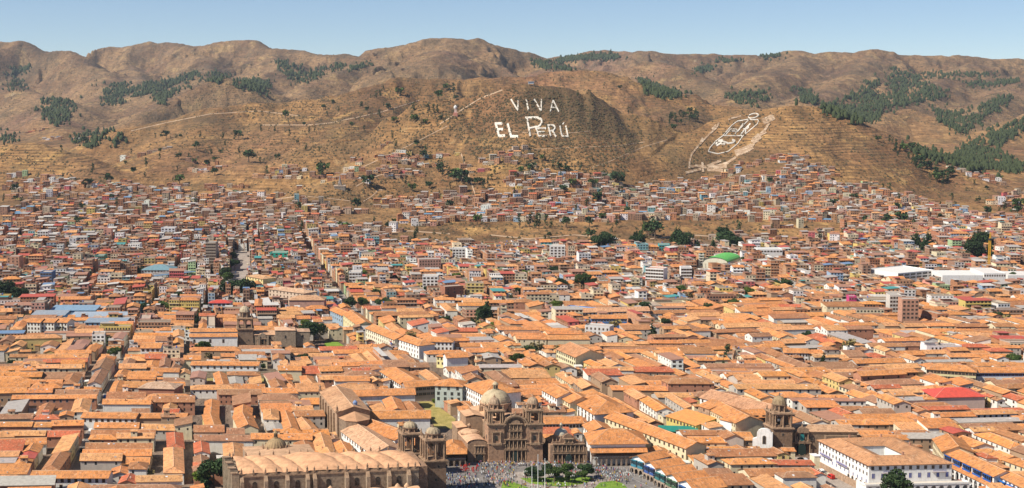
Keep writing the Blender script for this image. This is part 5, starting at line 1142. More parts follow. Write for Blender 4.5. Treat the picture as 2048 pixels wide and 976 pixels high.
wing('white range with blue window band right of the cream school', (1954, 745), (2060, 745), 8, 11, rows=[14], name='school_building', cat='building', ww=2.4, frame=(.1, .15, .4))
wing('orange walled house row with brick gables, centre right', (1722, 752), (1812, 748), 8, 10, wc=(.45, .22, .13), wmat='brick', rows=[3], name='brick_house', cat='house')
wing('tall slim brick tower block with dark windows, right', (1805, 600), (1838, 600), 22, 12, wc=(.48, .26, .17), wmat='brick', flat=True, rc=(.4, .36, .32), rmat='paint', rows=[4] * 6, ww=1.6, name='apartment_block', cat='building')
wing('white and brick apartment block with grid windows, right', (1780, 592), (1804, 592), 18, 12, wc=(.60, .56, .5), flat=True, rc=(.4, .36, .32), rmat='paint', rows=[4] * 5, ww=1.6, name='apartment_block', cat='building')
wing('bright pink walled block beside the brick blocks, right', (1698, 594), (1713, 594), 12, 9, wc=(.60, .06, .20), flat=True, rc=(.4, .36, .32), rmat='paint', rows=[3] * 3, name='apartment_block', cat='building')
wing('long white house row with small windows, right of centre', (1568, 705), (1616, 706), 8, 10, rows=[8, 8], name='townhouse', cat='house')
# left side
for i, (u, lab) in enumerate(((54, 'leftmost of three white gabled apartment blocks'), (82, 'middle one of three white gabled apartment blocks'), (108, 'rightmost of three white gabled apartment blocks'))):
    wing(lab, (u, 644), (u + 26, 645), 13, 10, rows=[4, 4, 4, 4], name='apartment_block', cat='building', wc=(.72, .70, .62), kind='gable', group='white gabled blocks')
for i, (u0, u1, v, dd, rc, lab) in enumerate(((62, 128, 631, 14, (.30, .34, .38), 'grey blue market roof nearest the white gabled blocks'), (100, 190, 621, 15, (.22, .34, .46), 'wide blue market roof in the middle'), (140, 250, 634, 14, (.34, .40, .46), 'pale blue grey market roof on the right'), (170, 250, 645, 12, (.26, .32, .38), 'low slate coloured market roof in front'))):
    wing(lab, (u0, v), (u1, v), 6 + i % 2, dd, rc=rc, rmat='metal', kind='shed', slope=.2, wc=(.25, .42, .58), rows=[8], name='market_hall', cat='hall', group='market roofs')
wing('pale blue block with bright red roof in the left middle distance', (417, 606), (460, 606), 10, 11, wc=(.50, .60, .68), rc=(.55, .07, .05), rmat='metal', rows=[5, 5], name='apartment_block', cat='building', ww=2.0, kind='hip', slope=.3)
wing('yellow five storey hotel block by the tree-lined avenue', (492, 552), (526, 558), 15, 14, wc=(.74, .60, .28), rows=[6, 6, 6, 6], rc=(.70, .40, .20), kind='hip', name='apartment_block', cat='building', slope=.2)
wing('wide beige office block with pale roof right of the yellow hotel', (537, 578), (607, 586), 13, 16, wc=(.60, .46, .34), rows=[10, 10, 10], rc=(.70, .45, .28), kind='hip', name='apartment_block', cat='building', slope=.2)
wing('salmon brick block with tile roof in front of the beige offices', (578, 600), (648, 600), 12, 14, wc=(.52, .30, .22), wmat='brick', rows=[], rc=(.62, .36, .2), kind='hip', name='apartment_block', cat='building')
wing('slim dark concrete tower by the avenue, left one', (411, 486), (431, 486), 26, 14, wc=(.36, .30, .24), rows=[5] * 8, flat=True, rc=(.4, .36, .32), rmat='paint', name='apartment_block', cat='building', ww=2)
wing('tall brick block standing out at the far left', (13, 514), (38, 514), 20, 12, wc=(.50, .26, .16), wmat='brick', rows=[3] * 5, flat=True, rc=(.4, .36, .32), rmat='paint', name='apartment_block', cat='building')
for i, (u0, u1, v, c, h, lab) in enumerate(((75, 96, 466, WHITE, 16, 'left white tower block at the far left of the valley'), (98, 114, 469, WHITE, 18, 'right white tower block at the far left of the valley'), (322, 350, 458, (.7, .7, .72), 15, 'white block with teal neighbour far left centre'), (136, 154, 492, WHITE, 12, 'low white block in front of the far towers'), (80, 103, 545, (.12, .2, .36), 15, 'blue fronted block, far left'), (190, 208, 512, (.05, .25, .22), 11, 'teal fronted block left of the railway'), (540, 575, 506, (.03, .38, .28), 14, 'building wrapped in bright green netting'), (698, 722, 545, WHITE, 12, 'white balcony block behind the avenue'), (845, 876, 553, WHITE, 13, 'white block with ribbon windows behind brick houses'), (905, 930, 498, (.75, .74, .7), 16, 'white tower block in the far centre'), (1100, 1130, 493, WHITE, 16, 'white block at the foot of the slogan hill'), (1318, 1340, 490, (.04, .36, .36), 12, 'teal glass block left of the green gym'))):
    wing(lab, (u0, v), (u1, v), h, 12, wc=c, rows=[4] * int(h / 3.3), flat=True, rc=(.5, .44, .38), rmat='paint', name='apartment_block', cat='building', ww=2.0)
wing('red roofed restaurant with bright orange red tiles in the centre', (790, 606), (846, 607), 7, 12, wc=(.6, .4, .25), rc=(.72, .13, .05), rows=[6], kind='hip', name='restaurant', cat='building')
wing('dark brick tower block beside brick walls, centre', (890, 575), (927, 573), 14, 12, wc=(.34, .15, .09), wmat='brick', rows=[3, 3], flat=True, rc=(.4, .3, .24), rmat='paint', name='apartment_block', cat='building')
wing('salmon long brick factory block above the centre', (838, 520), (882, 519), 14, 14, wc=(.52, .30, .22), wmat='brick', rows=[8, 8, 8], flat=True, rc=(.4, .36, .32), rmat='paint', name='apartment_block', cat='building')
for k, (u, lab) in enumerate(((1032, 'leftmost'), (1062, 'second from left'), (1094, 'third from left'), (1126, 'fourth from left'), (1088, 'front left'), (1130, 'front right'))):
    v = 572 if k < 4 else 584
    wing(f'{lab} of the identical grey roofed white barrack houses', (u - (20 if k < 4 else 0), v), (u + 8 - (2 if k < 4 else -8), v), 6, 9, rc=(.50, .38, .30), wc=(.68, .64, .56), rows=[5], name='barrack_house', cat='house', kind='hip', group='grey roofed barrack houses')
def gym():
    A = P3(1406, 523, 8); B = P3(1455, 526, 8); fr = Frame(A, B); L = fr.L; KEEP.append(np.array(fr.poly(-8, L + 6, -52, 46)))
    t = thing('gymnasium', 'sports hall with arched bright green roof below the hills', 'sports hall', A); W = fr.mb(); arc = [(L / 2 - L / 2 * math.cos(a), 8 + 5 * math.sin(a)) for a in np.linspace(0, PI, 11)]
    W.slab_xz([(0, -2), (L, -2)] + arc[::-1], 0, 44, 'paint', (.66, .62, .48)); part('wall', W, t); R = fr.mb()
    for (a, b), (c, d) in zip(arc[:-1], arc[1:]): R.quad((a, -.8, b + .15), (c, -.8, d + .15), (c, 44.5, d + .15), (a, 44.5, b + .15), 'metal', (.14, .50, .09))
    part('arched_roof', R, t)
    for i in range(6): m = fr.mb(); m.box(2 + i * (L - 4) / 6, 3.2 + i * (L - 4) / 6, -.15, 0, 1, 6, 'paint', (.45, .42, .34)); part('pilaster', m, t)
gym()
def rail_station():
    A = P3(268, 556, 6); B = P3(392, 542, 6); fr = Frame(A, B); L = fr.L; KEEP.append(np.array(fr.poly(-3, L, -2, 26)))
    t = thing('railway_station', 'railway station with long parallel platform roofs, left middle distance', 'station', A)
    for k, c in enumerate(((.16, .28, .42), (.40, .38, .36), (.36, .30, .26))):
        m = fr.mb(); y = k * 8; m.box(0, L, y, y + 5, 5.4, 5.8, 'metal', c, True); part('platform_roof', m, t)
        for q in range(14): p_ = fr.mb(); x = 2 + q * (L - 4) / 13; p_.box(x, x + .3, y + 2.3, y + 2.6, -1, 5.4, 'metal', (.3, .3, .3)); part('post', p_, t)
    A = P3(282, 538, 7); B = P3(345, 538, 7); wing('station hall with wide blue green hip roof beside the platforms', (282, 540), (345, 540), 7, 22, wc=(.5, .55, .55), rc=(.17, .29, .33), rmat='metal', kind='hip', rows=[10], name='station_hall', cat='hall', slope=.35)
rail_station()
# ------------------------------------------------------------------ square, streets, lawns
def drape(name, pts, mat, dz=.03, px=True, th=None, parent=None, step=None, **props):
    """flat sheet over a polygon of photo pixels (or ground points), lying on the terrain"""
    P = [GP(u, v) for u, v in pts] if px else pts
    m = MB(); vs = [(x, y, float(ZT(x, y)[0]) + dz) for x, y in P]; n = len(vs); m.add(vs, [tuple(range(n))], mat)
    if th: m.add(vs + [(x, y, z - th) for x, y, z in vs], [(i, (i + 1) % n, n + (i + 1) % n, n + i) for i in range(n)], 'paving')
    o = part(name, m, parent, **props); return o, P
def area(name, pts, mat, dz=.03, th=None, kp=True, **props):
    o, P = drape(name, pts, mat, dz, th=th, kind='structure', **props)
    if kp: KEEP.append(np.array(P))
    return P
area('square', [(880, 923), (1268, 923), (1292, 935), (1316, 951), (1345, 965), (1400, 990), (1440, 1030), (870, 1030)], 'asphalt', .03)
area('pavement', [(905, 923), (1268, 923), (1268, 929), (900, 929)], 'paving', .15, .15, kp=False)
area('park_paving', [(985, 948), (1060, 943), (1195, 944), (1225, 958), (1262, 985), (1270, 1030), (940, 1030)], 'paving', .15, .13, kp=False)
area('lawn', [(1040, 957), (1100, 956), (1175, 954), (1190, 958), (1170, 968), (1120, 975), (1060, 968)], 'lawn', .27, .13, kp=False)
area('lawn', [(1006, 963), (1022, 963), (1080, 985), (1110, 1010), (1000, 1010), (1000, 985)], 'lawn', .27, .13, kp=False)
area('lawn', [(1200, 966), (1228, 962), (1246, 968), (1262, 985), (1262, 1010), (1190, 1010), (1180, 985)], 'lawn', .27, .13, kp=False)
area('street', [(1300, 936), (1330, 930), (1345, 940), (1318, 952)], 'asphalt', .04, kp=False)
area('street', [(1578, 914), (1606, 914), (1640, 930), (1690, 958), (1760, 1010), (1690, 1010), (1640, 966), (1600, 940)], 'paving', .03)
area('street', [(1896, 1000), (1925, 1000), (1975, 960), (1905, 905), (1892, 912), (1915, 945)], 'asphalt', .03, kp=False)
area('lawn', [(630, 712), (652, 684), (676, 684), (704, 702), (690, 712)], 'lawn', .1)
area('garden', [(384, 764), (386, 742), (516, 740), (560, 744), (556, 764)], 'dry_lawn', .1)
area('garden', [(690, 738), (740, 738), (742, 748), (694, 748)], 'dry_lawn', .1) if False else None
area('garden', [(838, 803), (862, 803), (912, 838), (905, 858), (868, 856), (858, 830)], 'dry_lawn', .08)
area('yard', [(1495, 558), (1560, 556), (1575, 574), (1500, 576)], 'dry_lawn', .15)
area('sports_court', [(896, 640), (960, 640), (965, 652), (900, 652)], 'dry_lawn', .15)
area('avenue', [(448, 600), (488, 596), (500, 560), (500, 505), (470, 500), (462, 545), (446, 580)], 'paving', .15)
area('railway_yard', [(205, 562), (262, 556), (440, 556), (444, 580), (380, 574), (215, 570)], 'dirt_road', .15)
for q in range(7):                                        # painted crossing, left of the church and right of the square
    a = 918 + q * 6; o, _ = drape('crossing_stripe', [(a, 956), (a + 3.4, 956), (a + 4.6, 961), (a + 1.2, 961)], 'road_paint', .036, kind='structure')
for q in range(6): a = 1240 + q * 5; drape('crossing_stripe', [(a, 945), (a + 2.6, 945), (a + 4.0, 951), (a + 1.4, 951)], 'road_paint', .036, kind='structure')
for (u0, v0, u1, v1) in ((1270, 960, 1330, 988),): drape('lane_line', [(u0, v0), (u0 + 1.2, v0), (u1 + 1.5, v1), (u1, v1)], 'road_paint', .036, kind='structure')
# the steep left street and the long avenue as paved strips with kerbed pavements
for p, wdt, nm, q0, q1 in ((-206, 2.0, 'street', 600, 1100), (17, 4.2, 'avenue', 900, 1290), (-152, 1.4, 'street', 830, 1000)):
    m, k = MB(), MB(); qs = np.arange(q0, q1, 12.)
    for a, b in zip(qs[:-1], qs[1:]):
        L = []
        for pp, qq in ((p - wdt, a), (p + wdt, a), (p + wdt, b), (p - wdt, b)): x, y = MP(pp, qq); L.append((x, y, float(ZT(x, y)[0]) + .06))
        m.add(L, [(0, 1, 2, 3)], 'asphalt')
        for s_ in (-1, 1):
            L = []
            for pp, qq in ((p + s_ * wdt, a), (p + s_ * (wdt + 1.1), a), (p + s_ * (wdt + 1.1), b), (p + s_ * wdt, b)): x, y = MP(pp, qq); L.append((x, y, float(ZT(x, y)[0]) + .19))
            k.add(L + [(x, y, z - .13) for x, y, z in L], [(0, 1, 2, 3), (0, 3, 7, 4)], 'paving')
    part(nm, m, kind='structure'); part('pavement', k, kind='structure')
# garden terraces under the convent
_m = MB()
g0 = GP(386, 752)
t_gw = thing('garden_wall', 'stepped grey stone terrace walls in the dry garden below the convent', 'wall', (g0[0], g0[1], 0))
for i in range(4):
    m = MB(); y = i * 6 - 8; m.box(-1, 50, y, y + .8, -1, .9 + i * .25, 'stone', (.30, .24, .18)); part('wall', m, t_gw)

# ------------------------------------------------------------------ trees
def leaves(n, blobs, size, seed, mat, flat=1.0):
    r = np.random.default_rng(seed); B = np.array(blobs, float); wgt = B[:, 3] ** 2; k = r.choice(len(B), n, p=wgt / wgt.sum())
    d = r.normal(size=(n, 3)); d /= np.linalg.norm(d, axis=1)[:, None]; rad = r.uniform(.35, 1.05, n) ** .5
    C = B[k, :3] + d * (B[k, 3] * rad)[:, None] * [1, 1, flat]
    u = r.normal(size=(n, 3)); u /= np.linalg.norm(u, axis=1)[:, None]; v = np.cross(u, r.normal(size=(n, 3))); v /= np.linalg.norm(v, axis=1)[:, None]
    s = size * r.uniform(.6, 1.4, n)[:, None]; co = np.concatenate([C - u * s, C + v * s, C + u * s, C - v * s * .7]).reshape(4, n, 3).transpose(1, 0, 2).reshape(-1, 3)
    me = np_mesh('crown', co, np.arange(4 * n).reshape(n, 4)); me.materials.append(MATS[mat]); return me
def trunk(h, r0, limbs, seed):
    m = MB(); rr = random.Random(seed)
    def tube(a, b, ra, rb, n=6):
        a, b = Vector(a), Vector(b); d = (b - a).normalized(); u = d.orthogonal().normalized(); v = d.cross(u); vs = []
        for p, r in ((a, ra), (b, rb)):
            for i in range(n): q = p + (u * math.cos(2 * PI * i / n) + v * math.sin(2 * PI * i / n)) * r; vs.append(tuple(q))
        m.add(vs, [(i, (i + 1) % n, n + (i + 1) % n, n + i) for i in range(n)], 'bark')
    tube((0, 0, -.6), (0, 0, h * .35), r0, r0 * .75); tube((0, 0, h * .35), (.02 * h, 0, h * .8), r0 * .75, r0 * .25)
    for i in range(limbs):
        a = rr.uniform(0, 2 * PI); z = h * rr.uniform(.3, .6); l = h * rr.uniform(.18, .32); tube((0, 0, z), (l * math.cos(a), l * math.sin(a), z + l * .8), r0 * .4, r0 * .1, 5)
    return m.mesh('trunk')
def broad(h, seed, mat, n=2400, sz=.031):
    r = random.Random(seed); bl = [(r.uniform(-.26, .26) * h, r.uniform(-.26, .26) * h, h * r.uniform(.48, .82), h * r.uniform(.12, .22)) for _ in range(9)]
    return leaves(n, bl, h * sz, seed, mat, .85), trunk(h, h * .035, 5, seed)
def conifer(h, seed, mat, n=1500):
    r = random.Random(seed); bl = []
    for i in range(14):
        t = i / 13; rad = (1 - t) * .22 + .015
        for j in range(3 if i < 10 else 1): a = r.uniform(0, 2 * PI); bl.append((math.cos(a) * rad * h * .6, math.sin(a) * rad * h * .6, h * (.14 + .84 * t), h * (rad * .42 + .012)))
    return leaves(n, bl, h * .028, seed, mat, .55), trunk(h, h * .02, 2, seed)
def euca(h, seed, mat, n=500):
    r = random.Random(seed); bl = [(r.uniform(-.10, .10) * h, r.uniform(-.10, .10) * h, h * (.25 + .7 * i / 8), h * r.uniform(.06, .13)) for i in range(9)]
    return leaves(n, bl, h * .045, seed, mat, 1.2), trunk(h, h * .02, 3, seed)
PROTO = {'broad': [broad(10, 1, 'leaf_mid'), broad(10, 2, 'leaf_mid'), broad(10, 3, 'leaf_dark')], 'dark': [broad(10, 4, 'leaf_dark'), broad(10, 5, 'leaf_dark')], 'bright': [broad(10, 6, 'leaf_bright'), broad(10, 7, 'leaf_bright')],
         'conifer': [conifer(10, 8, 'leaf_dark'), conifer(10, 9, 'leaf_dark')], 'far': [broad(10, 20 + i, 'leaf_dark', 130, .085) for i in range(3)] + [broad(10, 26, 'leaf_mid', 130, .085)], 'euca': [euca(10, 30 + i, 'leaf_dark', 130) for i in range(4)], 'dry': [broad(10, 40, 'leaf_dry', 200, .06)]}
KN = {'broad': ('broadleaf_tree', 'leafy green'), 'dark': ('broadleaf_tree', 'dense dark green'), 'bright': ('broadleaf_tree', 'bright yellow green'), 'conifer': ('conifer_tree', 'dark pointed conifer'), 'far': ('broadleaf_tree', 'round dark'), 'euca': ('eucalyptus_tree', 'slim dark eucalyptus'), 'dry': ('broadleaf_tree', 'dry olive brown')}
def tree(kind, x, y, z, h, label, group, sx=1.0):
    c, tr = random.choice(PROTO[kind]); t = thing(KN[kind][0], label, 'tree', (x, y, z), group, rz=rv(0, 6.28)); s = h / 10; t.scale = (s * sx, s * sx, s)
    link('crown', c, parent=t); link('trunk', tr, parent=t); return t
def ptree(kind, u, v, h, where, group=None, sx=1.0, kp=2.5):
    x, y = GP(u, v); 
    if kp: KEEP.append(np.array([(x - kp, y - kp * (1 if y < 800 else 2.4)), (x + kp, y - kp * (1 if y < 800 else 2.4)), (x + kp, y + kp), (x - kp, y + kp)]))
    tree(kind, x, y, float(ZT(x, y)[0]), h, f"{KN[kind][1]} tree {where}" if 'conifer' not in KN[kind][1] else f"{KN[kind][1]} {where}", group, sx)
SQ = 'trees on the square'
for u, v, h, k, wh in ((1063, 962, 7.0, 'dark', 'leftmost of those on the lawn of the square'), (1079, 964, 6.0, 'dark', 'beside the middle flagpole on the square'), (1098, 958, 7.2, 'broad', 'in front of the church steps, behind the lawn'), (1109, 966, 7.6, 'broad', 'largest of those in the middle of the square lawn'), (1134, 956, 7.6, 'broad', 'before the small chapel, rear of the lawn'), (1139, 966, 6.2, 'broad', 'low and wide before the small chapel'), (1170, 958, 7.8, 'dark', 'tallest of those at the right end of the lawn'), (1164, 964, 5.6, 'broad', 'right front of the square lawn')): ptree(k, u, v, h, wh, SQ, 1.25, 0)
for u, v, h, k, wh in ((1790, 1012, 15.5, 'dark', 'tall and wide in front of the white courtyard hotel'), (1808, 1014, 8, 'bright', 'bushy at the foot of the dark tree before the hotel'), (1822, 1012, 6, 'bright', 'low, right of the dark tree before the hotel'), (412, 985, 13, 'conifer', 'left of the cathedral end wall'), (428, 982, 15.5, 'dark', 'tall, hard against the cathedral end wall'), (404, 975, 9, 'bright', 'lit, left of the cathedral end wall'), (288, 962, 7, 'bright', 'in the patio at the bottom left'), (300, 966, 6, 'dry', 'in the bottom left patio, right side'), (345, 958, 5, 'dry', 'small, among the bottom left patios'), (804, 832, 7.5, 'dark', 'round, in the cloister right of the stone hall'), (797, 834, 6, 'bright', 'beside the round dark one in the cloister'), (872, 812, 5, 'bright', 'round, at the foot of the pale green mansion'), (612, 686, 13, 'dark', 'large, left of a pair by the convent lawn'), (628, 684, 14, 'dark', 'large, right of a pair by the convent lawn'), (640, 680, 9, 'dry', 'small and brownish by the convent lawn'), (646, 716, 8, 'conifer', 'small, in front of the convent lawn'), (492, 745, 6, 'broad', 'standing in the dry terraced garden'), (440, 746, 4, 'broad', 'small, in the dry terraced garden'), (524, 742, 5, 'dark', 'round, right of the terraced garden'), (974, 644, 21, 'conifer', 'tallest in the middle of the city'), (968, 648, 15, 'dark', 'beside the tallest conifer in mid city'), (1305, 683, 15.5, 'conifer', 'standing alone, right of centre among roofs'), (1022, 612, 9, 'conifer', 'right of the tallest one in mid city'), (957, 660, 7, 'dry', 'brownish, below the tallest conifer'), (945, 655, 6, 'dark', 'round, left of the tallest conifer'), (980, 664, 7, 'bright', 'below the tallest conifer, lit'), (1113, 628, 9, 'bright', 'big, left of the blue school roofs'), (1104, 625, 8, 'conifer', 'small, left of the bright one by the school'), (1080, 612, 6, 'dark', 'low, near the barrack houses'), (1116, 583, 11, 'conifer', 'between the grey roofed barrack houses, left'), (1124, 588, 10, 'dark', 'between the grey roofed barrack houses, lower'), (1168, 583, 12, 'broad', 'large, right of the barrack houses'), (1180, 584, 9, 'dark', 'next to the large one right of the barracks'), (1035, 600, 8, 'dark', 'left of the barrack houses'), (1466, 622, 8, 'broad', 'left one of two by the cream houses'), (1440, 625, 6, 'dark', 'right of centre, single, near cream houses'), (1705, 600, 7, 'dark', 'by the pink block'), (1572, 585, 9, 'dark', 'by the dry yard, right'), (34, 715, 7, 'broad', 'round, by the large yard at the left edge'), (12, 606, 14, 'dark', 'first in the row at the left edge'), (40, 608, 11, 'dark', 'second in the row at the left edge'), (360, 618, 11, 'dark', 'left of the bright red roofed block'), (330, 628, 8, 'broad', 'left, among roofs beyond the market'), (290, 628, 7, 'dark', 'beyond the market roofs'), (224, 626, 7, 'bright', 'above the market roofs'), (168, 622, 6, 'broad', 'at the top of the blue market roofs'), (462, 600, 13, 'dark', 'left, at the foot of the tree-lined avenue'), (478, 601, 14, 'dark', 'centre, at the foot of the tree-lined avenue'), (492, 599, 12, 'dark', 'right, at the foot of the tree-lined avenue'), (456, 572, 10, 'broad', 'upper left along the avenue'), (452, 560, 9, 'dark', 'farther up along the avenue, left side'), (470, 540, 8, 'dark', 'in the middle strip of the avenue'), (466, 522, 7, 'dark', 'higher in the middle strip of the avenue'), (700, 625, 9, 'dark', 'left in the garden strip above the terrace'), (728, 620, 8, 'broad', 'second in the garden strip above the terrace'), (765, 625, 9, 'dark', 'third in the garden strip above the terrace'), (780, 628, 9, 'broad', 'right in the garden strip above the terrace'), (755, 600, 7, 'dark', 'above the garden strip'), (1750, 560, 8, 'dark', 'left in the row along the far right street'), (1762, 557, 8, 'dark', 'second in the row along the far right street'), (1775, 555, 8, 'broad', 'third in the row along the far right street'), (1788, 551, 8, 'dark', 'fourth in the row along the far right street'), (1995, 570, 8, 'dark', 'in front of the far right warehouses'), (2025, 566, 8, 'broad', 'at the right edge, before the warehouses'), (1310, 825, 5, 'dry', 'in a patio among roofs right of the church'), (1840, 825, 4, 'bright', 'small potted, on a grey roof terrace')):
    ptree(k, u, v, h * (1.0 if h > 14 and v < 700 else 1.45 if v < 640 else 1.15 if v < 700 else 1), wh, None, 1.15, .22 * h if v > 700 else .42 * h)
_gt = sorted([(rv(0, 2048), rv(505, 740) if i % 3 else rv(505, 600)) for i in range(135)]); _gc = {}
for u, v in _gt:
    nm2 = ('left of the avenue' if u < 480 else 'between avenue and tall conifer' if u < 960 else 'between tall and lone conifers' if u < 1300 else 'right of the lone conifer') + (', far rows' if v < 570 else ', nearer rows')
    k = random.choice(('broad', 'dark', 'bright', 'conifer', 'euca', 'dry')); kk = (KN[k][1], nm2); _gc[kk] = _gc.get(kk, 0) + 1
    x, y = GP(u, v); kp = 3.6; KEEP.append(np.array([(x - kp, y - kp * 2.6), (x + kp, y - kp * 2.6), (x + kp, y + kp), (x - kp, y + kp)]))
    tree(k, x, y, float(ZT(x, y)[0]), rv(6.5, 12.5), f"{ordinal(_gc[kk] - 1)} {KN[k][1].replace(' conifer', '')} {'conifer' if k == 'conifer' else 'tree'} from left, {nm2}", 'garden trees ' + nm2, 1.2)
for i in range(34):                                        # dark grove below the hills around the green gym
    u = random.choice((rv(1350, 1400), rv(1425, 1480), rv(1200, 1300), rv(1820, 1860), rv(1930, 1990))); v = rv(490, 512) if u < 1500 else rv(500, 528)
    ptree(random.choice(('conifer', 'dark', 'conifer')), u, v, rv(17, 28), (f'{ordinal(i)} in the dark grove below the hills near the gym') if u < 1500 else f'{ordinal(i)} in the grove at the right below the hills', 'grove trees by the gym' if u < 1500 else 'grove trees on the right', 1.1, 4)

# ------------------------------------------------------------------ square furniture
for u, vt, wh in ((1064, 922, 'leftmost'), (1076, 909, 'middle and tallest'), (1090, 917, 'rightmost')):
    x, y, z = WY(u, vt, 606); t = thing('flagpole', f'{wh} of three tall white flagpoles on the square', 'flagpole', (x, y, 0), 'flagpoles on the square')
    m = MB(); m.lathe(0, 0, [(.5, 0), (.5, .5)], 'paving', (1, 1, 1), 8); part('base', m, t); m = MB(); m.lathe(0, 0, [(.17, .5), (.10, z - .2), (.2, z - .1), (.12, z)], 'plain', (.8, .8, .78), 8); part('pole', m, t)
def lamp_meshes():
    a, b = MB(), MB(); a.lathe(0, 0, [(.25, 0), (.22, .7), (.08, .9), (.07, 4.8), (.12, 5.0)], 'plain', (.05, .06, .055), 8)
    a.box(-.8, .8, -.04, .04, 4.7, 4.8, 'plain', (.05, .06, .055), True)
    for x in (-.8, 0, .8): b.lathe(x, 0, [(.08, 4.8 + (.3 if x == 0 else 0)), (.22, 5.1 + (.3 if x == 0 else 0)), (.18, 5.4 + (.3 if x == 0 else 0)), (.05, 5.6 + (.3 if x == 0 else 0))], 'plain', (.55, .55, .5), 8)
    return a.mesh('post'), b.mesh('lamp_head')
LM = lamp_meshes()
for u, v, wh in ((987, 956, 'dark three armed street lamp in the crowd before the church'), (1015, 968, 'dark three armed street lamp at the left lawn corner'), (1051, 966, 'dark three armed street lamp at the left end of lawn'), (1103, 972, 'dark three armed street lamp in the middle of lawn'), (1192, 938, 'dark three armed street lamp before the arcades'), (1145, 975, 'dark three armed street lamp on lawn right of middle'), (1210, 972, 'dark three armed street lamp by the right lawn'), (1253, 968, 'dark three armed street lamp by the crossing right'), (1282, 975, 'dark three armed street lamp on the right road')):
    x, y = GP(u, v); t = thing('street_lamp', wh, 'street lamp', (x, y, .05), 'lamps on the square', rz=rv(0, .5)); link('post', LM[0], parent=t); link('lamp_head', LM[1], parent=t)
def bench_mesh():
    m = MB(); m.box(-.8, .8, -.25, .25, .40, .46, 'plain', (.22, .12, .06), True); m.box(-.8, .8, .22, .28, .5, .9, 'plain', (.22, .12, .06), True)
    for x in (-.7, .7): m.box(x - .05, x + .05, -.22, .26, 0, .4, 'plain', (.05, .05, .05))
    return m.mesh('park_bench')
BM = bench_mesh()
for i, (u, v, wh) in enumerate(((1030, 954, 'left of the lawn'), (1048, 972, 'at the front left of the lawn'), (1095, 979, 'at the front of the lawn'), (1150, 974, 'front right of the lawn'), (1185, 962, 'at the right tip of the lawn'))):
    x, y = GP(u, v); o = link('park_bench', BM, label=f'dark wooden park bench {wh} on the square', category='bench', group='benches on the square'); o.location = (x, y, .16)
# cars
def car_mesh(col, van=False):
    m = MB(); L, W_, = 2.1, .85; h2 = 1.45 if not van else 2.0
    prof = [(-L, .3), (L, .3), (L, .75), (1.25, .9), (.55, h2 if not van else .95), (-1.3, h2), (-1.9, .95), (-L, .8)] if not van else [(-L, .3), (L, .3), (L, .95), (1.6, 1.1), (1.1, h2), (-L + .1, h2), (-L, 1.2)]
    n = len(prof); vs = [(x, -W_, z) for x, z in prof] + [(x, W_, z) for x, z in prof]; m.add(vs, [tuple(range(n)), tuple(range(2 * n - 1, n - 1, -1))] + [(i, (i + 1) % n, n + (i + 1) % n, n + i) for i in range(n)], 'plain', col)
    body = m.mesh('body'); g = MB(); zt, zb = h2 - .12, .93 if not van else 1.15
    for s in (-1, 1): g.add([(-1.5, s * (W_ + .01), zb), (.95 if not van else 1.3, s * (W_ + .01), zb), (.5 if not van else 1.0, s * (W_ + .01), zt), (-1.25, s * (W_ + .01), zt)], [(0, 1, 2, 3)], 'window_glass')
    g.add([(1.22 if not van else 1.58, -.7, .95 if not van else 1.15), (1.22 if not van else 1.58, .7, .95 if not van else 1.15), (.62 if not van else 1.14, .7, zt), (.62 if not van else 1.14, -.7, zt)], [(0, 1, 2, 3)], 'window_glass')
    gl = g.mesh('window'); w_ = MB(); w_.v = []; pts = [(.32 * math.cos(a), .32 + .32 * math.sin(a)) for a in np.linspace(0, 2 * PI, 9)[:-1]]; w_.slab_xz(pts, -.11, .11, 'plain', (.02, .02, .02)); w_.slab_xz([(x * .5, .32 + (z - .32) * .5) for x, z in pts], -.12, -.115, 'metal', (.5, .5, .5)); return body, gl, w_.mesh('wheel')
CC = [('white', (.78, .78, .76)), ('silver', (.50, .51, .52)), ('red', (.50, .04, .03)), ('dark grey', (.08, .08, .09)), ('blue', (.04, .12, .40)), ('black', (.025, .025, .025)), ('beige', (.55, .48, .36))]
CM = {(n, v): car_mesh(c, v) for n, c in CC for v in (False, True)}
def car(x, y, z, ang, cn, van, wh):
    b, g, w_ = CM[(cn, van)]; t = thing('parked_van' if van else 'parked_car', f"{cn} {'van' if van else 'car'} {wh}", 'van' if van else 'car', (x, y, z), 'vehicles in the streets', rz=ang)
    link('body', b, parent=t); link('window', g, parent=t)
    for wx in (-1.3, 1.3):
        for wy in (-.8, .8): o = link('wheel', w_, parent=t); o.location = (wx, wy, 0)
CORD = ['first', 'second', 'third', 'fourth', 'fifth', 'sixth', 'seventh', 'eighth', 'ninth', 'tenth', 'eleventh', 'twelfth', 'thirteenth', 'fourteenth']
for i, (u, v) in enumerate(((1642, 944), (1648, 948), (1655, 952), (1662, 957), (1602, 921), (1609, 922))): x, y = GP(u, v); car(x, y, .04, math.radians(108), CC[(i * 3) % 7][0], i == 3, f'{CORD[i]} along the street left of the white hotel')
for i, (u, v) in enumerate(((1916, 966), (1926, 968), (1936, 971), (1944, 974), (1912, 955), (1952, 967))): x, y = GP(u, v); car(x, y, .04, math.radians(118 if i != 3 else 20), CC[(i * 2 + 2) % 7][0], False, f'{CORD[i]} in the side street right of the hotel')
for i in range(14):
    q = 905 + i * 22 + rv(-6, 6); s_ = -1 if i % 2 else 1; x, y = MP(17 + s_ * 2.2, q); car(x, y, float(ZT(x, y)[0]) + .07, math.radians(108), CC[(i * 4 + 1) % 7][0], i % 4 == 1, f'{CORD[i]} up the sloping avenue of white terraces')
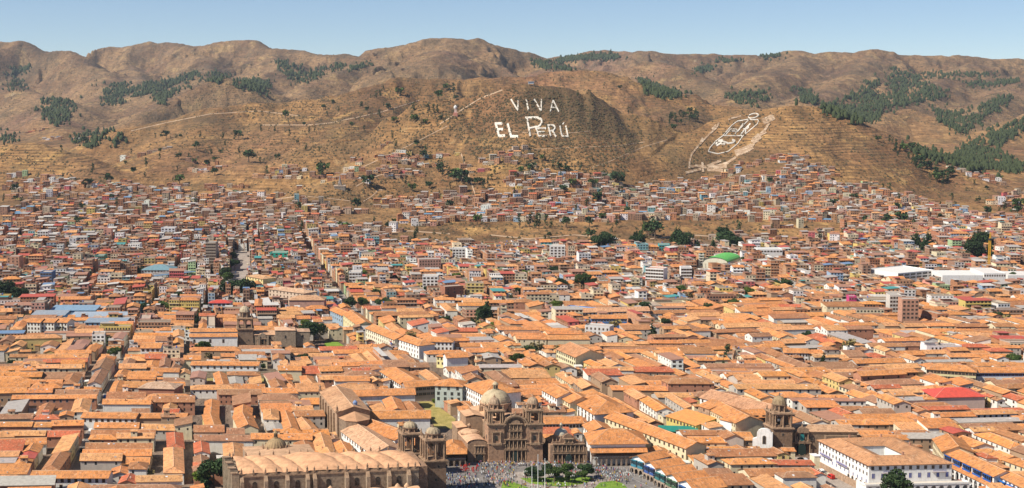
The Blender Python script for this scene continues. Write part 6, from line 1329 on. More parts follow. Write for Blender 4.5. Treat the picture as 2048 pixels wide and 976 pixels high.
for i in range(14):
    u, v = rv(470, 512), 508 + i * 5.5; x, y = GP(u, v); car(x, y, float(ZT(x, y)[0]) + .16, math.radians(100), CC[(i * 5) % 7][0], i % 3 == 0, f'{CORD[i]} from the top of the tree-lined avenue, left')
for i in range(5): q = 640 + i * 40; x, y = MP(-206.8, q); car(x, y, .07, math.radians(101), CC[(i * 2 + 3) % 7][0], False, f'{CORD[i]} going up the dark left street')
# ------------------------------------------------------------------ people
def person_mesh(top, leg, hair, walk, arm=0.0, hat=None):
    m = MB(); skin = (.42, .24, .15)
    def tube(P, col, n=6):
        vs = []
        for x, y, z, rx, ry in P:
            for i in range(n): a = 2 * PI * i / n; vs.append((x + rx * math.cos(a), y + ry * math.sin(a), z))
        k = len(P); m.add(vs, [(j * n + i, j * n + (i + 1) % n, (j + 1) * n + (i + 1) % n, (j + 1) * n + i) for j in range(k - 1) for i in range(n)] + [tuple((k - 1) * n + i for i in range(n)), tuple(range(n - 1, -1, -1))], 'plain', col)
    for s in (-1, 1):
        f = s * walk; tube([(s * .09, f - .08, 0, .05, .11), (s * .09, f, .08, .05, .06), (s * .095, f * .5, .46, .062, .07), (s * .085, 0, .86, .095, .10)], leg)
        tube([(s * .27, -f * .6 - arm, .78, .035, .04), (s * .26, -f * .3 - arm * .4, 1.06, .042, .045), (s * .21, 0, 1.40, .06, .06)], top); tube([(s * .27, -f * .6 - arm, .68, .025, .045), (s * .27, -f * .6 - arm, .80, .03, .035)], skin)
    tube([(0, 0, .80, .15, .11), (0, 0, 1.0, .15, .10), (0, 0, 1.25, .19, .12), (0, 0, 1.42, .19, .10), (0, 0, 1.48, .08, .07)], top, 8)
    tube([(0, 0, 1.44, .05, .055), (0, -.01, 1.53, .06, .075), (0, -.01, 1.62, .075, .095), (0, 0, 1.70, .065, .08)], skin, 8); tube([(0, .03, 1.54, .07, .07), (0, .02, 1.64, .085, .095), (0, .01, 1.73, .06, .07)], hair, 8)
    if hat: tube([(0, 0, 1.66, .17, .17), (0, 0, 1.68, .17, .17), (0, 0, 1.69, .08, .09), (0, 0, 1.78, .07, .08)], hat, 8)
    return m
TOPS = [('red', (.55, .03, .03)), ('white', (.78, .78, .76)), ('dark blue', (.04, .06, .20)), ('black', (.02, .02, .02)), ('yellow', (.72, .50, .06)), ('light blue', (.25, .42, .62)), ('green', (.08, .25, .08)), ('pink', (.65, .22, .32)), ('grey', (.3, .3, .3)), ('orange', (.65, .22, .05))]
LEGS = [(.03, .04, .09), (.02, .02, .02), (.12, .09, .07), (.35, .3, .22), (.08, .10, .16)]
PM = {}
for n, c in TOPS:
    for k in range(3): PM[(n, k)] = person_mesh(c, LEGS[(k * 2 + len(n)) % 5] if n != 'red' or k else (.45, .03, .03), (.03, .02, .015), (.22, 0, .12)[k], (.0, .12, 0)[k], (.6, .5, .3) if k == 1 and n in ('white', 'yellow') else None)
PMM = {k: m.mesh('person') for k, m in PM.items()}
crowd = MB(); cnt = 0; pts = []
for (u0, u1, v0, v1, n, col) in ((922, 958, 933, 946, 46, 'red'), (955, 1185, 927.5, 935, 190, None), (1085, 1215, 936, 950, 120, None), (1190, 1262, 940, 966, 110, None), (890, 955, 950, 985, 150, None), (962, 1030, 938, 975, 150, None), (1030, 1190, 968, 985, 60, None), (890, 1262, 931, 976, 90, None), (1225, 1330, 948, 978, 14, None), (1590, 1660, 918, 950, 12, None)):
    for _ in range(n): pts.append((rv(u0, u1), rv(v0, v1), col))
pts.sort(key=lambda p: -p[1])
for i, (u, v, col) in enumerate(pts):
    x, y = GP(u, v); cn = col or random.choices([t[0] for t in TOPS], (2, 7, 4, 5, 2, 3, 1, 2, 4, 1))[0]; k = random.randrange(3); s = rv(.93, 1.05)
    z = .16 if v < 929.5 or (990 < u < 1230 and v > 950) else .04
    art = 'an' if cn == 'orange' else 'a'
    if cnt < 300 and (v < 985) and (i % 2 == 0 or col):
        cnt += 1; a = rv(0, 6.28)
        if col: lb, gr = 'person in all red clothes in the red group left of the church', 'red clad group before the church'
        elif v < 936: lb, gr = f'person in {art} {cn} top in the crowd along the church steps', f'people in {cn} along the church steps'
        elif u < 1035: lb, gr = f'person in {art} {cn} top in the crowd left of the lawns', f'people in {cn} left of the lawns'
        elif u < 1190: lb, gr = f'person in {art} {cn} top by the lawn with trees and flagpoles', f'people in {cn} by the lawns'
        elif u < 1400: lb, gr = f'person in {art} {cn} top near the right hand crossing of the square', f'people in {cn} near the crossing'
        else: lb, gr = f'person in {art} {cn} top in the street left of the white hotel', f'people in {cn} in the hotel street'
        o = link('person', PMM[(cn, k)], label=lb, category='person', group=gr); o.location = (x, y, z); o.rotation_euler = (0, 0, a); o.scale = (s, s, s)
    else:
        a = rv(0, 6.28); m = PM[(cn, k)]; b = MB(); b.mats = m.mats; b.f = m.f; b.m = m.m; b.t = m.t; b.uv = m.uv; ca, sa = math.cos(a), math.sin(a); b.v = [(p * ca - q * sa, p * sa + q * ca, r) for p, q, r in m.v]; crowd.extend(b, (x, y, z))
part('crowd', crowd, kind='stuff', label='rest of the crowd of people filling the square')
# --- city fabric
build_city()
# ------------------------------------------------------------------ hill slopes: houses, trees, woods, tracks, markings
def pin(P, n):
    P = np.array(P, float); x0, y0 = P.min(0); x1, y1 = P.max(0); out = []
    while len(out) < n:
        u, v = RNG.uniform(x0, x1), RNG.uniform(y0, y1)
        if in_poly(u, v, P): out.append((u, v))
    return np.array(out)
OCC = set()
def hill_houses():
    zones = [([(0, 352), (120, 362), (240, 372), (330, 362), (470, 375), (470, 500), (0, 500)], 384, .9), ([(230, 300), (330, 310), (470, 350), (470, 380), (330, 365), (210, 372)], 34, .5), ([(460, 380), (560, 395), (660, 415), (720, 440), (760, 495), (460, 500)], 161, .8),
             ([(470, 345), (600, 325), (700, 345), (690, 370), (600, 385), (470, 380)], 37, .5), ([(690, 325), (760, 300), (870, 300), (880, 345), (780, 355), (700, 350)], 46, .6), ([(880, 312), (1000, 300), (1030, 400), (960, 405), (900, 370)], 46, .5),
             ([(740, 400), (900, 395), (1010, 395), (1010, 450), (860, 455), (760, 450)], 199, 1.0), ([(1000, 350), (1130, 345), (1240, 380), (1260, 440), (1010, 450)], 247, 1.0), ([(1240, 372), (1350, 355), (1480, 340), (1560, 360), (1560, 440), (1250, 440)], 222, 1.0),
             ([(1470, 330), (1560, 310), (1660, 350), (1760, 385), (1780, 410), (1560, 420)], 163, 1.0), ([(1550, 405), (1750, 400), (1960, 430), (2048, 445), (2048, 505), (1560, 480)], 387, 1.0), ([(1960, 400), (2048, 380), (2048, 450), (1980, 430)], 24, .6),
             ([(1290, 455), (1560, 440), (1560, 490), (1300, 480)], 104, 1.0), ([(1880, 332), (1970, 352), (1965, 358), (1880, 340)], 6, .6), ([(45, 258), (150, 262), (145, 284), (60, 282)], 9, .4), ([(0, 440), (720, 450), (720, 520), (0, 520)], 111, .8)]
    out, big, K = MB(), MB(), 0
    for poly, n, dens in zones:
        P = pin(poly, n); Hs = HIT(P[:, 0], P[:, 1])
        for (x, y, z), (pu, pv) in zip(Hs, P):
            if not np.isfinite(x) or y < 1590: continue
            cl = float(perlin(np.array(x / 70. + 3), np.array(y / 90.)))
            cl += .8 * float(perlin(np.array(x / 190. + 5), np.array(y / 240.)))
            if cl < .02 - .62 * (dens - .5): continue
            if 715 < pu < 1710 and 444 < pv < 494 and cl < .2: continue
            k = random.randint(2, 7); ang = rv(-.25, .25); e1 = (math.cos(ang), math.sin(ang)); e2 = (-e1[1], e1[0]); px = 0
            for i in range(k):
                w, d = rv(6, 11), rv(6, 9); cx, cy = x + e1[0] * (px + w / 2), y + e1[1] * (px + w / 2); px += w + (rv(0, 1) if random.random() < .75 else rv(3, 8))
                key = (int(cx // 7.0), int(cy // 11.0))
                if key in OCC or random.random() < .08: continue
                OCC.add(key)
                zc = float(ZT(cx, cy)[0]); nf = random.choices((1, 2, 3, 4), (5, 5, 2.6, .8) if pv > 380 else (7, 4, 1, 0))[0]; h = nf * 2.6 + .6; b = MB(e1, e2); W = b
                wt = jit(pick(BRICK)[0] if random.random() < .66 else (pick(PAINTS)[0] if random.random() < .5 else (.40, .30, .21)), .15); wm = 'brick' if wt[0] < .55 and wt[2] < .2 else 'paint'
                b.box(-w / 2, w / 2, -d / 2, d / 2, -3.5, h, wm, wt)
                r = random.random()
                if r < .14: gable(b, b, -w / 2, w / 2, -d / 2, d / 2, h, .30, .35, 'gable', jit(pick(TILES)[0]), wt, wm, ridge=False)
                elif r < .52: gable(b, b, -w / 2, w / 2, -d / 2, d / 2, h, .16, .3, 'shed', jit(random.choices(((.44, .39, .34), (.58, .54, .48), (.52, .10, .06), (.16, .30, .44), (.40, .20, .12)), (5, 3, 1, .7, 6))[0]), wt, wm, ridge=False, rmat='metal')
                else: b.box(-w / 2 + .2, w / 2 - .2, d / 2 - .4, d / 2, h, h + .8, wm, wt); b.quad((-w / 2, -d / 2, h + .02), (w / 2, -d / 2, h + .02), (w / 2, d / 2 - .4, h + .02), (-w / 2, d / 2 - .4, h + .02), 'paint', (.38, .32, .27))
                for q in range(nf): win_row(b, 'f', -w / 2, w / 2, -d / 2, .9 + q * 2.6, 1.2, 1.3, 2.5, out=.05, skip=.2)
                if random.random() < .4: win_row(b, 'l', -d / 2, d / 2, -w / 2, 1 + (nf - 1) * 2.6, 1., 1.1, 3, out=.05)
                out.extend(b, (cx, cy, zc)); K += 1
    print('hill houses', K)
    part('hillside_houses', out, kind='stuff', label='small brick houses with tin and tile roofs climbing the lower hill slopes')
hill_houses()
# --- trees on the slopes
HT = [(512 + x / 2, y / 2, h, k) for x, y, h, k in ((575, 385, 22, 'far'), (480, 395, 20, 'euca'), (497, 390, 20, 'euca'), (530, 440, 16, 'far'), (425, 430, 15, 'euca'), (445, 450, 14, 'far'), (495, 470, 18, 'euca'), (310, 420, 14, 'far'), (330, 450, 14, 'euca'), (270, 440, 14, 'far'), (285, 468, 13, 'euca'), (118, 475, 20, 'far'), (20, 528, 15, 'euca'), (75, 530, 13, 'euca'), (135, 548, 15, 'euca'), (165, 575, 8, 'far'), (728, 398, 18, 'far'), (690, 458, 18, 'euca'), (712, 455, 17, 'euca'), (728, 458, 17, 'euca'), (630, 445, 16, 'euca'), (635, 492, 17, 'far'), (775, 372, 20, 'euca'), (790, 374, 24, 'euca'), (760, 362, 18, 'far'), (800, 402, 14, 'far'), (200, 602, 14, 'euca'), (253, 610, 12, 'euca'), (85, 640, 12, 'far'), (262, 712, 26, 'euca'), (256, 708, 20, 'euca'), (268, 700, 22, 'far'), (740, 672, 18, 'euca'), (680, 630, 18, 'euca'), (612, 640, 16, 'euca'), (560, 590, 13, 'euca'), (668, 636, 15, 'far'), (745, 706, 20, 'euca'), (770, 710, 18, 'euca'), (800, 722, 20, 'far'), (822, 730, 20, 'far'), (730, 690, 18, 'euca'), (625, 768, 14, 'far'), (600, 745, 14, 'euca'), (445, 745, 18, 'far'), (910, 758, 16, 'euca'), (850, 742, 14, 'far'), (405, 838, 18, 'far'), (695, 755, 12, 'far'), (700, 640, 14, 'euca'), (530, 925, 12, 'far'), (350, 935, 16, 'far'), (182, 935, 16, 'euca'), (470, 912, 14, 'euca'), (165, 840, 12, 'far'), (780, 832, 12, 'far'))]
HT += [(x / 2, y / 2, h, k) for x, y, h, k in ((665, 558, 20, 'far'), (705, 558, 12, 'euca'), (800, 552, 14, 'euca'), (785, 602, 18, 'far'), (845, 622, 12, 'euca'), (880, 618, 10, 'far'), (940, 560, 20, 'euca'), (955, 558, 20, 'far'), (995, 650, 24, 'far'), (437, 736, 20, 'far'), (247, 612, 14, 'euca'), (300, 582, 16, 'far'), (335, 580, 20, 'far'), (370, 696, 18, 'euca'), (585, 668, 16, 'euca'), (640, 610, 10, 'far'), (860, 702, 14, 'far'), (357, 750, 16, 'far'), (710, 686, 10, 'euca'), (718, 738, 18, 'far'), (830, 668, 14, 'far'), (640, 640, 12, 'euca'), (536, 698, 14, 'far'), (60, 772, 16, 'far'), (580, 712, 12, 'euca'))]
HT += [(1024 + x / 2, y / 2, h, k) for x, y, h, k in ((425, 748, 24, 'far'), (466, 458, 14, 'euca'), (432, 358, 12, 'far'), (263, 388, 12, 'euca'), (648, 524, 14, 'far'), (340, 815, 18, 'far'), (345, 815, 18, 'euca'), (30, 910, 18, 'euca'), (70, 905, 18, 'euca'), (96, 915, 20, 'euca'), (108, 914, 18, 'euca'), (135, 908, 16, 'euca'), (157, 914, 14, 'euca'), (310, 906, 14, 'far'), (360, 885, 12, 'far'), (462, 866, 14, 'far'), (547, 945, 20, 'far'), (560, 950, 24, 'euca'), (572, 955, 22, 'far'), (325, 750, 14, 'far'), (437, 778, 12, 'euca'), (165, 680, 14, 'euca'), (192, 682, 14, 'far'), (215, 684, 12, 'euca'), (222, 690, 12, 'far'), (60, 676, 12, 'euca'), (78, 794, 14, 'euca'), (8, 790, 14, 'euca'), (165, 752, 12, 'euca'), (540, 940, 16, 'far'), (845, 970, 20, 'far'), (905, 940, 18, 'euca'), (640, 850, 10, 'far'), (120, 642, 10, 'far'), (255, 855, 14, 'euca'), (300, 845, 18, 'euca'), (515, 950, 10, 'far'))]
HT += [(1536 + x / 2, y / 2, h, k) for x, y, h, k in ((440, 568, 12, 'far'), (485, 572, 14, 'euca'), (497, 578, 14, 'euca'), (735, 690, 12, 'far'), (800, 720, 10, 'euca'), (825, 740, 10, 'euca'), (880, 862, 14, 'far'), (945, 845, 16, 'euca'), (1000, 840, 18, 'far'), (535, 905, 20, 'far'), (485, 768, 14, 'euca'), (205, 960, 14, 'euca'), (385, 895, 12, 'far'), (875, 760, 8, 'far'), (925, 850, 10, 'euca'), (840, 810, 8, 'far'), (870, 815, 9, 'euca'), (930, 722, 10, 'far'), (475, 905, 16, 'far'), (585, 930, 16, 'euca'), (10, 738, 12, 'far'), (40, 745, 12, 'euca'), (68, 630, 8, 'far'))]
for i in range(46): t = rv(0, 1); HT.append((1536 + (500 + 220 * t + rv(-14, 26)) / 2, (585 + 140 * t + rv(-18, 34)) / 2, rv(9, 17), random.choice(('euca', 'far', 'euca'))))
for i in range(22): HT.append((1336 + rv(0, 62), 228 + rv(0, 22), rv(12, 20), random.choice(('euca', 'euca', 'far'))))
for i in range(125):
    P = random.choice(((700, 1240, 446, 486), (0, 460, 390, 480), (1500, 2040, 380, 480), (600, 900, 180, 300), (880, 1240, 320, 390), (250, 560, 250, 370))); HT.append((rv(P[0], P[1]), rv(P[2], P[3]), rv(7, 15), random.choice(('euca', 'euca', 'far'))))
HT.sort(key=lambda a: a[0])
HH = HIT([a[0] for a in HT], [a[1] for a in HT])
def where(u, v):
    side = 'far left' if u < 300 else 'left' if u < 640 else 'left of the slogan' if u < 960 else 'below the slogan' if u < 1240 else 'by the emblem hill' if u < 1600 else 'on the right hill' if u < 1900 else 'far right'
    return f"on the {'upper' if v < 260 else 'middle' if v < 350 else 'lower'} slopes, {side}"
HC = {}
for (u, v, h, k), (x, y, z) in zip(HT, HH):
    if np.isfinite(x): w_ = where(u, v); HC[(k, w_)] = HC.get((k, w_), 0) + 1; tree(k, x, y, z - .5, h, f"{ordinal(HC[(k, w_)] - 1)} {KN[k][1]} tree from left {w_}", f"{KN[k][0].replace('_', ' ')}s {w_}", rv(1.0, 1.35))
# --- woods read as masses
def woods():
    Z = [([(1640, 215), (1700, 195), (1765, 155), (1800, 152), (1880, 178), (1895, 195), (1790, 215), (1720, 226), (1668, 236)], 900, 13), ([(1855, 212), (1900, 225), (1945, 222), (1990, 198), (2025, 190), (2020, 205), (1965, 240), (1930, 275), (1890, 250)], 420, 12),
         ([(1700, 232), (1775, 225), (1760, 240), (1720, 250)], 160, 12), ([(1890, 325), (1935, 290), (1990, 265), (2048, 240), (2048, 262), (1990, 300), (2048, 330), (2040, 350), (1990, 345), (1940, 345)], 700, 12), ([(1800, 290), (1850, 300), (1900, 330), (1860, 320)], 90, 11),
         ([(1596, 178), (1612, 180), (1636, 198), (1630, 212), (1608, 205)], 150, 12), ([(1272, 160), (1290, 162), (1330, 178), (1366, 190), (1350, 196), (1312, 194)], 330, 12), ([(1110, 121), (1150, 113), (1235, 110), (1238, 117), (1170, 120), (1115, 125)], 380, 13),
         ([(1068, 124), (1085, 125), (1105, 138), (1090, 141)], 120, 12), ([(1108, 132), (1145, 140), (1140, 143), (1112, 138)], 80, 11), ([(1388, 138), (1432, 133), (1430, 138), (1400, 148)], 70, 12), ([(1440, 118), (1475, 120), (1475, 124), (1445, 126)], 60, 12), ([(1520, 112), (1560, 108), (1560, 114), (1525, 116)], 60, 12),
         ([(698, 136), (735, 132), (735, 137), (705, 141)], 90, 12), ([(545, 120), (585, 130), (625, 140), (690, 125), (680, 140), (640, 155), (600, 168), (575, 160)], 260, 13), ([(478, 162), (512, 158), (545, 175), (540, 187), (510, 184)], 230, 13),
         ([(214, 166), (262, 173), (300, 165), (345, 160), (395, 142), (402, 152), (350, 186), (330, 214), (300, 190), (260, 196)], 520, 13), ([(205, 180), (250, 178), (248, 208), (212, 212)], 150, 12), ([(20, 148), (60, 132), (62, 137), (24, 152)], 60, 12), ([(12, 160), (48, 160), (52, 182), (16, 184)], 60, 11),
         ([(82, 205), (110, 195), (150, 205), (155, 225), (120, 250), (100, 250)], 300, 12), ([(150, 270), (200, 258), (245, 270), (235, 288), (190, 300), (150, 290)], 160, 11), ([(0, 262), (30, 262), (40, 285), (0, 290)], 60, 10), ([(390, 150), (440, 145), (470, 152), (440, 165), (400, 166)], 110, 12),
         ([(1450, 190), (1530, 180), (1540, 205), (1480, 210)], 140, 12), ([(1770, 140), (1790, 135), (1820, 150), (1890, 145), (1990, 148), (1990, 153), (1830, 160)], 160, 12), ([(1930, 165), (2040, 160), (2040, 168), (1940, 175)], 130, 12)]
    cos, tris, n0 = [], [], 0
    for poly, n, h in Z:
        P = pin(poly, int(n * 1.9)); J = RNG.random(len(P)) < .38; P[J] += RNG.normal(size=(J.sum(), 2)) * [11, 4.5]; Hh = HIT(P[:, 0], P[:, 1]); Hh = Hh[np.isfinite(Hh[:, 0])]
        q = fbm(Hh[:, 0] / 90, Hh[:, 1] / 200, 3); Hh = Hh[q > -.12 + RNG.normal(size=len(q)) * .09]
        for x, y, z in Hh:
            if y < 2300: continue
            s = h * .82 * rv(.5, 1.5) * (1.0 + .12 * (y / 2800 - 1)); r = s * rv(.2, .5); k = 6
            ring = [(x + r * rv(.6, 1.3) * math.cos(2 * PI * i / k), y + r * rv(.6, 1.3) * math.sin(2 * PI * i / k), z + s * rv(.05, .25)) for i in range(k)]
            mid = [(x + r * rv(.5, 1.0) * math.cos(2 * PI * (i + .5) / k), y + r * rv(.5, 1.0) * math.sin(2 * PI * (i + .5) / k), z + s * rv(.5, .75)) for i in range(k)]
            cos += ring + mid + [(x + rv(-.2, .2) * r, y, z + s)]
            for i in range(k): j = (i + 1) % k; tris += [(n0 + i, n0 + j, n0 + k + i), (n0 + j, n0 + k + j, n0 + k + i), (n0 + k + i, n0 + k + j, n0 + 2 * k)]
            n0 += 2 * k + 1
    me = np_mesh('forest', np.array(cos), None, np.array(tris)); me.materials.append(MATS['leaf_forest']); link('forest', me, kind='stuff', label='dark eucalyptus and pine woods in the folds of the far hills')
woods()
def scrub_stuff():
    """countless bushes on the slopes, as low leafy lumps"""
    P = np.concatenate([pin([(880, 230), (960, 190), (1030, 176), (1100, 178), (1200, 225), (1290, 265), (1240, 380), (1100, 345), (960, 330)], 2600), pin([(500, 210), (900, 165), (900, 300), (600, 330), (400, 330), (300, 290)], 1800), pin([(1250, 380), (1480, 235), (1650, 222), (2030, 410), (1700, 390), (1480, 330)], 600), pin([(0, 290), (120, 310), (240, 370), (0, 360)], 200), pin([(700, 445), (1700, 440), (1700, 492), (720, 492)], 500), pin([(0, 100), (2048, 120), (2048, 250), (0, 240)], 4200), pin([(450, 385), (1000, 330), (1000, 420), (700, 400)], 400)])
    Hh = HIT(P[:, 0], P[:, 1]); Hh = Hh[np.isfinite(Hh[:, 0])]; r = np.random.default_rng(4); n = len(Hh)
    s = r.uniform(.9, 2.6, n) * (1 + .35 * np.clip((Hh[:, 1] - 3000) / 3000, 0, 1.5)); co = []; tr = []
    for a in range(5):
        q = 2 * PI * a / 5; co.append(Hh + np.stack([np.cos(q) * s * r.uniform(.7, 1.3, n), np.sin(q) * s * r.uniform(.7, 1.3, n), s * .1], -1))
    co.append(Hh + np.stack([s * 0, s * 0, s * r.uniform(.9, 1.5, n)], -1)); co = np.stack(co, 1).reshape(-1, 3); b = np.arange(n) * 6
    for a in range(5): tr.append(np.stack([b + a, b + (a + 1) % 5, b + 5], -1))
    me = np_mesh('bushes', co, None, np.concatenate(tr)); me.materials.append(MATS['leaf_scrub']); link('bushes', me, kind='stuff', label='scattered dark bushes over the dry hill slopes')
scrub_stuff()
# --- tracks and hillside markings laid on the ground
def strip_px(mb, pts, w, mat, dz=.5, closed=False, step=2.0):
    P = np.array(pts, float)
    if closed: P = np.vstack([P, P[:1]])
    L = np.r_[0, np.cumsum(np.hypot(*np.diff(P, axis=0).T))]; n = max(2, int(L[-1] / step)); s = np.linspace(0, L[-1], n); X = np.interp(s, L, P[:, 0]); Y = np.interp(s, L, P[:, 1])
    tx, ty = np.gradient(X), np.gradient(Y); l = np.hypot(tx, ty) + 1e-9; tx, ty = tx / l, ty / l; ww = w / 2 * (1 + .18 * perlin(s / 3.1 + pts[0][0], s * 0 + 1))
    A = HIT(X - ty * ww, Y + tx * ww); B = HIT(X + ty * ww, Y - tx * ww); C_ = HIT(X, Y)
    vs = []
    for a, b, c in zip(A, B, C_):
        for p in (a, b): vs.append((p[0], p[1], p[2] + dz) if np.isfinite(p[0]) and abs(p[1] - c[1]) < 80 else (c[0], c[1], c[2] + dz))
    if not np.all(np.isfinite(np.array(vs))): return
    top = len(vs); vs += [(x, y, z - dz - .6) for x, y, z in vs]
    fs = [(2 * i, 2 * i + 1, 2 * i + 3, 2 * i + 2) for i in range(n - 1)] + [(2 * i, 2 * i + 2, top + 2 * i + 2, top + 2 * i) for i in range(n - 1)] + [(2 * i + 1, 2 * i + 3, top + 2 * i + 3, top + 2 * i + 1) for i in range(n - 1)]
    mb.add(vs, fs, mat)
def zc(x, y): return 960 + x / 3.303, 160 + y / 3.303
LET = [('V', 'first letter, leftmost V of the upper word', 2.6, [[(205, 130), (250, 205)], [(251, 130), (250, 207)]]), ('I', 'letter I standing between two letters V', 3.0, [[(305, 130), (320, 205)]]), ('V', 'second V of the upper word', 2.6, [[(358, 130), (402, 205)], [(405, 130), (404, 207)]]), ('A', 'letter A ending the upper word', 2.4, [[(464, 212), (483, 136)], [(483, 136), (521, 213)], [(470, 187), (508, 183)]]),
       ('E', 'letter E starting the lower words', 4.4, [[(103, 285), (126, 376)], [(97, 290), (148, 290)], [(112, 330), (152, 327)], [(122, 372), (165, 370)]]), ('L', 'letter L after the first E', 4.4, [[(182, 290), (206, 378)], [(200, 374), (252, 376)]]), ('P', 'letter P, tallest of all', 3.6, [[(310, 250), (332, 376)], [(298, 252), (380, 250), (405, 262), (408, 285), (392, 308), (325, 322)]]),
       ('E', 'small letter E under the bowl of the P', 2.6, [[(372, 322), (388, 374)], [(365, 322), (436, 322)], [(380, 346), (426, 346)], [(386, 372), (440, 374)]]), ('R', 'letter R in the lower word', 3.0, [[(450, 302), (467, 376)], [(442, 302), (488, 302), (496, 320), (485, 336), (458, 340)], [(478, 338), (503, 378)]]), ('U', 'letter U with an accent ending the lower word', 2.8, [[(528, 306), (540, 368), (548, 374), (580, 376)], [(567, 306), (582, 380)], [(546, 298), (553, 284)]])]
for ch, lab, w_, st in LET:
    m = MB()
    for s in st: strip_px(m, [zc(*p) for p in s], w_ * .9, 'painted_stones', dz=1.3)
    o = part('hillside_letter', m); o['label'] = 'white ' + lab + ' on the hillside'; o['category'] = 'letter'; o['group'] = 'white letters of stones on the slogan hill'
EM = [('shield', 'painted_stones', 1.5, [[(1665, 300), (1700, 274), (1770, 262), (1842, 265), (1832, 292), (1772, 343), (1735, 373), (1702, 422), (1640, 474), (1572, 490), (1508, 475), (1520, 448), (1560, 404), (1605, 370), (1628, 342), (1665, 300)], [(1603, 370), (1736, 370)]]),
      ('wreath', 'painted_stones', 1.6, [[(1806 + 34 * math.cos(a) , 238 + 14 * math.sin(a) - 6 * math.cos(a)) for a in np.linspace(0, 2 * PI, 22)]]),
      ('llama', 'painted_stones', 1.5, [[(1622, 366), (1655, 326), (1700, 328), (1684, 364)], [(1648, 340), (1690, 340)], [(1738, 290), (1700, 342)], [(1776, 264), (1740, 300), (1700, 345)]]),
      ('tree_figure', 'painted_stones', 2.6, [[(1722, 364), (1748, 328), (1786, 290)], [(1740, 326), (1772, 322)], [(1756, 330), (1752, 352)], [(1765, 305), (1776, 318)]]),
      ('horn', 'painted_stones', 3.4, [[(1550, 430), (1580, 405), (1612, 410), (1640, 420), (1672, 416), (1684, 402), (1665, 398)], [(1562, 436), (1590, 420), (1620, 426)], [(1575, 402), (1605, 398)]]),
      ('left_branch', 'faded_stones', 2.6, [[(1580, 285), (1560, 320), (1500, 375), (1440, 440), (1400, 490), (1385, 540), (1385, 582)], [(1640, 265), (1680, 250), (1725, 240)], [(1530, 330), (1560, 300)], [(1470, 385), (1450, 430)]]),
      ('bottom_ribbon', 'faded_stones', 3.6, [[(1375, 580), (1430, 570), (1500, 578), (1580, 568), (1640, 548), (1690, 512)], [(1470, 545), (1474, 612)], [(1358, 616), (1460, 592)], [(1500, 572), (1592, 535)], [(1500, 594), (1605, 600)], [(1540, 585), (1630, 572)]]),
      ('right_branch', 'faded_stones', 9.0, [[(1685, 488), (1740, 470), (1800, 440)], [(1808, 405), (1850, 370)], [(1868, 280), (1905, 262), (1942, 244)]]), ('right_stem', 'faded_stones', 3.4, [[(1800, 440), (1820, 400), (1855, 358), (1885, 330), (1910, 285)], [(1790, 405), (1840, 402)], [(1830, 380), (1890, 345)], [(1720, 462), (1790, 450)]])]
t_em = thing('hillside_emblem', 'large white shield emblem of stones with wreath and branches on the right hill', 'emblem', tuple(HIT([1460], [250])[0]))
for nm, mt, w_, st in EM:
    m = MB()
    for s in st: strip_px(m, [zc(*p) for p in s], w_ * (1.35 if mt == 'faded_stones' else .92), mt, dz=1.0)
    if m.v: m.v = [(x - t_em.location.x, y - t_em.location.y, z - t_em.location.z) for x, y, z in m.v]; part(nm, m, t_em)
for pts, w_ in (([(1184, 335), (1215, 325), (1249, 310), (1290, 293), (1334, 280)], 1.1), ([(1040, 300), (1130, 296), (1235, 292), (1290, 284)], 1.0), ([(712, 373), (735, 360), (760, 350), (800, 345), (822, 345)], 2.2), ([(727, 403), (745, 392), (757, 380), (765, 380)], 2.2), ([(922, 307), (930, 330), (940, 358), (950, 388)], 2.4), ([(452, 380), (480, 384), (512, 388), (530, 396)], 2.6), ([(420, 398), (460, 402), (497, 406)], 2.6), ([(1389, 436), (1440, 430), (1494, 425)], 2.6), ([(1274, 432), (1310, 435), (1354, 437)], 3.4), ([(1605, 405), (1602, 425), (1600, 446)], 2.4), ([(880, 248), (917, 224), (960, 197), (1005, 180)], 2.6), ([(700, 346), (735, 330), (800, 300), (850, 275), (895, 252)], 1.6), ([(540, 400), (600, 392), (650, 396), (700, 402)], 1.4), ([(262, 262), (330, 246), (420, 228), (520, 222), (600, 232)], 1.4), ([(520, 250), (620, 250), (660, 246), (760, 225), (840, 200)], 1.6), ([(1560, 392), (1620, 400), (1700, 404), (1760, 420)], 1.4), ([(1020, 262), (1100, 270), (1180, 262)], .9), ([(980, 470), (1060, 478), (1150, 470), (1240, 478)], 2.0), ([(740, 470), (820, 462), (900, 468)], 2.0), ([(1300, 478), (1380, 470), (1470, 476)], 2.0), ([(820, 440), (880, 436), (930, 441), (990, 436)], 1.8)):
    m = MB(); strip_px(m, pts, w_ * .75, 'dirt_road', dz=.3, step=4)
    if m.v: part('dirt_track', m, kind='structure')
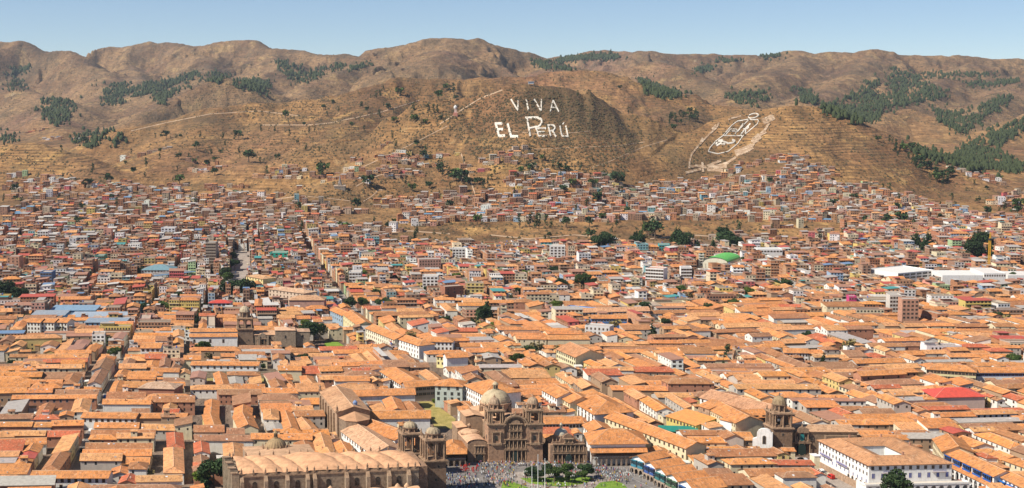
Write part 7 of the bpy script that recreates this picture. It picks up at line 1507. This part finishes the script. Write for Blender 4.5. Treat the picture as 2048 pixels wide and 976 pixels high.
# --- small landmarks on the slopes
x, y, z = HIT([680], [377])[0]; t = thing('hilltop_chapel', 'small dark chapel with pointed steeple on the spur above the houses', 'chapel', (x, y, z))
m = MB(); m.box(-8, 8, -5, 5, -3, 3.5, 'stone', (.30, .25, .20)); m.box(-2.5, 2.5, -3, 3, 3.5, 8, 'stone', (.30, .25, .2)); part('wall', m, t); m = MB(); m.lathe(0, 0, [(2.4, 8), (1.6, 11), (.8, 16), (.1, 20)], 'stone', (.28, .24, .22), 6); part('steeple', m, t); m = MB(); gable(MB(), m, -8, 8, -5, 5, 3.5, .3, .5, 'gable', (.4, .3, .22), STONE, rmat='metal'); part('roof', m, t)
x, y, z = HIT([911], [231])[0]; t = thing('water_tower', 'small red and white tower on the ridge left of the slogan', 'tower', (x, y, z)); m = MB(); m.box(-3.5, 3.5, -3.5, 3.5, -2, 5, 'paint', (.6, .25, .18)); m.box(-2, 2, -2, 2, 5, 12, 'paint', (.7, .5, .42)); part('shaft', m, t); m = MB(); m.lathe(0, 0, [(3, 12), (3, 15), (.2, 18)], 'paint', (.72, .7, .68), 8); part('tank', m, t)
x, y, z = HIT([1062], [171])[0]; t = thing('lookout_hut', 'pale lookout hut on stilts on top of the slogan hill', 'hut', (x, y, z)); m = MB(); m.box(-5, 5, -3, 3, 3, 6.5, 'paint', (.55, .62, .68)); part('wall', m, t); m = MB(); m.box(-6, 6, -4, 4, 6.5, 7.2, 'metal', (.3, .36, .42), True); part('roof', m, t)
for sx in (-4.5, 4.5): m = MB(); m.box(sx - .3, sx + .3, -.3, .3, -1, 3, 'paint', (.4, .4, .4)); part('stilt', m, t)
# tower crane
x, y = GP(1977, 552); zb = float(ZT(x, y)[0]); t = thing('tower_crane', 'yellow tower crane standing beside the white warehouses, far right', 'crane', (x, y, zb)); Hc = 38.
m = MB(); YC = (.70, .38, .04)
for sx in (-.8, .8):
    for sy in (-.8, .8): m.box(sx - .16, sx + .16, sy - .16, sy + .16, 0, Hc, 'plain', YC)
for q in range(19):
    for s in (-.8, .8): m.box(-.8, .8, s - .1, s + .1, q * 2, q * 2 + .25, 'plain', YC, True); m.add([(-.8, s, q * 2), (-.55, s, q * 2), (.8, s, q * 2 + 2), (.55, s, q * 2 + 2)], [(0, 1, 2, 3)], 'plain', YC)
part('mast', m, t); m = MB(); m.box(-9, 26, -.6, -.3, Hc, Hc + .35, 'plain', YC, True); m.box(-9, 26, .3, .6, Hc, Hc + .35, 'plain', YC, True); m.box(0, 24, -.15, .15, Hc + 1.6, Hc + 1.9, 'plain', YC, True)
for q in range(18): a = q * 1.4; m.add([(a, 0, Hc), (a + .25, 0, Hc), (a + .9, 0, Hc + 1.7), (a + .65, 0, Hc + 1.7)], [(0, 1, 2, 3)], 'plain', YC)
m.v = [(p * .35 - q2 * .94, p * .94 + q2 * .35, r) for p, q2, r in m.v]; part('jib', m, t)
m = MB(); m.box(-1.1, 1.1, -1.1, 1.1, Hc - 2.4, Hc - .2, 'window_glass'); m.box(-.3, .3, -.3, .3, Hc, Hc + 5, 'plain', YC); part('cab', m, t)

# ------------------------------------------------------------------ haze
def haze():
    bx = [(-11000, -300, -12), (11000, -300, -12), (11000, 11000, -12), (-11000, 11000, -12)]
    co = bx + [(x, y, 760) for x, y, z in bx]
    me = np_mesh('haze', co, [(0, 3, 2, 1), (4, 5, 6, 7), (0, 1, 5, 4), (1, 2, 6, 5), (2, 3, 7, 6), (3, 0, 4, 7)])
    m = bpy.data.materials.new('haze_air'); m.use_nodes = True; MATS['haze_air'] = m; t = m.node_tree
    t.nodes.remove(t.nodes['Principled BSDF']); v = t.nodes.new('ShaderNodeVolumePrincipled')
    v.inputs['Color'].default_value = (.74, .86, 1, 1); v.inputs['Density'].default_value = 2.7e-5; v.inputs['Anisotropy'].default_value = .2
    t.links.new(v.outputs[0], t.nodes['Material Output'].inputs['Volume'])
    link('haze', me, ['haze_air'], kind='stuff')
haze()
